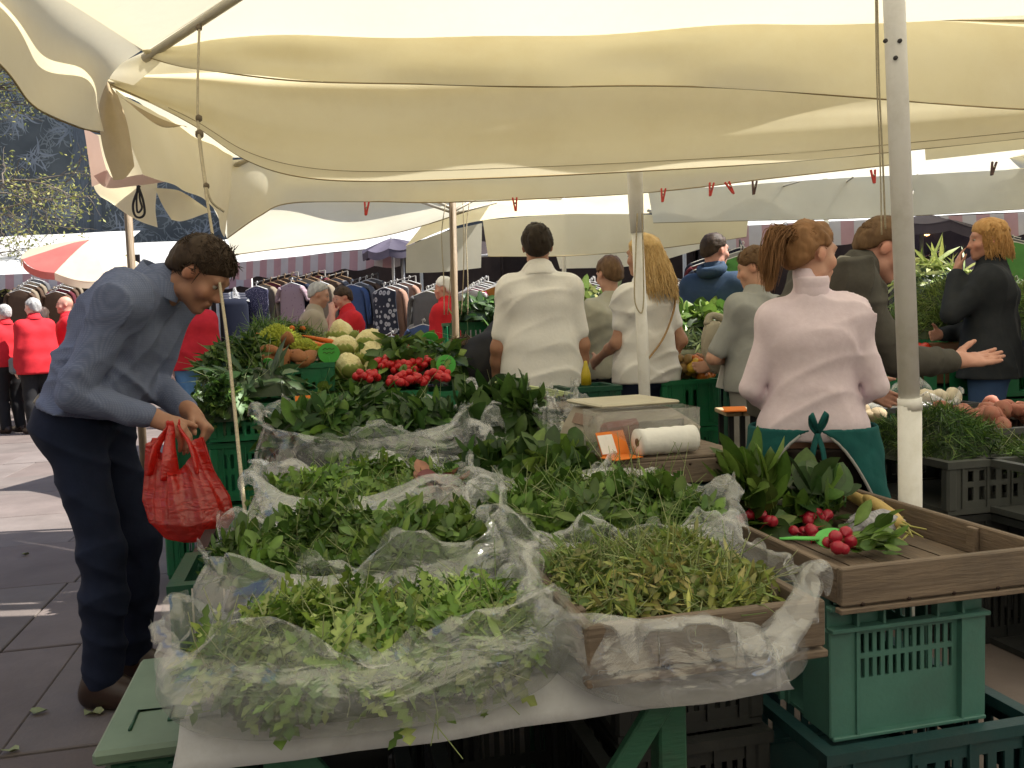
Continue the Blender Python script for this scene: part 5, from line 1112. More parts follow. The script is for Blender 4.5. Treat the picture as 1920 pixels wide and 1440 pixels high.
m_dkteal = PL("dark_teal_crate", (.02, .07, .075))

# --- the table with its metal sheet
m_sheet = M("galvanised_sheet", (.56, .57, .60), (.47, .48, .52), scale=5, rough=.45, dirt=(.30, .29, .29), dscale=6, metal=.0, spec=.6, bump=.06, bscale=25)
T = thing("market_table", "long table topped with a dull white metal sheet, on a green slatted base", "table", tw(0, 0, 0), YAW)
MB().box((.45, 1.13, .7165), (.90, 2.26, .006)).build("metal_top", m_sheet, T)
fl = MB(); xs = np.linspace(-.005, .905, 24); V = []
for x in xs:
    w_ = .004 * math.sin(x * 14) + .003 * math.sin(x * 31)
    V += [(x, -.001, .7195), (x, -.008, .715), (x - .006 + .012 * x, -.026 + w_, .668), (x - .012 + .03 * x, -.036 + w_, .655), (x - .012 + .03 * x, -.031 + w_, .653), (x, -.002, .708)]
fl.add(V, [(i * 6 + k, i * 6 + 6 + k, i * 6 + 6 + (k + 1) % 6, i * 6 + (k + 1) % 6) for i in range(23) for k in range(6)], True); fl.build("front_flap", m_sheet, T)
m_greenwood = M("green_painted_wood", (.035, .15, .085), (.025, .11, .065), scale=6, stretch=(1, 6, 6), rough=.6, bump=.2, bscale=30, dirt=(.06, .07, .05))
m_greyslat = M("grey_green_slat", (.10, .14, .125), (.07, .10, .09), scale=6, rough=.7, dirt=(.05, .05, .045))
for i in range(9):
    MB().box((.12 + i * .0955, 1.0, .668 + .0004 * i), (.088, 2.0, .03), bev=.003).build("slat", m_greyslat, T)
for y in (.10, 1.05, 1.9):
    MB().box((.47, y, .63), (.84, .05, .045), bev=.003).build("cross_rail", m_greenwood, T)
    for x in (.12, .76): MB().box((x, y, .305), (.05, .045, .605), bev=.004).build("leg", m_greenwood, T)
    MB().box((.655, y - .03, .50), (.04, .02, .34), roty(.62), bev=.003).build("brace", m_greenwood, T); MB().box((.225, y - .03, .50), (.04, .02, .34), roty(-.62), bev=.003).build("brace", m_greenwood, T)

def sag(G):
    G = G.copy(); f = np.clip((-G[..., 1] - .075) / .16, 0, 1.2) * np.clip(1.25 - np.abs(G[..., 0] - .03) / .30, 0, 1); G[..., 2] -= f * .012; return G
# --- bags of greens, near to far
greens("mixed_salad_greens", "light green rocket leaves heaped in the front plastic bag", tw(.27, .11, 0), .26, .175, .722, .074, 6200, [('lobed', .055, .019, .7), ('lance', .05, .010, .3)], G_BRIGHT + [(.30, .38, .12)], 101, 520, .07, tilt=.45, low=.70)
film_bag("wide clear plastic bag of rocket hanging over the table's front edge", tw(.265, .095, 0), .29, .205, .7215, [.075, .075, .065, .06, .06, .065, .08, .10, .105, .095, .11, .095], [.01, .02, .02, .01, .02, .03, .04, .03, .02, -.02, .01, .02], 1, noise=.007, lift=sag)
greens("lambs_lettuce", "small dark sprigs of lamb's lettuce in the second plastic bag", tw(.27, .51, 0), .275, .205, .722, .135, 4400, [('stalk', .045, .016, .7), ('lance', .04, .010, .3)], G_MID + G_DARK[2:3], 103, 520, .05, core=(.03, .05, .014), tilt=.9, low=.68)
film_bag("clear plastic bag of lamb's lettuce with its mouth bunched at the right", tw(.28, .50, 0), .30, .235, .7215, [.15, .14, .10, .09, .09, .09, .09, .10, .105, .095, .11, .15], [-.01, -.03, .01, .02, .02, .01, .01, .02, .03, .02, .01, -.05], 2, noise=.007)
greens("young_greens", "loose young greens in the third plastic bag", tw(.30, 1.05, 0), .26, .235, .722, .135, 4200, [('oval', .040, .018, .5), ('lobed', .05, .020, .5)], G_BRIGHT + G_MID, 104, 400, .06, tilt=.6, low=.65)
film_bag("rumpled plastic bag of young greens, third from the front", tw(.31, 1.04, 0), .285, .265, .7215, [.12, .12, .10, .10, .10, .12, .15, .13, .12, .115, .12, .13], [.0, .02, .02, .02, .02, .0, .01, .03, .05, .06, .05, .02], 3, mat=m_film_w, noise=.008)
greens("spinach", "broad dark spinach leaves heaped in the big bag at the back", tw(.37, 1.90, 0), .33, .31, .74, .225, 3600, [('oval', .080, .032, .75), ('stalk', .095, .034, .25)], G_DARK + G_MID[:1], 105, 160, .10, core=(.015, .035, .01), tilt=.55, low=.6)
film_bag("tall plastic bag of spinach at the back of the table", tw(.36, 1.88, 0), .36, .35, .7215, [.22, .22, .18, .17, .18, .22, .23, .20, .185, .175, .19, .22], [.02, .03, .03, .0, -.02, .0, .02, .02, .01, .02, .02, .03], 4, noise=.009)
greens("radicchio", "few dark red radicchio leaves on the young greens", tw(.50, .93, 0), .07, .06, .82, .045, 60, [('oval', .05, .03, 1.0)], [(.13, .03, .035), (.09, .02, .025), (.24, .12, .08)], 160, 10, .05, core=(.06, .02, .02), tilt=.6)
# right-hand column
m_wood = M("weathered_wood", (.22, .165, .12), (.135, .10, .075), scale=5, stretch=(.6, 6, 6), rough=.75, bump=.35, bscale=25, dirt=(.12, .095, .075), dscale=7)
m_wood_x = M("weathered_wood_end", (.205, .15, .108), (.125, .092, .068), scale=5, stretch=(6, .6, 6), rough=.75, bump=.35, bscale=25, dirt=(.12, .095, .075), dscale=7)
m_nail = M("rusty_nail", (.05, .03, .025), rough=.6, metal=.6)
def wood_tray(label, c, w, d, h, rz, planks=5):
    t = thing("wooden_tray", label, "wooden tray", c, rz)
    for sy in (-1, 1):
        MB().box((0, sy * (d / 2 - .009), h / 2 + .012), (w, .018, h - .012), bev=.003).build("long_board", m_wood, t)
        MB().box((0, sy * (d / 2 - .0085), .007), (w + .006, .022, .012), bev=.002).build("bottom_batten", m_wood, t)
        for x in np.linspace(-w / 2 + .05, w / 2 - .05, 5): MB().tube([(x, sy * (d / 2 + .0028), .020), (x, sy * (d / 2 - .006), .020)], .004, 7).build("nail", m_nail, t)
    for sx in (-1, 1):
        MB().box((sx * (w / 2 - .009), 0, h / 2 + .010), (.018, d - .037, h - .016), bev=.003).build("end_board", m_wood_x, t)
        for y in (-d * .22, d * .22): MB().box((sx * (w / 2 - .026), y, h / 2 + .012), (.014, .03, h - .03), bev=.002).build("inner_batten", m_wood_x, t)
    pw = (w - .04) / planks
    for i in range(planks): MB().box((-w / 2 + .02 + pw * (i + .5), 0, .016 + .0006 * (i % 3)), (pw - .006, d - .04, .008)).build("bottom_plank", m_wood_x, t)
    return t
wood_tray("low wooden tray under the front right plastic bag", tw(.755, .13, .7205), .385, .42, .085, YAW)
greens("pea_shoots", "yellowish pea shoots in the front right plastic bag", tw(.755, .135, 0), .180, .198, .745, .098, 3800, [('lance', .035, .008, .6), ('oval', .022, .011, .4)], G_YEL, 106, 900, .06, core=(.11, .10, .045), low=.62, tilt=1.0)
def drape(G):
    f = np.clip((-G[..., 1] - .12) / .14, 0, 1.5); G = G.copy(); G[..., 2] -= f * .035; return G
film_bag("crumpled plastic bag of pea shoots spilling over the wooden tray's edge", tw(.745, .12, 0), .225, .245, .7225, [.10, .10, .10, .09, .085, .085, .09, .10, .095, .085, .10, .105], [.03, .03, .03, .02, .02, .02, .02, .02, .03, .03, .04, .04], 5, mat=m_film_w, noise=.008, pleat=.009, lift=drape)
greens("chickweed_greens", "fresh leafy greens with pale stems in the right middle bag", tw(.81, .60, 0), .25, .21, .722, .138, 4600, [('oval', .042, .020, .4), ('lobed', .05, .022, .3), ('stalk', .055, .020, .3)], G_MID + G_BRIGHT[2:], 107, 520, .09, low=.65, tilt=.6, core=(.025, .05, .015))
film_bag("open plastic bag of leafy greens beside the radish tray", tw(.80, .58, 0), .285, .245, .7215, [.12, .13, .12, .11, .11, .12, .12, .11, .10, .09, .10, .12], [.06, .05, .03, .03, .03, .02, .01, .02, .02, .03, .03, .05], 6, mat=m_film_w, noise=.008)
greens("lettuce_sprigs", "dark lettuce leaves in the bag before the wooden scale box", tw(.79, 1.13, 0), .21, .20, .722, .14, 1500, [('oval', .075, .045, 1.0)], G_DARK + G_MID, 108, 60, .07, low=.65)
film_bag("milky plastic bag of lettuce in front of the weighing scale", tw(.76, 1.12, 0), .25, .23, .7215, [.13, .15, .13, .11, .11, .12, .13, .13, .125, .12, .13, .14], [.05, .04, .02, .0, -.01, .01, .02, .03, .04, .04, .04, .05], 7, mat=m_film_w, noise=.008)
greens("chard", "very dark chard leaves at the back of the table beside the scale", tw(.86, 1.92, 0), .19, .22, .74, .225, 900, [('oval', .11, .06, 1.0)], G_DARK, 109, 30, .09, core=(.012, .03, .01))
film_bag("tied plastic bag holding a pale cauliflower at the back of the table", tw(1.06, 1.80, 0), .10, .12, .7215, [.22, .24, .25, .24, .22, .22, .23, .21, .20, .20, .21, .22], [-.02, .0, -.03, .01, -.03, .0, -.02, .01, -.03, .0, -.02, .01], 8, mat=m_film_w, noise=.008)
film_bag("loose plastic bag mouth between spinach and chard", tw(.76, 1.84, 0), .06, .19, .74, [.17, .22, .24, .21, .18, .17, .17, .16, .15, .14, .15, .16], [.02, .03, .02, .0, .02, .03, .02, .0, .02, .03, .02, .0], 9, mat=m_film_w, noise=.010)

# --- radish tray on teal crates
tray_c = (np.array([.65, 1.75]) + np.array([1.05, 2.67])) / 2
wood_tray("large wooden tray of radishes and parsnips on a teal crate", (tray_c[0], tray_c[1], .618), .55, .82, .094, YAW, planks=6)
def tray(u, v, z): p = tray_c + u * UX + v * UY; return np.array([p[0], p[1], z])
def teal_crate(label, c, w=.40, d=.60, h=.30):
    t = thing("plastic_crate", label, "crate", c, YAW, "plastic crates stacked about the stalls")
    mb = MB(); y = -d / 2
    panel_bars(mb, .262, .238, .006, [(.128, .172, 12, .004), (.184, .228, 12, .004)], y=y + .012, z0=.006); mb.build("slotted_panel", m_teal_c, t)
    for sx in (-1, 1):
        MB().box((sx * .167, y + .005, .125), (.066, .012, .238), bev=.003).build("corner_panel", m_teal_c, t)
        MB().box((sx * .195, y + .055, .125), (.010, .105, .238), bev=.003).build("corner_panel", m_teal_c, t)
        MB().box((sx * .134, y + .004, .125), (.007, .022, .236)).build("rib", m_teal_c, t); MB().box((sx * .0685, y + .002, .273), (.006, .02, .05)).build("rib", m_teal_c, t); MB().box((sx * .134, y + .002, .273), (.006, .02, .05)).build("rib", m_teal_c, t)
        MB().box((sx * .134, y + .014, .273), (.128, .006, .05)).build("top_panel", m_teal_c, t)
    MB().box((0, y - .002, .248), (.402, .026, .010), bev=.002).build("ledge", m_teal_c, t); MB().box((0, y, .2945), (.404, .022, .011), bev=.003).build("rim", m_teal_c, t); MB().box((0, y + .002, .0045), (.392, .02, .009), bev=.002).build("rim", m_teal_c, t)
    for sx in (-1, 1):
        mb = MB(); panel_bars(mb, d - .24, h - .02, .006, [(.06, .11, 8, .02), (.15, .20, 8, .02)], z0=.006); o = mb.build("side_panel", m_teal_c, t); o.location = (sx * (w / 2 - .01), .06, 0); o.rotation_euler = (0, 0, PI / 2)
        MB().box((sx * (w / 2 - .004), .06, .2945), (.02, d - .10, .011), bev=.003).build("rim", m_teal_c, t)
        for yy in np.linspace(-.1, .28, 5): MB().box((sx * (w / 2 - .001), yy, .14), (.012, .008, .26)).build("rib", m_teal_c, t)
    MB().box((0, d / 2 - .01, .15), (w, .008, .29)).build("back_panel", m_teal_c, t); MB().box((0, 0, .006), (w - .03, d - .04, .008)).build("base", m_teal_c, t)
    return t
tc_ = np.array([.645, 1.80]) + UX * .225 + UY * .30
teal_crate("teal plastic crate with two rows of slots carrying the radish tray", (tc_[0], tc_[1], .317))
tc2 = tc_ + UX * .045 - UY * .035
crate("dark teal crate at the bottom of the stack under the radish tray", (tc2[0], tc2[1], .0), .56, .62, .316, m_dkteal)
crate("black slatted crate standing on the ground under the table's right end", tuple(tw(1.0, .75, 0)), .36, .5, .30, m_black_c)
crate("black crate on top of the one under the table's right end", tuple(tw(1.0, .78, .302)), .36, .5, .28, m_black_c)
for i, (u, v, w_) in enumerate(((.18, .45, 'left'), (.60, .55, 'middle'), (.4, 1.3, 'back'))): crate("black produce crate in the shade under the table, %s one" % w_, tuple(tw(u, v, 0)), .36, .54, .30, m_black_c)
# --- crates beside the table on the man's side
sb = thing("storage_box", "green plastic box with a moulded lid at the table's front left corner", "box", tw(-.045, .33, 0), YAW)
MB().box((0, 0, .30), (.20, .36, .60), taper=.93, bev=.01).build("body", m_dkgreen_c, sb)
for x in (-.06, 0, .06): MB().box((x, -.183, .30), (.012, .014, .58)).build("rib", m_dkgreen_c, sb)
for y in (-.1, .1): MB().box((-.103, y, .30), (.014, .012, .58)).build("rib", m_dkgreen_c, sb)
lid = MB().box((0, 0, .612), (.225, .385, .024), bev=.006).build("lid", M("pale_green_lid", (.16, .23, .17), (.12, .18, .13), scale=7, rough=.5, dirt=(.08, .10, .08)), sb)
MB().tube([(-.07, -.13, .6255), (-.07, -.06, .6255), (-.015, -.06, .6255), (-.015, -.11, .6255), (.05, -.11, .6255)], .003, 5).build("embossed_mark", m_dkgreen_c, lid)
for i, (px, py, Y, z, mt, lb) in enumerate([(330, 1078, 2.02, .42, m_dkgreen_c, "dark green wire-topped crate between the bending man and the greens"), (372, 1024, 2.42, .42, m_black_c, "black crate just below the red bag")]):
    q = at(px, py, Y); t = crate(lb, (q[0] + .16, q[1] + .1, q[2] - .20), .36, .30, .20, mt)
    for x in (-.13, -.06, .01): MB().tube([(x, -.157, .03), (x, -.157, .19)], .0025, 5).build("wire", m_rib, t)
    crate("crate under the " + lb.split(" between")[0].split(" just")[0], (q[0] + .16, q[1] + .1, 0), .36, .30, q[2] - .205, m_black_c)

# --- scale on its box
sc_c = tw(1.165, 1.15, 0)
wood_tray_top = thing("wooden_box", "upturned wooden box carrying the scale and the paper roll", "wooden box", (sc_c[0], sc_c[1], .795), YAW)
MB().box((0, -.205, .034), (.39, .018, .066), bev=.003).build("front_board", m_wood, wood_tray_top); MB().box((0, .205, .034), (.39, .018, .066), bev=.003).build("back_board", m_wood, wood_tray_top)
for sx in (-1, 1): MB().box((sx * .186, 0, .034), (.018, .39, .064), bev=.003).build("end_board", m_wood_x, wood_tray_top)
for i in range(5): MB().box((0, -.168 + i * .084, .073), (.394, .079, .010), bev=.002).build("top_plank", m_wood, wood_tray_top)
for x in (-.13, -.05, .03, .11): MB().tube([(x, -.2155, .055), (x, -.21, .055)], .004, 7).build("nail", m_nail, wood_tray_top)
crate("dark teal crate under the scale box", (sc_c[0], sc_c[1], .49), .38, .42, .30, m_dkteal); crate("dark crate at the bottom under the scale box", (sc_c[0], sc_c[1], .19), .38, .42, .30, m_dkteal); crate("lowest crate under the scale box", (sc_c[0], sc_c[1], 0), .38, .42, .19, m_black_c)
zt = .874
m_beige = M("beige_plastic", (.38, .335, .265), (.34, .30, .235), scale=5, rough=.45, dirt=(.33, .29, .22), dscale=8)
s0 = at(1185, 790, 2.62); sc_o = thing("weighing_scale", "beige electronic weighing scale with a square pan on the wooden box", "scale", (s0[0] - .01, s0[1] + .06, zt), YAW + .12)
V = [(-.165, -.13, .01), (.165, -.13, .01), (.17, .15, .01), (-.17, .15, .01), (-.16, -.125, .04), (.20, -.125, .04), (.20, .14, .045), (-.16, .14, .045), (-.125, -.10, .105), (.105, -.10, .105), (.105, .13, .105), (-.125, .13, .105)]
mb = MB(); mb.add(V, [(0, 3, 2, 1)] + [(a, (a + 1) % 4, 4 + (a + 1) % 4, 4 + a) for a in range(4)] + [(4 + a, 4 + (a + 1) % 4, 8 + (a + 1) % 4, 8 + a) for a in range(4)] + [(8, 9, 10, 11)])
so = mb.build("housing", m_beige, sc_o); bv = so.modifiers.new("edge", 'BEVEL'); bv.width = .008; bv.segments = 3
MB().box((-.01, .01, .122), (.27, .26, .012), bev=.005).build("pan", M("pan_steel", (.52, .48, .36), (.47, .43, .32), rough=.35, dirt=(.4, .36, .26), dscale=7), sc_o)
for sx in (-1, 1): MB().tube([(sx * .07, .01, .10), (sx * .07, .01, .118)], .012, 8).build("pan_support", m_beige, sc_o)
MB().box((.03, -.1295, .055), (.20, .006, .032), rotx(-.0)).build("display_recess", M("display_dark", (.03, .028, .03), rough=.25), sc_o)
MB().box((-.152, .0, .075), (.006, .12, .034), roty(.45)).build("rear_display", M("label_brown", (.20, .11, .08), (.28, .20, .15), scale=30, rough=.4), sc_o)
m_clear = plastic_film("clear_box_plastic", alpha=.16, col=(.75, .74, .70), rough=.15, wr=6)
q0 = at(1205, 838, 2.44); cb = thing("clear_box", "clear plastic box standing in front of the weighing scale", "box", (q0[0], q0[1] + .02, zt), YAW)
for (c_, sz) in (((0, -.06, .062), (.31, .003, .115)), ((0, .06, .062), (.31, .003, .115)), ((-.155, 0, .062), (.003, .117, .115)), ((.155, 0, .062), (.003, .117, .115))): MB().box(c_, sz).build("wall", m_clear, cb)
MB().box((0, 0, .003), (.306, .116, .003)).build("floor_panel", m_clear, cb); MB().tube([(-.156, -.061, .12), (.156, -.061, .12), (.156, .061, .12), (-.156, .061, .12), (-.156, -.061, .12)], .0025, 6).build("rim", m_clear, cb)
m_paper = M("white_paper", (.80, .79, .76), (.74, .73, .70), scale=20, rough=.9, bump=.2, bscale=60)
q0 = at(1248, 820, 2.36); ro = thing("paper_roll", "white roll of thin bags lying in front of the scale", "roll", (q0[0], q0[1], zt + .040), YAW + .1)
rr = MB(); xs = np.linspace(-.088, .088, 14); rr.lathe([(.012, -.088)] + [(.038 - .001 * (i % 3), x) for i, x in enumerate(xs)] + [(.012, .088)], 26, R=roty(PI / 2)); rr.build("paper", m_paper, ro)
MB().lathe([(.0115, -.0895), (.0115, .0895), (.009, .0895), (.009, -.0895), (.0115, -.0895)], 16, R=roty(PI / 2)).build("cardboard_core", M("cardboard", (.25, .16, .09), rough=.9), ro)
MB().lathe([(0, -.086), (.0088, -.086), (.0088, .086), (0, .086)], 12, R=roty(PI / 2)).build("shade_plug", M("core_shadow", (.05, .035, .025), rough=1), ro)  # dark plug painted as the shade inside the roll's core
m_orange = M("orange_card", (.75, .20, .015), (.70, .17, .012), scale=20, rough=.7)
q0 = at(1150, 835, 2.34); oc = thing("price_card", "folded orange card with a white label beside the paper roll", "card", (q0[0], q0[1], zt), YAW + .3)
MB().box((0, -.035, .004), (.095, .07, .002)).build("flap", m_orange, oc); MB().box((.012, .018, .034), (.095, .0022, .074), rotx(-.45)).build("back_flap", m_orange, oc); MB().box((-.012, .012, .036), (.05, .0015, .055), rotx(-.45)).build("label", m_paper, oc)
pu = thing("purse", "dark red wallet inside the clear plastic box", "wallet", (at(1160, 812, 2.48)[0], at(1160, 812, 2.48)[1], zt + .007), YAW + .5)
MB().box((0, 0, .04), (.16, .03, .078), rotx(.2), bev=.012).build("body", M("maroon_leather", (.16, .03, .022), (.12, .022, .018), rough=.5), pu)
# ------------------------------------------------------------------ single vegetables
def lump_mesh(name, rx, ry, rz_, seed, amp=.08, k=6, mat=None, nu=18, nv=12, fine=0, fk=40):
    th = np.linspace(0, 2 * PI, nu, endpoint=False); ph = np.linspace(.08, PI - .08, nv); G = np.array([[(math.sin(p) * math.cos(t), math.sin(p) * math.sin(t), math.cos(p)) for p in ph] for t in th])
    r = 1 + wob(G, amp, k, seed) + (wob(G, fine, fk, seed + 1) if fine else 0); G = G * r[..., None] * np.array([rx, ry, rz_])
    F = grid_faces(nu, nv, True)[:, ::-1]; V = G.reshape(-1, 3); me = np_mesh(name, V, F)
    if mat: me.materials.append(mat)
    return me
m_radish = M("radish_skin", (.42, .016, .04), (.32, .012, .035), scale=9, rough=.35, spec=.5); m_radish_red = M("radish_scarlet", (.55, .018, .022), (.45, .014, .02), scale=9, rough=.35)
def radish_mesh(mat, r, root=True):
    mb = MB(); pr = [(.0, r * 1.0), (r * .35, r * .95), (r * .8, r * .55), (r, 0), (r * .85, -r * .5), (r * .45, -r * .92), (r * .14, -r * 1.2)]
    if root: pr += [(r * .05, -r * 1.9), (r * .015, -r * 2.8)]
    else: pr += [(0, -r * 1.25)]
    mb.lathe(pr[::-1], 14); me = mb.mesh("radish"); me.materials.append(mat); return me
me_rad = radish_mesh(m_radish, .0155); me_rad2 = radish_mesh(m_radish_red, .021, False); me_rad3 = radish_mesh(m_radish, .021, False)
def scatter(name, mes, pts, label, cat, group, seed=0, s=(.85, 1.2)):
    r = np.random.default_rng(seed); out = []
    for i, p in enumerate(pts):
        o = obj(name, mes[i % len(mes)]); o.location = p; o.rotation_euler = r.uniform(0, 6.28, 3); k = r.uniform(*s); o.scale = (k, k, k); tag(o, label, cat, group); out.append(o)
    return out
def bunch(label, c, n, r_sp, me, seed, leaf=None, group="bunches of radishes", dirv=(-.3, 1, .4), s=1.0, layers=1, rad=.0155):
    t = thing("radish_bunch", label, "radishes", c, 0, group); r = np.random.default_rng(seed)
    for i in range(n):
        a = r.uniform(0, 6.28); q = math.sqrt(r.random()) * r_sp; o = obj("radish", me, None, t); o.location = (q * math.cos(a), q * math.sin(a) * .8, rad * .9 + (1 - (q / r_sp) ** 2) * rad * 2.0 * layers * r.random()); o.rotation_euler = (r.uniform(-.9, .9) + 1.2, r.uniform(-.6, .6), r.uniform(0, 6.28)); k = s * r.uniform(.85, 1.15); o.scale = (k, k, k)
    if leaf:
        L, W, nl, cols = leaf; d = unit(dirv); P = np.array(d) * r.uniform(.02, .06, (nl, 1)) + r.normal(size=(nl, 3)) * np.array([.025, .02, .012]) + np.array([0, 0, .02]); N = np.tile([0, 0, 1.0], (nl, 1)) + r.normal(size=(nl, 3)) * .3
        V, F, C = leaf_arrays(P, N, L, W, 'stalk', cols, seed, curl=.8, tilt=.45)
        # point the leaves along the bunch direction
        st = len(LEAF['stalk']) * 3; Vr = V.reshape(nl, st, 3); 
        for i in range(nl):
            rel = Vr[i] - Vr[i, 1]; ax = unit(Vr[i, -2] - Vr[i, 1]); tgt = unit(d + r.normal(size=3) * .38); v = np.cross(ax, tgt); c_ = ax @ tgt; K = np.array([[0, -v[2], v[1]], [v[2], 0, -v[0]], [-v[1], v[0], 0]]); Rm = np.eye(3) + K + K @ K / (1 + c_ + 1e-6); Vr[i] = Vr[i, 1] + rel @ Rm.T
        V = Vr.reshape(-1, 3); V[:, 2] = np.maximum(V[:, 2], .004); o = obj("leaves", np_mesh("leaves", V, F, True, C), m_leaf, t); o["kind"] = "stuff"
    return t
zb = .642
def tr(px, py, z=zb): return atz(px, py, z)
bunch("bunch of red radishes with tall leaves at the tray's left edge", tr(1420, 985, .68), 9, .055, me_rad, 1, (.15, .055, 80, G_MID), dirv=(-.12, .55, .95))
bunch("bunch of radishes lying in the tray with broad leaves spread to the back", tr(1540, 985, .66), 6, .04, me_rad, 2, (.14, .06, 80, G_DARK + G_MID), dirv=(.25, .9, .45))
bunch("small bunch of round radishes in front of the green price sign", tr(1575, 1035, .655), 8, .045, me_rad3, 3, (.08, .032, 46, G_MID), dirv=(.95, -.05, .15), s=.8, layers=1.4, rad=.018)
bunch("few radishes half hidden under the green price sign", tr(1500, 1015), 5, .045, me_rad, 4, None)
# green price sign stuck in the tray
m_sign = M("bright_green_card", (.12, .55, .10), (.10, .50, .085), scale=20, rough=.45)
def price_sign(label, c, r, rz, tilt=.5, stick=None, marks=0, group="green price signs"):
    t = thing("price_sign", label, "price sign", c, rz, group); mb = MB(); n = 18; V = [(r * math.cos(a) * 1.05, .0, r * math.sin(a) + r * .3) for a in np.linspace(0, 2 * PI, n, endpoint=False)]; V = [(x, .0015 * q, z) for q in (-1, 1) for x, y, z in V]
    V = (np.array(V)) @ rotx(-tilt).T; mb.add(V, [tuple(range(n))[::-1], tuple(range(n, 2 * n))] + [(i, (i + 1) % n, n + (i + 1) % n, n + i) for i in range(n)]); mb.build("card", m_sign, t)
    if stick is not None: MB().tube(catmull([(0, 0, 0)] + [stick], 6), .0035, 6, flat=.5).build("stick", m_sign, t)
    if marks:
        m2 = M("marker_ink", (.08, .12, .03), rough=.8) if "marker_ink" not in bpy.data.materials else bpy.data.materials["marker_ink"]
        for k in range(marks):
            z = r * (.75 - .38 * k); pts = np.array([(x, -.003, z + r * .07 * math.sin(x * 260 + k)) for x in np.linspace(-r * .55, r * .55, 14)]) @ rotx(-tilt).T; MB().tube(pts, r * .035, 4).build("handwriting", m2, t)
    return t
q = tr(1535, 1010, .685); ps = thing("price_sign", "bright green plastic price paddle lying over the radishes", "price sign", q, YAW - .15, "green price signs"); ps.rotation_euler.x = .75
mb = MB(); n = 20; V = [(.035 + .042 * math.cos(a), .03 * math.sin(a), .006 * math.cos(a)) for a in np.linspace(0, 2 * PI, n, endpoint=False)]; mb.add(V + [(x, y, z - .003) for x, y, z in V], [tuple(range(n)), tuple(range(n, 2 * n))[::-1]] + [(i, n + i, n + (i + 1) % n, (i + 1) % n) for i in range(n)]); mb.build("card", m_sign, ps)
MB().tube([(0, 0, 0), (-.06, .004, .002), (-.10, .006, .0)], [.007, .006, .004], 6, flat=.4).build("stick", m_sign, ps)
# parsnips and the wrapped bundle
m_pars = M("parsnip_skin", (.55, .40, .14), (.46, .32, .11), scale=14, rough=.6, bump=.2, bscale=60)
for i, (a, b, r0, lb) in enumerate([((1620, 935), (1690, 985), .021, "yellow parsnip with cut stalks lying on the wrapped bundle"), ((1560, 918), (1650, 958), .019, "pale parsnip behind the wrapped bundle")]):
    p0, p1 = tr(*a, .70), tr(*b, .695 - .01 * i); t = thing("parsnip", lb, "parsnip", p0); ax = unit(p1 - p0)
    MB().tube(catmull([p0 - ax * .03 - p0, (p1 - p0) * .35 + np.array([0, 0, .008]), (p1 - p0) * .75 + np.array([0, 0, .004]), p1 - p0], 14), np.interp(np.linspace(0, 1, 14), [0, .15, .7, 1], [.006, r0 * .75, r0, r0 * .7]), 12).build("root", m_pars, t)
    r = np.random.default_rng(i); 
    for k in range(8): MB().tube(catmull([p1 - p0, p1 - p0 + ax * .03 + r.normal(size=3) * .012, p1 - p0 + ax * .06 + r.normal(size=3) * .02 + np.array([0, 0, -.02])], 7), [.004, .004, .0035, .003, .003, .0025, .002], 5).build("cut_stalk", M("cut_stalk_%d%d" % (i, k), (.42, .40, .12), rough=.6), t)
wr_ = thing("wrapped_bundle", "bundle wrapped in crumpled grey-white plastic in the tray", "bundle", tr(1640, 985, .685), YAW)
obj("wrapping", lump_mesh("wrapping", .075, .05, .042, 5, .12, 5, nu=36, nv=24, fine=.05, fk=22), M("crumpled_grey_film", (.42, .42, .46), (.20, .20, .22), scale=40, stretch=(3, 1, 1), rough=.3, bump=.8, bscale=50, bdist=.01), wr_)
greens("radish_tops", "loose radish leaves at the back of the tray", tray(-.12, .24, 0), .15, .12, .642, .075, 150, [('stalk', .11, .048, 1.0)], G_MID + G_DARK, 120, 8, .1, tilt=.6)
cab = obj("cauliflower", lump_mesh("cauliflower", .06, .06, .05, 3, .06, 6, M("cauli", (.58, .54, .36), (.50, .46, .28), scale=30, rough=.8), nu=26, nv=16, fine=.05, fk=34)); cab.location = tw(1.06, 1.80, .84); tag(cab, "pale cauliflower showing through the tied plastic bag by the scale", "cauliflower")
# spring onions lying behind the bags
for i in range(4):
    a = at(928 + 3 * i, 718 + 5 * i, 3.3); b = at(1075 - 10 * i, 738 + 2 * i, 3.25); t = thing("spring_onion", "spring onion with a pale root end lying behind the chard", "spring onion", a, 0, "spring onions behind the chard")
    MB().tube(catmull([(0, 0, 0), (b - a) * .25 + np.array([0, 0, .004]), (b - a)], 12), np.interp(np.linspace(0, 1, 12), [0, .05, .3, 1], [.006, .011, .008, .004]), 8).build("stalk", M("onion_stalk_%d" % i, (.62, .62, .38), (.35, .47, .16), scale=4, rough=.45), t)
sup = MB().box((at(1000, 760, 3.35)[0], at(1000, 760, 3.35)[1] + .05, .89), (.45, .28, .06), RY, bev=.004).build("wooden_board", m_wood); tag(sup, "brown wooden board lying behind the chard under the spring onions", "wooden board")
crate("green crate supporting the wooden board behind the table", (sup.data.vertices[0].co.x + .2, at(1000, 760, 3.35)[1] + .1, .56), .42, .3, .298, m_dkgreen_c); crate("lower crate behind the table under the wooden board", (sup.data.vertices[0].co.x + .2, at(1000, 760, 3.35)[1] + .1, .26), .42, .3, .298, m_dkgreen_c)

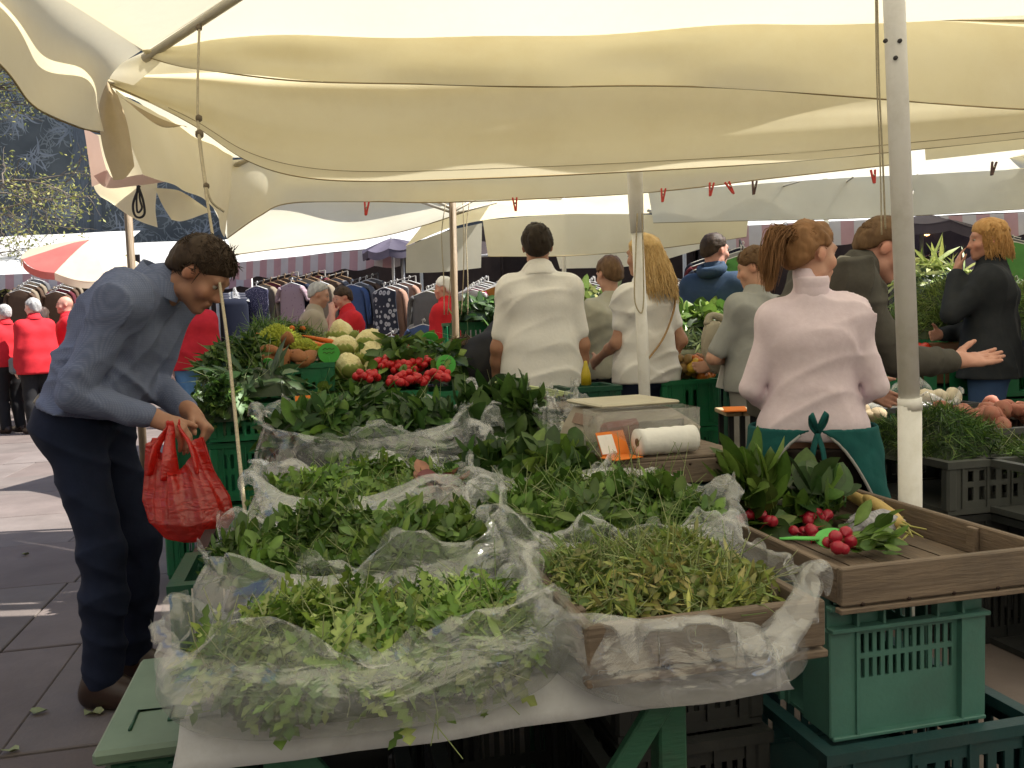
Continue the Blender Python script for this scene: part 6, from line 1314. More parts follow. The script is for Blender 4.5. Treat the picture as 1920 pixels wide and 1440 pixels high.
# ------------------------------------------------------------------ red carrier bag in the man's hand
m_redfilm = plastic_film("red_carrier_film", col=(.80, .05, .035), alpha=.72, amin=.85, amax=1.12, tcol=(.95, .20, .14), rough=.3, wr=14, lines=.3)
rb = thing("carrier_bag", "full red plastic carrier bag held by the bending man", "carrier bag", at(366, 1012, 2.72), 0)
hand = at(328, 808, 2.76) - np.array(rb.location); n, m = 160, 50; th = np.linspace(0, 2 * PI, n, endpoint=False); G = np.zeros((n, m, 3))
for i, v in enumerate(np.linspace(0, 1, m)):
    z = .285 * v; w = np.interp(v, [0, .06, .25, .5, .75, 1], [.045, .10, .138, .135, .108, .08]); d = np.interp(v, [0, .06, .25, .5, .75, 1], [.035, .075, .10, .085, .06, .035]); cx = hand[0] * max(0, v - .2) * .9 - .0; pl = (.003 + .010 * v) * (np.sin(th * 7 + 1) + .6 * np.sin(th * 12 + 2 + v) + .25 * np.sin(th * 27)) * np.clip(v * 2, .15, 1)
    top = (.05 * np.cos(2 * th) + .0 * th) * max(0, v - .8) * 5
    G[:, i] = np.stack([(w + pl) * np.cos(th) + cx, (d + pl) * np.sin(th), np.full(n, z) + top], 1)
du = np.roll(G, -1, 0) - np.roll(G, 1, 0); dv = np.gradient(G, axis=1); Nn = np.cross(du, dv); Nn /= np.linalg.norm(Nn, axis=-1, keepdims=True) + 1e-9; G = G + Nn * (ridge(G, .004, 12, 4, 3) + wob(G, .006, 10, 5))[..., None]
obj("body", np_mesh("body", G.reshape(-1, 3), grid_faces(n, m, True)), m_redfilm, rb)
MB().lathe([(0, .002), (.05, .0), (.08, .012)], 20, (0, 0, 0), squash=.75).build("bottom", m_redfilm, rb)
for k, (sx, sy, e) in enumerate(((-1, -.6, (-.018, -.012)), (-.15, -1, (-.004, -.02)), (1, -.5, (.02, -.01)), (.7, .9, (.01, .015)))):
    cx = hand[0] * .72; s_ = np.array([cx + sx * .062, sy * .034, .262 + .02 * abs(sx)]); e_ = hand + np.array([e[0], e[1], .01]); mid = (s_ + e_) / 2 + np.array([sx * .008, sy * .004, -.004]); pts = catmull([s_ + np.array([sx * .012, 0, -.06]), s_, mid, e_, e_ + np.array([0, .0, .025])], 18)
    MB().tube(pts, np.interp(np.linspace(0, 1, 18), [0, .3, .7, 1], [.034, .026, .014, .008]), 12, flat=.28).build("handle", m_redfilm, rb)
for i, (x, y, z, r0) in enumerate(((-.03, 0, .075, .062), (.045, .01, .07, .055), (.0, -.01, .135, .05))):
    o = obj("cabbage", lump_mesh("cabbage", r0, r0 * .9, r0 * .9, i, .06, 5, M("cabbage_%d" % i, (.05, .07, .03), (.035, .05, .02), scale=20, rough=.7))); o.location = Vector(rb.location) + Vector((x, y, z)); tag(o, "dark vegetable showing through the red carrier bag, %s" % ("lower left", "lower right", "upper")[i], "vegetable")

# ------------------------------------------------------------------ heap of vegetables on green crates, left middle
def crate_at(label, px, py, Y, w, d, h, mat, rz=YAW, rows=None, dz=0):
    """crate whose front top edge centre is seen at (px, py)"""
    q = at(px, py, Y); c = q[:2] + rotz(rz)[:2, :2] @ np.array([0, d / 2]); return crate(label, (c[0], c[1], q[2] - h + dz), w, d, h, mat, rz, rows)
GR = [(.03, .09, 12, .03), (.115, .155, 3, .10)]
crate_at("green crate of artichoke leaves at the front of the vegetable heap", 478, 757, 3.95, .42, .34, .17, m_green_c, rows=[(.03, .07, 9, .03), (.085, .115, 2, .12)])
crate_at("green crate under the artichoke crate", 480, 826, 3.98, .42, .34, .28, m_green_c)
crate_at("lowest green crate under the artichokes", 485, 935, 4.0, .42, .34, .30, m_green_c, dz=-.02)
crate_at("solid dark green crate on the left of the vegetable heap", 388, 782, 4.15, .40, .36, .42, m_green_c, rows=[(.36, .38, 3, .1)])
crate_at("lower green crate at the left of the vegetable heap", 388, 945, 4.15, .40, .36, .36, m_green_c, rows=[(.05, .28, 12, .03)])
crate_at("green crate of sweet potatoes in the middle of the heap", 545, 682, 4.45, .44, .36, .17, m_green_c, rows=[(.03, .07, 9, .03), (.085, .115, 2, .12)])
crate_at("green crate under the sweet potatoes", 548, 741, 4.45, .44, .36, .28, m_green_c)
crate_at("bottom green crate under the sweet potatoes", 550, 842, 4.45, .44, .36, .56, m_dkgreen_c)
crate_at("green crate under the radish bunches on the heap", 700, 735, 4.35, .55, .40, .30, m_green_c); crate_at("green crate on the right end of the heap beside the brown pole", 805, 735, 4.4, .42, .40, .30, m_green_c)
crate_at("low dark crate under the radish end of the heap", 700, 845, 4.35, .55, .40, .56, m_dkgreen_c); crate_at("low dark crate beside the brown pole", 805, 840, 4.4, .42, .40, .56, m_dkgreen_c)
def ptop(px, py, Y, dz=0): q = at(px, py, Y); return np.array([q[0], q[1], q[2] + dz])
greens("artichoke_leaves", "large grey-green artichoke leaves spilling from the front green crate", ptop(480, 740, 4.12), .23, .17, .96, .12, 80, [('lance', .17, .04, 1.0)], [(.08, .14, .06), (.10, .17, .07), (.06, .11, .045)], 130, 26, .2, stem_cols=[(.30, .36, .18)], tilt=.7, curl=.9)
greens("leafy_herbs", "dark parsley hanging down over the left green crates", ptop(420, 770, 3.98), .13, .12, .86, .17, 1100, [('lobed', .05, .035, 1.0)], G_DARK + G_MID, 131, 60, .1, tilt=1.1)
greens("herb_bunches", "bushy green herbs on the left flank of the vegetable heap", ptop(452, 690, 4.55), .18, .22, .98, .22, 1700, [('lobed', .06, .035, .6), ('lance', .10, .02, .4)], G_DARK + G_MID, 132, 60, .1, tilt=1.0)
greens("fennel_fronds", "feathery fennel fronds at the top of the vegetable heap", ptop(530, 620, 5.05), .27, .22, 1.10, .19, 3200, [('wisp', .085, .006, 1.0)], G_MID + [(.14, .22, .06)], 133, 120, .12, tilt=1.0)
greens("heap_leaves", "leafy greens filling the heap between the cauliflowers and radishes", ptop(630, 718, 4.72), .42, .26, .92, .06, 900, [('oval', .09, .045, .6), ('stalk', .12, .05, .4)], G_DARK + G_MID, 134, 40, .1)
greens("heap_leaves", "broad dark leaves behind the radish bunches beside the brown pole", ptop(780, 690, 4.85), .26, .24, .98, .17, 420, [('oval', .13, .06, 1.0)], G_DARK + G_MID, 135, 20, .1, curl=.9)
greens("dried_herbs", "brown dried herbs hanging behind the brown pole", ptop(870, 690, 5.3), .17, .14, .95, .22, 900, [('wisp', .07, .008, 1.0)], [(.14, .085, .035), (.10, .065, .025), (.18, .12, .05)], 136, 60, .1, core=(.05, .035, .02))
greens("heap_leaves", "dark leaves in the back crate behind the brown pole", ptop(905, 590, 6.6), .22, .2, 1.30, .12, 300, [('oval', .11, .06, 1.0)], G_DARK, 137)
m_cauli = M("cauliflower_curd", (.80, .73, .42), (.72, .63, .32), scale=26, rough=.85, bump=.5, bscale=70, bdist=.02); m_cauli_leaf = M("cauliflower_leaf", (.42, .47, .14), (.32, .40, .10), scale=10, rough=.5, trans=.2)
me_c = [lump_mesh("curd", .088, .085, .066, i, .05, 5, m_cauli, 30, 18, fine=.045, fk=26) for i in range(3)]
def cauli(label, p, k, seed):
    t = thing("cauliflower", label, "cauliflower", p, seed, "cauliflowers on the vegetable heap"); o = obj("curd", me_c[k], None, t); o.rotation_euler = (seed * .3, .2 * seed, seed)
    r = np.random.default_rng(seed)
    for i in range(7):
        a = i * .9 + r.random(); c, s = math.cos(a), math.sin(a); rows = []
        for v in (0, .4, .75, 1.0): w = (.03, .045, .038, .010)[(0, .4, .75, 1.0).index(v)]; rr = .060 + .045 * math.sin(v * 1.6); z = -.06 + .075 * v; rows.append([(c * rr - s * w * q, s * rr + c * w * q, z + .012 * abs(q)) for q in (-1, 0, 1)])
        sheet("leaf", rows, 8, 8, m_cauli_leaf, t, amp=.003, k=30, seed=i, thick=.002, world=False)
for i, (px, py, Y) in enumerate([(648, 652, 4.9), (690, 640, 5.0), (700, 668, 4.8), (655, 690, 4.68), (622, 660, 4.95), (640, 628, 5.15), (706, 700, 4.75)]):
    cauli("pale yellow cauliflower, %s of the cauliflower pile" % ("left middle", "upper right", "leafy right", "front", "far left", "topmost", "lower right")[i], ptop(px, py, Y, .0), i % 3, i + 1)
m_rom = M("romanesco_green", (.36, .40, .035), (.26, .31, .03), scale=24, rough=.8, bump=.6, bscale=60, bdist=.02)
def romanesco_mesh(seed):
    mb = MB(); r = np.random.default_rng(seed)
    for i in range(110):
        t = (i + .5) / 110; a = i * 2.39996; rr = .085 * math.sqrt(t); z = .085 * (1 - t ** .8); s = .010 + .011 * t; mb.lathe([(s, -s), (s * .9, 0), (s * .5, s * .8), (0, s * 1.5)], 6, (rr * math.cos(a), rr * math.sin(a), z), rotz(a) @ roty(.9 * math.sqrt(t)))
    mb.lathe([(.09, -.03), (.085, 0), (.05, .05), (0, .08)], 14); me = mb.mesh("romanesco"); me.materials.append(m_rom); return me
mr_ = romanesco_mesh(0)
for i, (px, py, Y, k, lb) in enumerate([(520, 636, 4.75, 1.35, "upper"), (462, 660, 4.6, 1.25, "lower left"), (572, 648, 4.62, .8, "small right-hand")]):
    o = obj("romanesco", mr_); o.location = ptop(px, py, Y, -.02); o.scale = (k, k, k * .85); o.rotation_euler = (.2, .15 * i, i); tag(o, "yellow-green romanesco head on the heap, %s one" % lb, "romanesco", "romanesco heads on the heap")
m_swp = M("sweet_potato_skin", (.36, .15, .055), (.28, .11, .04), scale=14, rough=.8, bump=.3, bscale=50)
scatter("sweet_potato", [lump_mesh("sweet_potato", .075, .04, .036, i, .10, 4, m_swp, 16, 10) for i in range(3)], [ptop(*q) for q in ((505, 658, 4.5), (540, 640, 4.62), (555, 668, 4.48), (530, 676, 4.46), (575, 672, 4.5), (510, 675, 4.5))], "brown sweet potato at the edge of the green crate", "sweet potato", "sweet potatoes on the heap", 4)
m_carrot = M("carrot_skin", (.72, .17, .015), (.62, .13, .012), scale=18, rough=.5, bump=.15, bscale=60, stretch=(1, 1, 4))
mc = MB(); mc.lathe([(0, -.11), (.004, -.105), (.010, -.05), (.015, .03), (.017, .075), (.012, .09), (0, .092)], 10); mec = mc.mesh("carrot"); mec.materials.append(m_carrot)
for i, (px, py, Y, a, b) in enumerate([(575, 640, 4.8, 1.9, .1), (592, 645, 4.78, 1.85, .25), (603, 655, 4.75, 1.8, .05), (585, 658, 4.72, 1.95, .3), (610, 648, 4.85, 1.75, .1), (545, 622, 5.0, 1.3, 1.2), (500, 628, 4.95, 1.6, 2.4), (560, 618, 5.05, 1.5, 1.0), (598, 636, 4.9, 1.8, .2)]):
    o = obj("carrot", mec); o.location = ptop(px, py, Y); o.rotation_euler = (0, a, -b); tag(o, "orange carrot among the greens at the top of the heap", "carrot", "carrots on the heap")
for i, (px, py, Y, nn, rs, lb) in enumerate([(690, 718, 4.42, 12, .075, "leftmost"), (722, 694, 4.6, 14, .075, "upper left"), (765, 700, 4.58, 20, .09, "centre"), (760, 724, 4.42, 22, .10, "front centre"), (765, 676, 4.72, 10, .06, "topmost"), (822, 716, 4.45, 16, .075, "right end"), (800, 690, 4.62, 10, .06, "pale right")]):
    bunch("bunch of scarlet radishes on the heap, %s one" % lb, ptop(px, py, Y, .0), int(nn * 1.5), rs, me_rad2, 40 + i, (.09, .04, 8, G_MID), group="scarlet radish bunches on the heap", dirv=(0, .8, .5), layers=1.6, rad=.021)
if 0: greens("heap_leaves", "leaves between the radish bunches", ptop(760, 720, 4.55), .42, .2, .93, .06, 300, [('oval', .09, .045, 1.0)], G_MID + G_DARK, 138)
for i, (px, py, Y, r0, tl, lb) in enumerate([(617, 668, 4.5, .055, -.2, "by the cauliflowers"), (507, 685, 4.42, .036, -.6, "on the sweet potatoes"), (805, 640, 5.0, .05, -.6, "in the dark leaves"), (836, 690, 4.55, .055, -.1, "beside the brown pole"), (445, 750, 4.0, .03, -1.2, "in the parsley")]):
    price_sign("green price card " + lb, ptop(px, py, Y), r0, [.1, -.3, .3, .5, 0][i], tl, (0, .01, -.08), 2 if i in (0, 3) else 0)
o = MB().box(ptop(568, 748, 3.7), (.065, .004, .03), rotz(.3) @ rotx(-.5)).build("price_card", m_orange); tag(o, "small orange price card behind the spinach bag", "card")

# ------------------------------------------------------------------ crates and vegetables of the stall behind, middle and right
crate_at("green crate of celery leaves behind the brown pole", 905, 603, 6.5, .5, .4, .30, m_green_c); crate_at("lower green crate behind the brown pole", 905, 672, 6.5, .5, .4, .60, m_green_c, rows=[(.05, .5, 12, .03)])
crate_at("green crate of tomatoes behind the brown pole", 890, 712, 5.0, .30, .3, .30, m_green_c); crate_at("dark crate below the tomatoes behind the brown pole", 890, 806, 5.0, .30, .3, .55, m_dkgreen_c)
m_tom = M("tomato_skin", (.55, .035, .015), (.50, .05, .02), scale=6, rough=.25); me_t = [lump_mesh("tomato", .036, .036, .031, i, .04, 4, m_tom, 14, 10) for i in range(2)]
r = np.random.default_rng(5)
scatter("tomato", me_t, [ptop(872 + 26 * r.random(), 690 + 14 * r.random(), 5.05 + .2 * r.random()) for _ in range(10)], "red tomato in the crate behind the brown pole", "tomato", "tomatoes behind the brown pole", 6)
crate_at("green crate of tomatoes between the polo man and the blonde woman", 1120, 690, 5.6, .40, .3, .25, m_green_c); crate_at("crate under the tomatoes between the polo man and the blonde woman", 1120, 762, 5.6, .40, .3, .60, m_dkgreen_c)
scatter("tomato", me_t, [ptop(1098 + 50 * r.random(), 645 + 38 * r.random(), 5.62 + .25 * r.random()) for _ in range(18)], "large red tomato between the polo man and the blonde woman", "tomato", "tomatoes by the blonde woman", 7, (1.2, 1.6))
crate_at("green crate of pale lettuces behind the polo man's shoulder", 1118, 585, 6.9, .5, .4, .25, m_green_c); crate_at("lower green crate behind the polo man's shoulder", 1118, 645, 6.9, .5, .4, .80, m_dkgreen_c)
greens("lettuce_heads", "pale lettuces in the crate behind the polo man's shoulder", ptop(1118, 580, 7.1), .2, .16, 1.42, .08, 160, [('oval', .11, .07, 1.0)], G_YEL + [(.34, .42, .14)], 140)
m_yp = M("yellow_cone", (.55, .42, .02), rough=.4); yc = thing("yellow_bottle", "yellow plastic bottle neck beside the white polo", "bottle", at(1099, 722, 4.6)); MB().lathe([(.028, 0), (.026, .06), (.012, .11), (.008, .13), (0, .132)], 12).build("body", m_yp, yc)
crate("crate under the yellow bottle", (yc.location[0], yc.location[1] + .05, yc.location[2] - .302), .3, .3, .30, m_dkgreen_c)
crate_at("green crate of yellow and orange peppers beside the boy", 1295, 712, 5.0, .36, .34, .28, m_green_c, rows=[(.05, .22, 2, .1)]); crate_at("green crate under the peppers beside the boy", 1295, 802, 5.0, .36, .34, .30, m_green_c); crate_at("bottom crate under the peppers beside the boy", 1295, 898, 5.0, .36, .34, .34, m_dkgreen_c)
m_pep = [M("pepper_orange", (.62, .20, .02), (.55, .15, .015), rough=.35), M("pepper_yellow", (.62, .40, .04), (.55, .33, .03), rough=.35), M("turnip_brown", (.34, .22, .08), (.26, .16, .06), rough=.7)]
for k, (lb, x0, x1, cnt) in enumerate((("orange pepper in the crate beside the boy", 1305, 1342, 20), ("yellow pepper in the crate beside the boy", 1285, 1330, 14), ("brownish topinambur root in the crate behind the blonde woman", 1252, 1300, 24))):
    scatter("pepper" if k < 2 else "root_vegetable", [lump_mesh("pepper", .034, .030, .030, 9 + k, .14, 4, m_pep[k], 12, 8)], [ptop(r.uniform(x0, x1), r.uniform(672, 706), r.uniform(5.05, 5.32)) for _ in range(cnt)], lb, "pepper" if k < 2 else "root vegetable", ("orange peppers", "yellow peppers", "brown roots")[k] + " in the green crate", 8 + k)
greens("bean_pods", "pale green pods in the tray behind the peppers", ptop(1300, 655, 5.6), .17, .14, 1.08, .06, 500, [('lance', .08, .012, 1.0)], [(.26, .34, .13), (.34, .40, .18)], 141); crate_at("pale tray of pods behind the peppers", 1300, 655, 5.45, .38, .3, .12, M("pale_tray", (.42, .46, .34), rough=.6)); crate_at("green crate under the tray of pods", 1300, 700, 5.45, .38, .3, .7, m_dkgreen_c)
greens("lettuce_heads", "fresh lettuces in front of the man in the hoodie", ptop(1310, 610, 5.95), .28, .16, 1.20, .10, 260, [('oval', .11, .07, 1.0)], G_BRIGHT + G_MID, 142); crate_at("dark green crate of lettuces in front of the hoodie", 1310, 630, 5.8, .6, .34, .3, m_dkgreen_c); crate_at("lower crate in front of the hoodie", 1310, 715, 5.8, .6, .34, .8, m_dkgreen_c)
# the boy's cloth bag and papers
cbag = thing("cloth_bag", "beige cloth bag hugged in the boy's arms", "bag", by['w']((-.06, .24, .93))); obj("body", lump_mesh("body", .085, .075, .15, 4, .10, 5, nu=30, nv=20, fine=.03, fk=18), cloth("beige_canvas", (.46, .42, .33)), cbag).location = (0, 0, .16)
MB().tube(catmull([(-.05, 0, .28), (-.02, .02, .33), (.05, .01, .31), (.07, 0, .26)], 14), .022, 8).build("rolled_top", bpy.data.materials["beige_canvas"], cbag)
MB().box((.03, -.07, -.02), (.075, .01, .13), roty(.25), bev=.003).build("paper_pocket", m_paper, cbag)
# wooden stool with orange cards left of the pink woman
st_ = thing("wooden_stool", "small wooden stool with orange paper on it behind the pink woman", "stool", (at(1365, 780, 3.9)[0], 3.9, 0)); zt2 = at(1365, 772, 3.9)[2]
for i in range(2): MB().box((-.0 + .075 * i, 0, zt2), (.07, .22, .02), bev=.003).build("seat_board", M("pale_wood_%d" % i, (.36, .27, .16), (.30, .22, .13), scale=6, rough=.7), st_)
for sx in (-.01, .09):
    for sy in (-.09, .09): MB().box((sx, sy, zt2 / 2 - .006), (.022, .022, zt2 - .012)).build("leg", m_black, st_)
oc2 = thing("price_card", "folded orange paper on the wooden stool", "card", (at(1370, 785, 3.8)[0], 3.80, zt2 + .011)); MB().box((.02, 0, .012), (.10, .05, .003), rotx(.3)).build("flap", m_orange, oc2); MB().box((.02, 0, .003), (.11, .06, .003)).build("back_flap", m_orange, oc2)
# --- grey crates of the right-hand stall
rg = [(.05, .10, 6, .05), (.12, .16, 6, .05)]
crate("grey crate of dill beside the near white pole", (1.72, 3.38, .50), .44, .56, .20, m_grey_c, YAW, rg); crate("grey crate at the right edge in front of the dill", (1.98, 3.02, .50), .42, .44, .20, m_grey_c, YAW, rg)
crate("black crate of roots behind the pink woman's elbow", (1.52, 3.98, .53), .44, .5, .20, m_black_c, YAW, [(.04, .15, 14, .03)]); crate("dark crate of red potatoes at the right edge", (2.14, 3.72, .56), .50, .46, .20, m_grey_c, YAW, rg); crate("black crate of white turnips under a clear sheet", (1.92, 4.22, .62), .60, .40, .18, m_black_c, YAW, rg)
for i, (x, y, z, w, d) in enumerate(((1.72, 3.38, .499, .42, .54), (1.98, 3.02, .499, .40, .42), (1.52, 3.98, .529, .42, .48), (2.14, 3.72, .559, .48, .44), (1.92, 4.22, .619, .58, .38))): crate("black support crate of the right-hand stall, %s" % ("under the dill", "at the right edge", "under the roots", "under the potatoes", "under the turnips")[i], (x, y, 0), w, d, z - .003, m_black_c, YAW, [(.06, .4, 10, .04)])
greens("dill", "big heap of fine dark green dill beside the near white pole", (1.70, 3.40, 0), .24, .24, .68, .16, 5200, [('wisp', .06, .005, 1.0)], G_MID + G_DARK, 150, 80, .08, tilt=1.1); greens("dill", "smaller heap of dill at the right edge", (2.0, 3.2, 0), .15, .14, .68, .07, 1200, [('wisp', .06, .005, 1.0)], G_MID, 151, 30, .08, tilt=1.1)
m_pot = M("red_potato_skin", (.42, .16, .11), (.30, .11, .08), scale=10, rough=.75, bump=.2, bscale=50, dirt=(.38, .22, .13), dscale=14)
r = np.random.default_rng(9); scatter("potato", [lump_mesh("potato", .042, .034, .030, 20 + i, .10, 4, m_pot, 14, 10) for i in range(3)], [np.array([2.14, 3.72, .755]) + RY @ np.array([r.uniform(-.2, .2), r.uniform(-.19, .19), r.uniform(0, .06)]) for _ in range(48)], "reddish potato in the crate at the right edge", "potato", "red potatoes in the grey crate", 11)
m_tur = M("white_turnip", (.68, .62, .48), (.58, .50, .36), scale=10, rough=.6); scatter("turnip", [lump_mesh("turnip", .05, .036, .036, 30 + i, .10, 4, m_tur, 14, 10) for i in range(2)], [np.array([1.92, 4.22, .80]) + RY @ np.array([-.26 + .075 * i, r.uniform(-.14, .1), r.uniform(0, .02)]) for i in range(8)], "white turnip in the black crate under a clear sheet", "turnip", "white turnips", 12)
film_bag("clear plastic liner of the turnip crate behind the dill", (1.92, 4.22, 0), .28, .17, .79, [.03, .05, .06, .05, .04, .05, .04, .02, .02, .02, .02, .03], [.03] * 12, 21, group="clear plastic liners")
m_celr = M("celeriac_skin", (.34, .27, .17), (.24, .18, .11), scale=14, rough=.85, bump=.4, bscale=40); scatter("celeriac", [lump_mesh("celeriac", .055, .05, .048, 40, .10, 5, m_celr, 16, 10)], [np.array([1.52, 3.98, .745]) + RY @ np.array([r.uniform(-.15, .15), r.uniform(-.18, .18), r.uniform(0, .05)]) for _ in range(12)], "knobbly brown celeriac in the crate behind the pink woman", "celeriac", "celeriac roots", 13)
# green crates and tall herbs farther right
for i, (px, py, Y, w, lb) in enumerate([(1745, 668, 5.2, .62, "left"), (1900, 672, 5.35, .62, "right")]):
    crate_at("green crate of herbs behind the outstretched hand, %s one" % lb, px, py, Y, w, .4, .24, m_green_c, 0, [(.03, .20, 2, .1)]); crate_at("green crate second in the stack behind the outstretched hand, %s" % lb, px, py + 76, Y, w, .4, .24, m_green_c, 0, [(.03, .20, 2, .1)]); crate_at("bottom crate behind the outstretched hand, %s" % lb, px, py + 152, Y, w, .4, .45, m_dkgreen_c, 0)
greens("dill", "tall bushy dill behind the near white pole", ptop(1750, 640, 5.55), .27, .22, 1.08, .33, 5200, [('wisp', .07, .006, 1.0)], [(.15, .23, .05), (.10, .18, .04), (.19, .26, .07)], 152, 120, .1, tilt=1.1, core=(.04, .07, .02)); greens("dill", "tall bushy dill at the right edge behind the dark jacket", ptop(1905, 640, 5.7), .24, .22, 1.05, .36, 4200, [('wisp', .07, .006, 1.0)], [(.15, .23, .05), (.10, .18, .04), (.19, .26, .07)], 153, 100, .1, tilt=1.1, core=(.04, .07, .02))
greens("leeks", "pale leek tops above the tall dill", ptop(1750, 560, 6.3), .30, .2, 1.40, .16, 260, [('lance', .22, .028, 1.0)], [(.36, .40, .12), (.24, .32, .08), (.46, .46, .2)], 154, 20, .15); crate_at("green crate of leeks above the tall dill", 1750, 585, 6.1, .7, .4, .25, m_green_c, 0); crate_at("crate under the leeks", 1750, 650, 6.1, .7, .4, 1.1, m_dkgreen_c, 0)
scatter("tomato", me_t, [ptop(r.uniform(1718, 1775), r.uniform(652, 664), r.uniform(5.25, 5.4)) for _ in range(14)], "red tomato in front of the tall dill", "tomato", "tomatoes before the tall dill", 14)
# shoulder bag of the woman in the dark jacket
sbag = thing("shoulder_bag", "dark shoulder bag with brown trim hanging at the dark-jacketed woman's side", "bag", wd['w']((.17, .20, .78))); MB().box((0, 0, .13), (.11, .27, .27), rotz(math.radians(62)), bev=.03).build("body", cloth("bag_black", (.03, .033, .037)), sbag); MB().tube(catmull([(0.02, .05, .25), (.0, .02, .40), (-.02, -.02, .26)], 16), .012, 6, flat=.4).build("handle", M("brown_leather", (.16, .07, .03), rough=.5), sbag); MB().box((-.075, -.045, .14), (.02, .24, .26), rotz(math.radians(62)), bev=.008).build("brown_side", bpy.data.materials["brown_leather"], sbag)
# ------------------------------------------------------------------ clothes hanging at the back stalls
def garment_mesh(kind, seed):
    mb = MB(); r = np.random.default_rng(seed); n = 14
    L = {'top': .62, 'vest': .58, 'long': .72, 'trousers': .85}[kind]
    prof = [(0, .07, .012), (.015, .10, .016), (.075, .205, .018), (.11, .215, .026), (.22, .205, .032), (.6, .215, .03), (1.0, .235, .03)] if kind != 'trousers' else [(0, .16, .025), (.1, .17, .03), (.5, .17, .03), (1, .16, .03)]
    V = []
    for (t, w, d) in prof:
        for k in range(n):
            a = 2 * PI * k / n; f = 1 + .10 * math.sin(5 * a + seed) * t; V.append((w * f * math.cos(a), d * (1 + .5 * math.sin(7 * a + seed) * t) * math.sin(a), -t * L))
    F = [(i * n + k, i * n + (k + 1) % n, (i + 1) * n + (k + 1) % n, (i + 1) * n + k) for i in range(len(prof) - 1) for k in range(n)] + [tuple(range(n))[::-1]]
    mb.add(V, F, True)
    return mb.mesh("fabric")
def sleeve_mesh(sx, l, seed):
    mb = MB(); mb.tube(catmull([(sx * .17, 0, -.055), (sx * .235, .01, -.14), (sx * .27, .02, -.14 - l)], 8), np.linspace(.06, .05, 8), 8, flat=.5); return mb.mesh("sleeve")
GM = {k: [garment_mesh(k, s) for s in range(3)] for k in ('top', 'vest', 'long', 'trousers')}; SL = {(sx, l): sleeve_mesh(sx, l, 0) for sx in (-1, 1) for l in (.10, .38)}
hm = MB(); hm.tube(catmull([(-.19, 0, -.045), (-.06, 0, -.005), (0, 0, .008), (.06, 0, -.005), (.19, 0, -.045)], 14), .011, 6, flat=.6); hm.tube(catmull([(0, 0, .008), (0, 0, .05), (.018, 0, .075), (.03, 0, .055), (.022, 0, .04)], 10), .005, 5); ME_H = hm.mesh("hanger")
m_hang = M("white_hanger", (.72, .72, .70), (.66, .66, .64), rough=.4); m_hang_w = M("wood_hanger", (.34, .22, .12), (.28, .18, .09), rough=.5); m_rail = M('dark_rail', (.10, .09, .08), rough=.5)
def print_mat(name, base, ink, scale, r0, r1):
    m, n, l = new_mat(name); out = n.new("ShaderNodeOutputMaterial"); b = n.new("ShaderNodeBsdfPrincipled"); b.inputs["Roughness"].default_value = .85
    tc = n.new("ShaderNodeTexCoord"); v = n.new("ShaderNodeTexVoronoi"); v.inputs["Scale"].default_value = scale; v.inputs["Randomness"].default_value = .55; mp = n.new("ShaderNodeMapping"); mp.inputs["Scale"].default_value = (1, .01, 1)
    l.new(tc.outputs["Object"], mp.inputs[0]); l.new(mp.outputs[0], v.inputs["Vector"]); cr = n.new("ShaderNodeValToRGB"); cr.color_ramp.interpolation = 'CONSTANT'
    e = cr.color_ramp.elements; e[0].position = 0; e[0].color = (*base, 1); e[1].position = r0; e[1].color = (*ink, 1); x = e.new(r1); x.color = (*base, 1)
    l.new(v.outputs["Distance"], cr.inputs[0]); l.new(cr.outputs[0], b.inputs["Base Color"]); l.new(b.outputs[0], out.inputs[0]); return m
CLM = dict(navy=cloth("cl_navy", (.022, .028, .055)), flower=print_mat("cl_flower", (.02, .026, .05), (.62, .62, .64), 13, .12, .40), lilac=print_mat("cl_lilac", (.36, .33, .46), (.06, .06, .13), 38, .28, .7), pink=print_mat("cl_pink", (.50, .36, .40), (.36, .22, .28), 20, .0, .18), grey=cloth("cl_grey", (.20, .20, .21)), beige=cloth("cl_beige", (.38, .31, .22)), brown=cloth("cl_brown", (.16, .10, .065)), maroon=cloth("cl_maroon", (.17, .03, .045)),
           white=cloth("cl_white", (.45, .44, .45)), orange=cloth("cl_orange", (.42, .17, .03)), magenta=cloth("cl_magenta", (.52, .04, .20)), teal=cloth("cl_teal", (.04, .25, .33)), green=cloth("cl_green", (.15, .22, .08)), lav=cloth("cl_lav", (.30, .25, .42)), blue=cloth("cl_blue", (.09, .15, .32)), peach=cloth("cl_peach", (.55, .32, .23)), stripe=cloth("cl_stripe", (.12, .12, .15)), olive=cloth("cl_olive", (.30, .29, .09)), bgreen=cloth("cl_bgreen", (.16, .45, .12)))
for _m in CLM.values():  # all garment colours darkened to paint in the shade of the stall interior
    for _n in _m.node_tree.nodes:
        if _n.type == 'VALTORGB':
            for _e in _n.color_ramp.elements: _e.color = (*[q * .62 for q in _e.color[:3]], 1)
NUM = ["frontmost", "second", "third", "fourth", "fifth", "sixth", "seventh"]
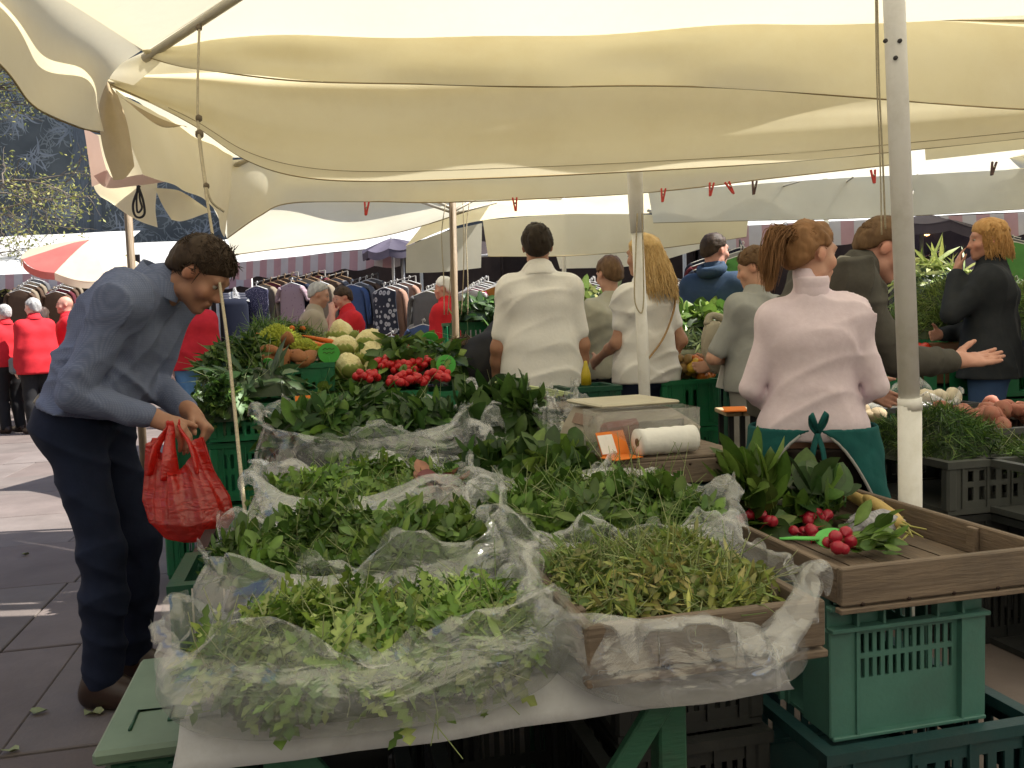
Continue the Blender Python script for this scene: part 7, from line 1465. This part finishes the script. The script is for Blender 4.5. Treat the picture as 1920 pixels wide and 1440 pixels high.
def rack(where, px, py, Y, cols, yaw, step=(.14, .075), kind='top', sl=.10, wood=False, sc=1.0):
    p0 = at(px, py, Y); d = rotz(yaw) @ np.array([0, 1.0, 0]); R_ = thing("clothes_rail", "metal clothes rail " + where, "clothes rail", p0, yaw, "clothes rails"); n = len(cols); nz = [0, 0, .07]
    MB().tube([(0, -.03, .055 * sc), (0, step[0] * n, .055 * sc + step[1] * n)], .008, 6).build("bar", m_rail, R_); MB().tube([(0, step[0] * n, .055 * sc + step[1] * n), (0, step[0] * n, -p0[2])], .012, 6).build("upright", m_rail, R_)
    for i, c in enumerate(cols):
        k = kind if isinstance(kind, str) else kind[i % len(kind)]; q = p0 + d * step[0] * i + np.array([0, 0, step[1] * i]); q = q + rotz(yaw) @ np.array([random.uniform(-.015, .015), 0, 0])
        cname = dict(flower="navy top with white ring flowers", lilac="lilac and navy speckled top", pink="dusty pink patterned top", lav="lavender top", bgreen="bright green top", stripe="charcoal trousers").get(c, c + (" trousers" if k == 'trousers' else " vest" if k == 'vest' else " top"))
        t = thing("hanging_garment", "%s, %s on the rail %s" % (cname, NUM[i], where), "garment", q, yaw + random.uniform(-.12, .12), "clothes hanging at the back stalls"); t.scale = (sc, sc, sc)
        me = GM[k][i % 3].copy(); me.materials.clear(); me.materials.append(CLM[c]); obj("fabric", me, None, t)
        if k in ('top', 'long'):
            for sx in (-1, 1): m2 = SL[(sx, .10 if k == 'top' and sl < .2 else .38)].copy(); m2.materials.clear(); m2.materials.append(CLM[c]); obj("sleeve", m2, None, t)
        h = ME_H.copy(); h.materials.clear(); h.materials.append(m_hang_w if wood and i else m_hang); o = obj("hanger", h, None, t); o.location = (0, 0, .004)
a1 = math.atan2(-2.2, 3.4)
rack("by the bending man's face", 440, 560, 11.6, ['navy', 'stripe', 'navy', 'stripe', 'navy', 'stripe'], a1 + .9, (.10, .02), 'trousers')
rack("left of the man in the vest", 480, 538, 11.8, ['lilac', 'beige', 'maroon', 'brown', 'brown', 'grey'], a1, (.13, .03), ['vest', 'long'], wood=True)
rack("just above the man in the vest", 545, 532, 11.6, ['pink', 'navy', 'beige', 'brown', 'maroon'], a1, (.13, .03), ['top', 'long'], wood=True)
rack("behind the man in the vest", 602, 530, 11.6, ['beige', 'brown', 'grey', 'brown'], a1, (.13, .03), 'long', sl=.3, wood=True)
rack("behind the man with the phone", 660, 535, 11.4, ['blue', 'grey', 'brown', 'grey'], a1, (.13, .03), 'long', sl=.3)
rack("with the flowered top", 719, 541, 10.9, ['flower', 'peach', 'grey', 'peach', 'brown'], a1, (.13, .025), ['vest', 'long'], sl=.3)
rack("below the flowered top", 722, 640, 10.6, ['navy', 'grey'], a1, (.13, .05), 'top')
rack("left of the white-haired man", 800, 548, 10.4, ['grey', 'olive', 'white', 'grey'], -.3, (.13, .025), ['top', 'long'], sl=.3); rack("below the olive tops", 792, 610, 10.3, ['blue', 'white'], -.3, (.13, .05), 'long', sl=.3)
rack("behind the brown pole", 880, 545, 10.3, ['white', 'magenta', 'white', 'grey', 'white', 'beige'], -.3, (.12, .025), 'top'); rack("right of the brown pole", 932, 538, 10.3, ['orange', 'grey', 'white', 'beige', 'grey'], -.3, (.12, .025), 'top')
rack("left of the blonde woman", 1100, 540, 10.2, ['grey', 'navy', 'maroon', 'grey'], -.3, (.12, .025), 'long', sl=.3); rack("above the peppers", 1245, 530, 10.2, ['grey', 'white', 'brown', 'maroon'], -.3, (.12, .025), 'long', sl=.3)
rack("beside the hoodie's face", 1395, 480, 9.2, ['bgreen', 'white', 'navy'], -.15, (.12, .05), 'top'); rack("left of the pink woman's ponytail", 1330, 500, 9.6, ['navy', 'maroon', 'navy'], -.15, (.12, .05), 'long')
rack("with the magenta jumpers", 1745, 488, 8.9, ['teal', 'grey', 'magenta', 'grey', 'blue', 'grey'], -.13, (.12, .035), 'top'); rack("left of the woman in the dark jacket", 1798, 470, 8.9, ['lav', 'teal', 'magenta', 'grey', 'white'], -.13, (.12, .035), 'top')
rack("right of the woman in the dark jacket", 1897, 455, 8.9, ['bgreen', 'grey', 'navy'], -.13, (.12, .05), 'top'); rack("at the right edge under the green top", 1912, 540, 8.7, ['navy', 'navy'], -.13, (.12, .05), 'top')
rack("at the left edge behind the men in red", 35, 545, 13.8, ['brown', 'beige', 'brown', 'beige', 'grey'], 0, (.12, .05), 'long'); rack("behind the bald man", 105, 548, 13.8, ['brown', 'maroon', 'brown', 'beige'], 0, (.12, .05), 'long'); rack("under the red parasol", 190, 555, 13.2, ['maroon', 'navy', 'brown'], 0, (.12, .05), 'long'); rack("behind the bending man's back", 330, 580, 12.2, ['grey', 'navy', 'grey'], 0, (.12, .05), 'long')
# ------------------------------------------------------------------ red and white parasol, dark parasol
def small_parasol(label, top, r, zdrop, n, mats, tilt, pole_z=0.0):
    t = thing("sun_parasol", label, "parasol", (top[0], top[1], 0)); R = roty(tilt[0]) @ rotx(tilt[1])
    for i in range(n):
        a0, a1_ = 2 * PI * i / n, 2 * PI * (i + 1) / n; rows = []
        for v in np.linspace(.02, 1, 6): rows.append([R @ np.array([r * v * math.cos(a), r * v * math.sin(a), -zdrop * v ** 1.25 + .05 * r * math.sin(PI * (a - a0) / (a1_ - a0)) * v * v * 0 - .04 * v * math.sin(PI * (a - a0) / (a1_ - a0))]) + np.array([0, 0, top[2]]) for a in np.linspace(a0, a1_, 5)])
        edge = [p + np.array([0, 0, -.0]) for p in rows[-1]]; sheet("panel", rows, 8, 10, mats[i % len(mats)], t, amp=.006, k=8, seed=i, world=False)
        sheet("flap", [edge, [p + np.array([0, 0, -.10]) for p in edge]], 8, 4, mats[i % len(mats)], t, amp=.008, k=12, seed=i, world=False)
    MB().tube([(0, 0, 0), R @ np.array([0, 0, .03]) + np.array([0, 0, top[2]])], .02, 8).build("pole", m_post, t); return t
m_pred = M("parasol_red", (.66, .20, .17), (.60, .16, .14), scale=4, rough=.8, trans=.4); m_pcream = M("parasol_cream", (.80, .68, .52), (.74, .60, .44), scale=4, rough=.8, trans=.4); m_pdark = M("parasol_dark", (.09, .075, .11), (.06, .05, .08), scale=4, rough=.7, trans=.2); m_pmauve = M("parasol_mauve", (.22, .19, .26), rough=.8, trans=.4)
small_parasol("tilted red and cream parasol in front of the left stalls", at(168, 450, 12.6), .85, .36, 8, [m_pcream, m_pcream, m_pred], (.28, .22)); small_parasol("dark parasol with a pale stripe above the clothes stall", at(735, 447, 11.6), .42, .13, 8, [m_pdark, m_pdark, m_pmauve], (-.05, .1)); small_parasol("dark parasol behind the near white pole", at(1728, 405, 8.6), .55, .22, 8, [m_pdark], (.1, -.2))
# lamp hanging in the right-hand stall
lp = thing("stall_lamp", "small warm lamp hanging in the right-hand clothes stall", "lamp", at(1738, 437, 8.8)); m_glow, n_, l_ = new_mat("lamp_glow"); e_ = n_.new("ShaderNodeEmission"); e_.inputs[0].default_value = (1, .55, .15, 1); e_.inputs[1].default_value = 4; o_ = n_.new("ShaderNodeOutputMaterial"); l_.new(e_.outputs[0], o_.inputs[0])
MB().lathe([(0, -.03), (.025, -.02), (.03, 0), (.02, .025), (0, .03)], 12).build("bulb", m_glow, lp); MB().tube([(0, 0, .02), (0, 0, .35)], .006, 5).build("cable", m_blackcord, lp)
# hip bag and papers carried by the men in red
hb = thing("hip_bag", "small grey bag hanging at the hip of the man in the red jacket", "bag", r2['w']((-.24, .10, .82))); MB().box((0, 0, .10), (.09, .20, .22), rotz(math.radians(50)), bev=.03).build("body", cloth("hip_bag_grey", (.16, .17, .18)), hb)
pp = MB().box(np.array(bald['w']((.06, .36, 1.30))), (.30, .012, .21), rotz(-.3) @ roty(-.25)).build("paper_sheet", m_paper); tag(pp, "white paper held up by the bald man in red", "paper")
# neighbouring parasols added to keep sun off the stall, right and behind the camera
for lb, c, hx, hy, zz in (("unseen cream parasol added on the right to shade the stall", (6.2, 3.0), 2.1, 2.4, 2.55), ("unseen cream parasol added behind the camera to shade the stall", (1.5, -3.2), 2.9, 1.5, 2.6), ("cream parasol added far right behind the dark jacket for its shade", (6.6, 7.6), 2.2, 1.9, 2.6)):
    t = thing("market_parasol", lb, "parasol", (c[0], c[1], 0), group="cream market parasols"); h0 = np.array([c[0], c[1], zz + .6]); cs = [np.array([c[0] + sx * hx, c[1] + sy * hy, zz]) for sx, sy in ((-1, -1), (1, -1), (1, 1), (-1, 1))]
    for i in range(4): panel("roof_panel", cs[i], cs[(i + 1) % 4], par=t, hub=h0, seed=70 + i)
    MB().tube([(c[0], c[1], 0), (c[0], c[1], zz + .6)], .03, 12).build("pole", m_pole_w, t, True)
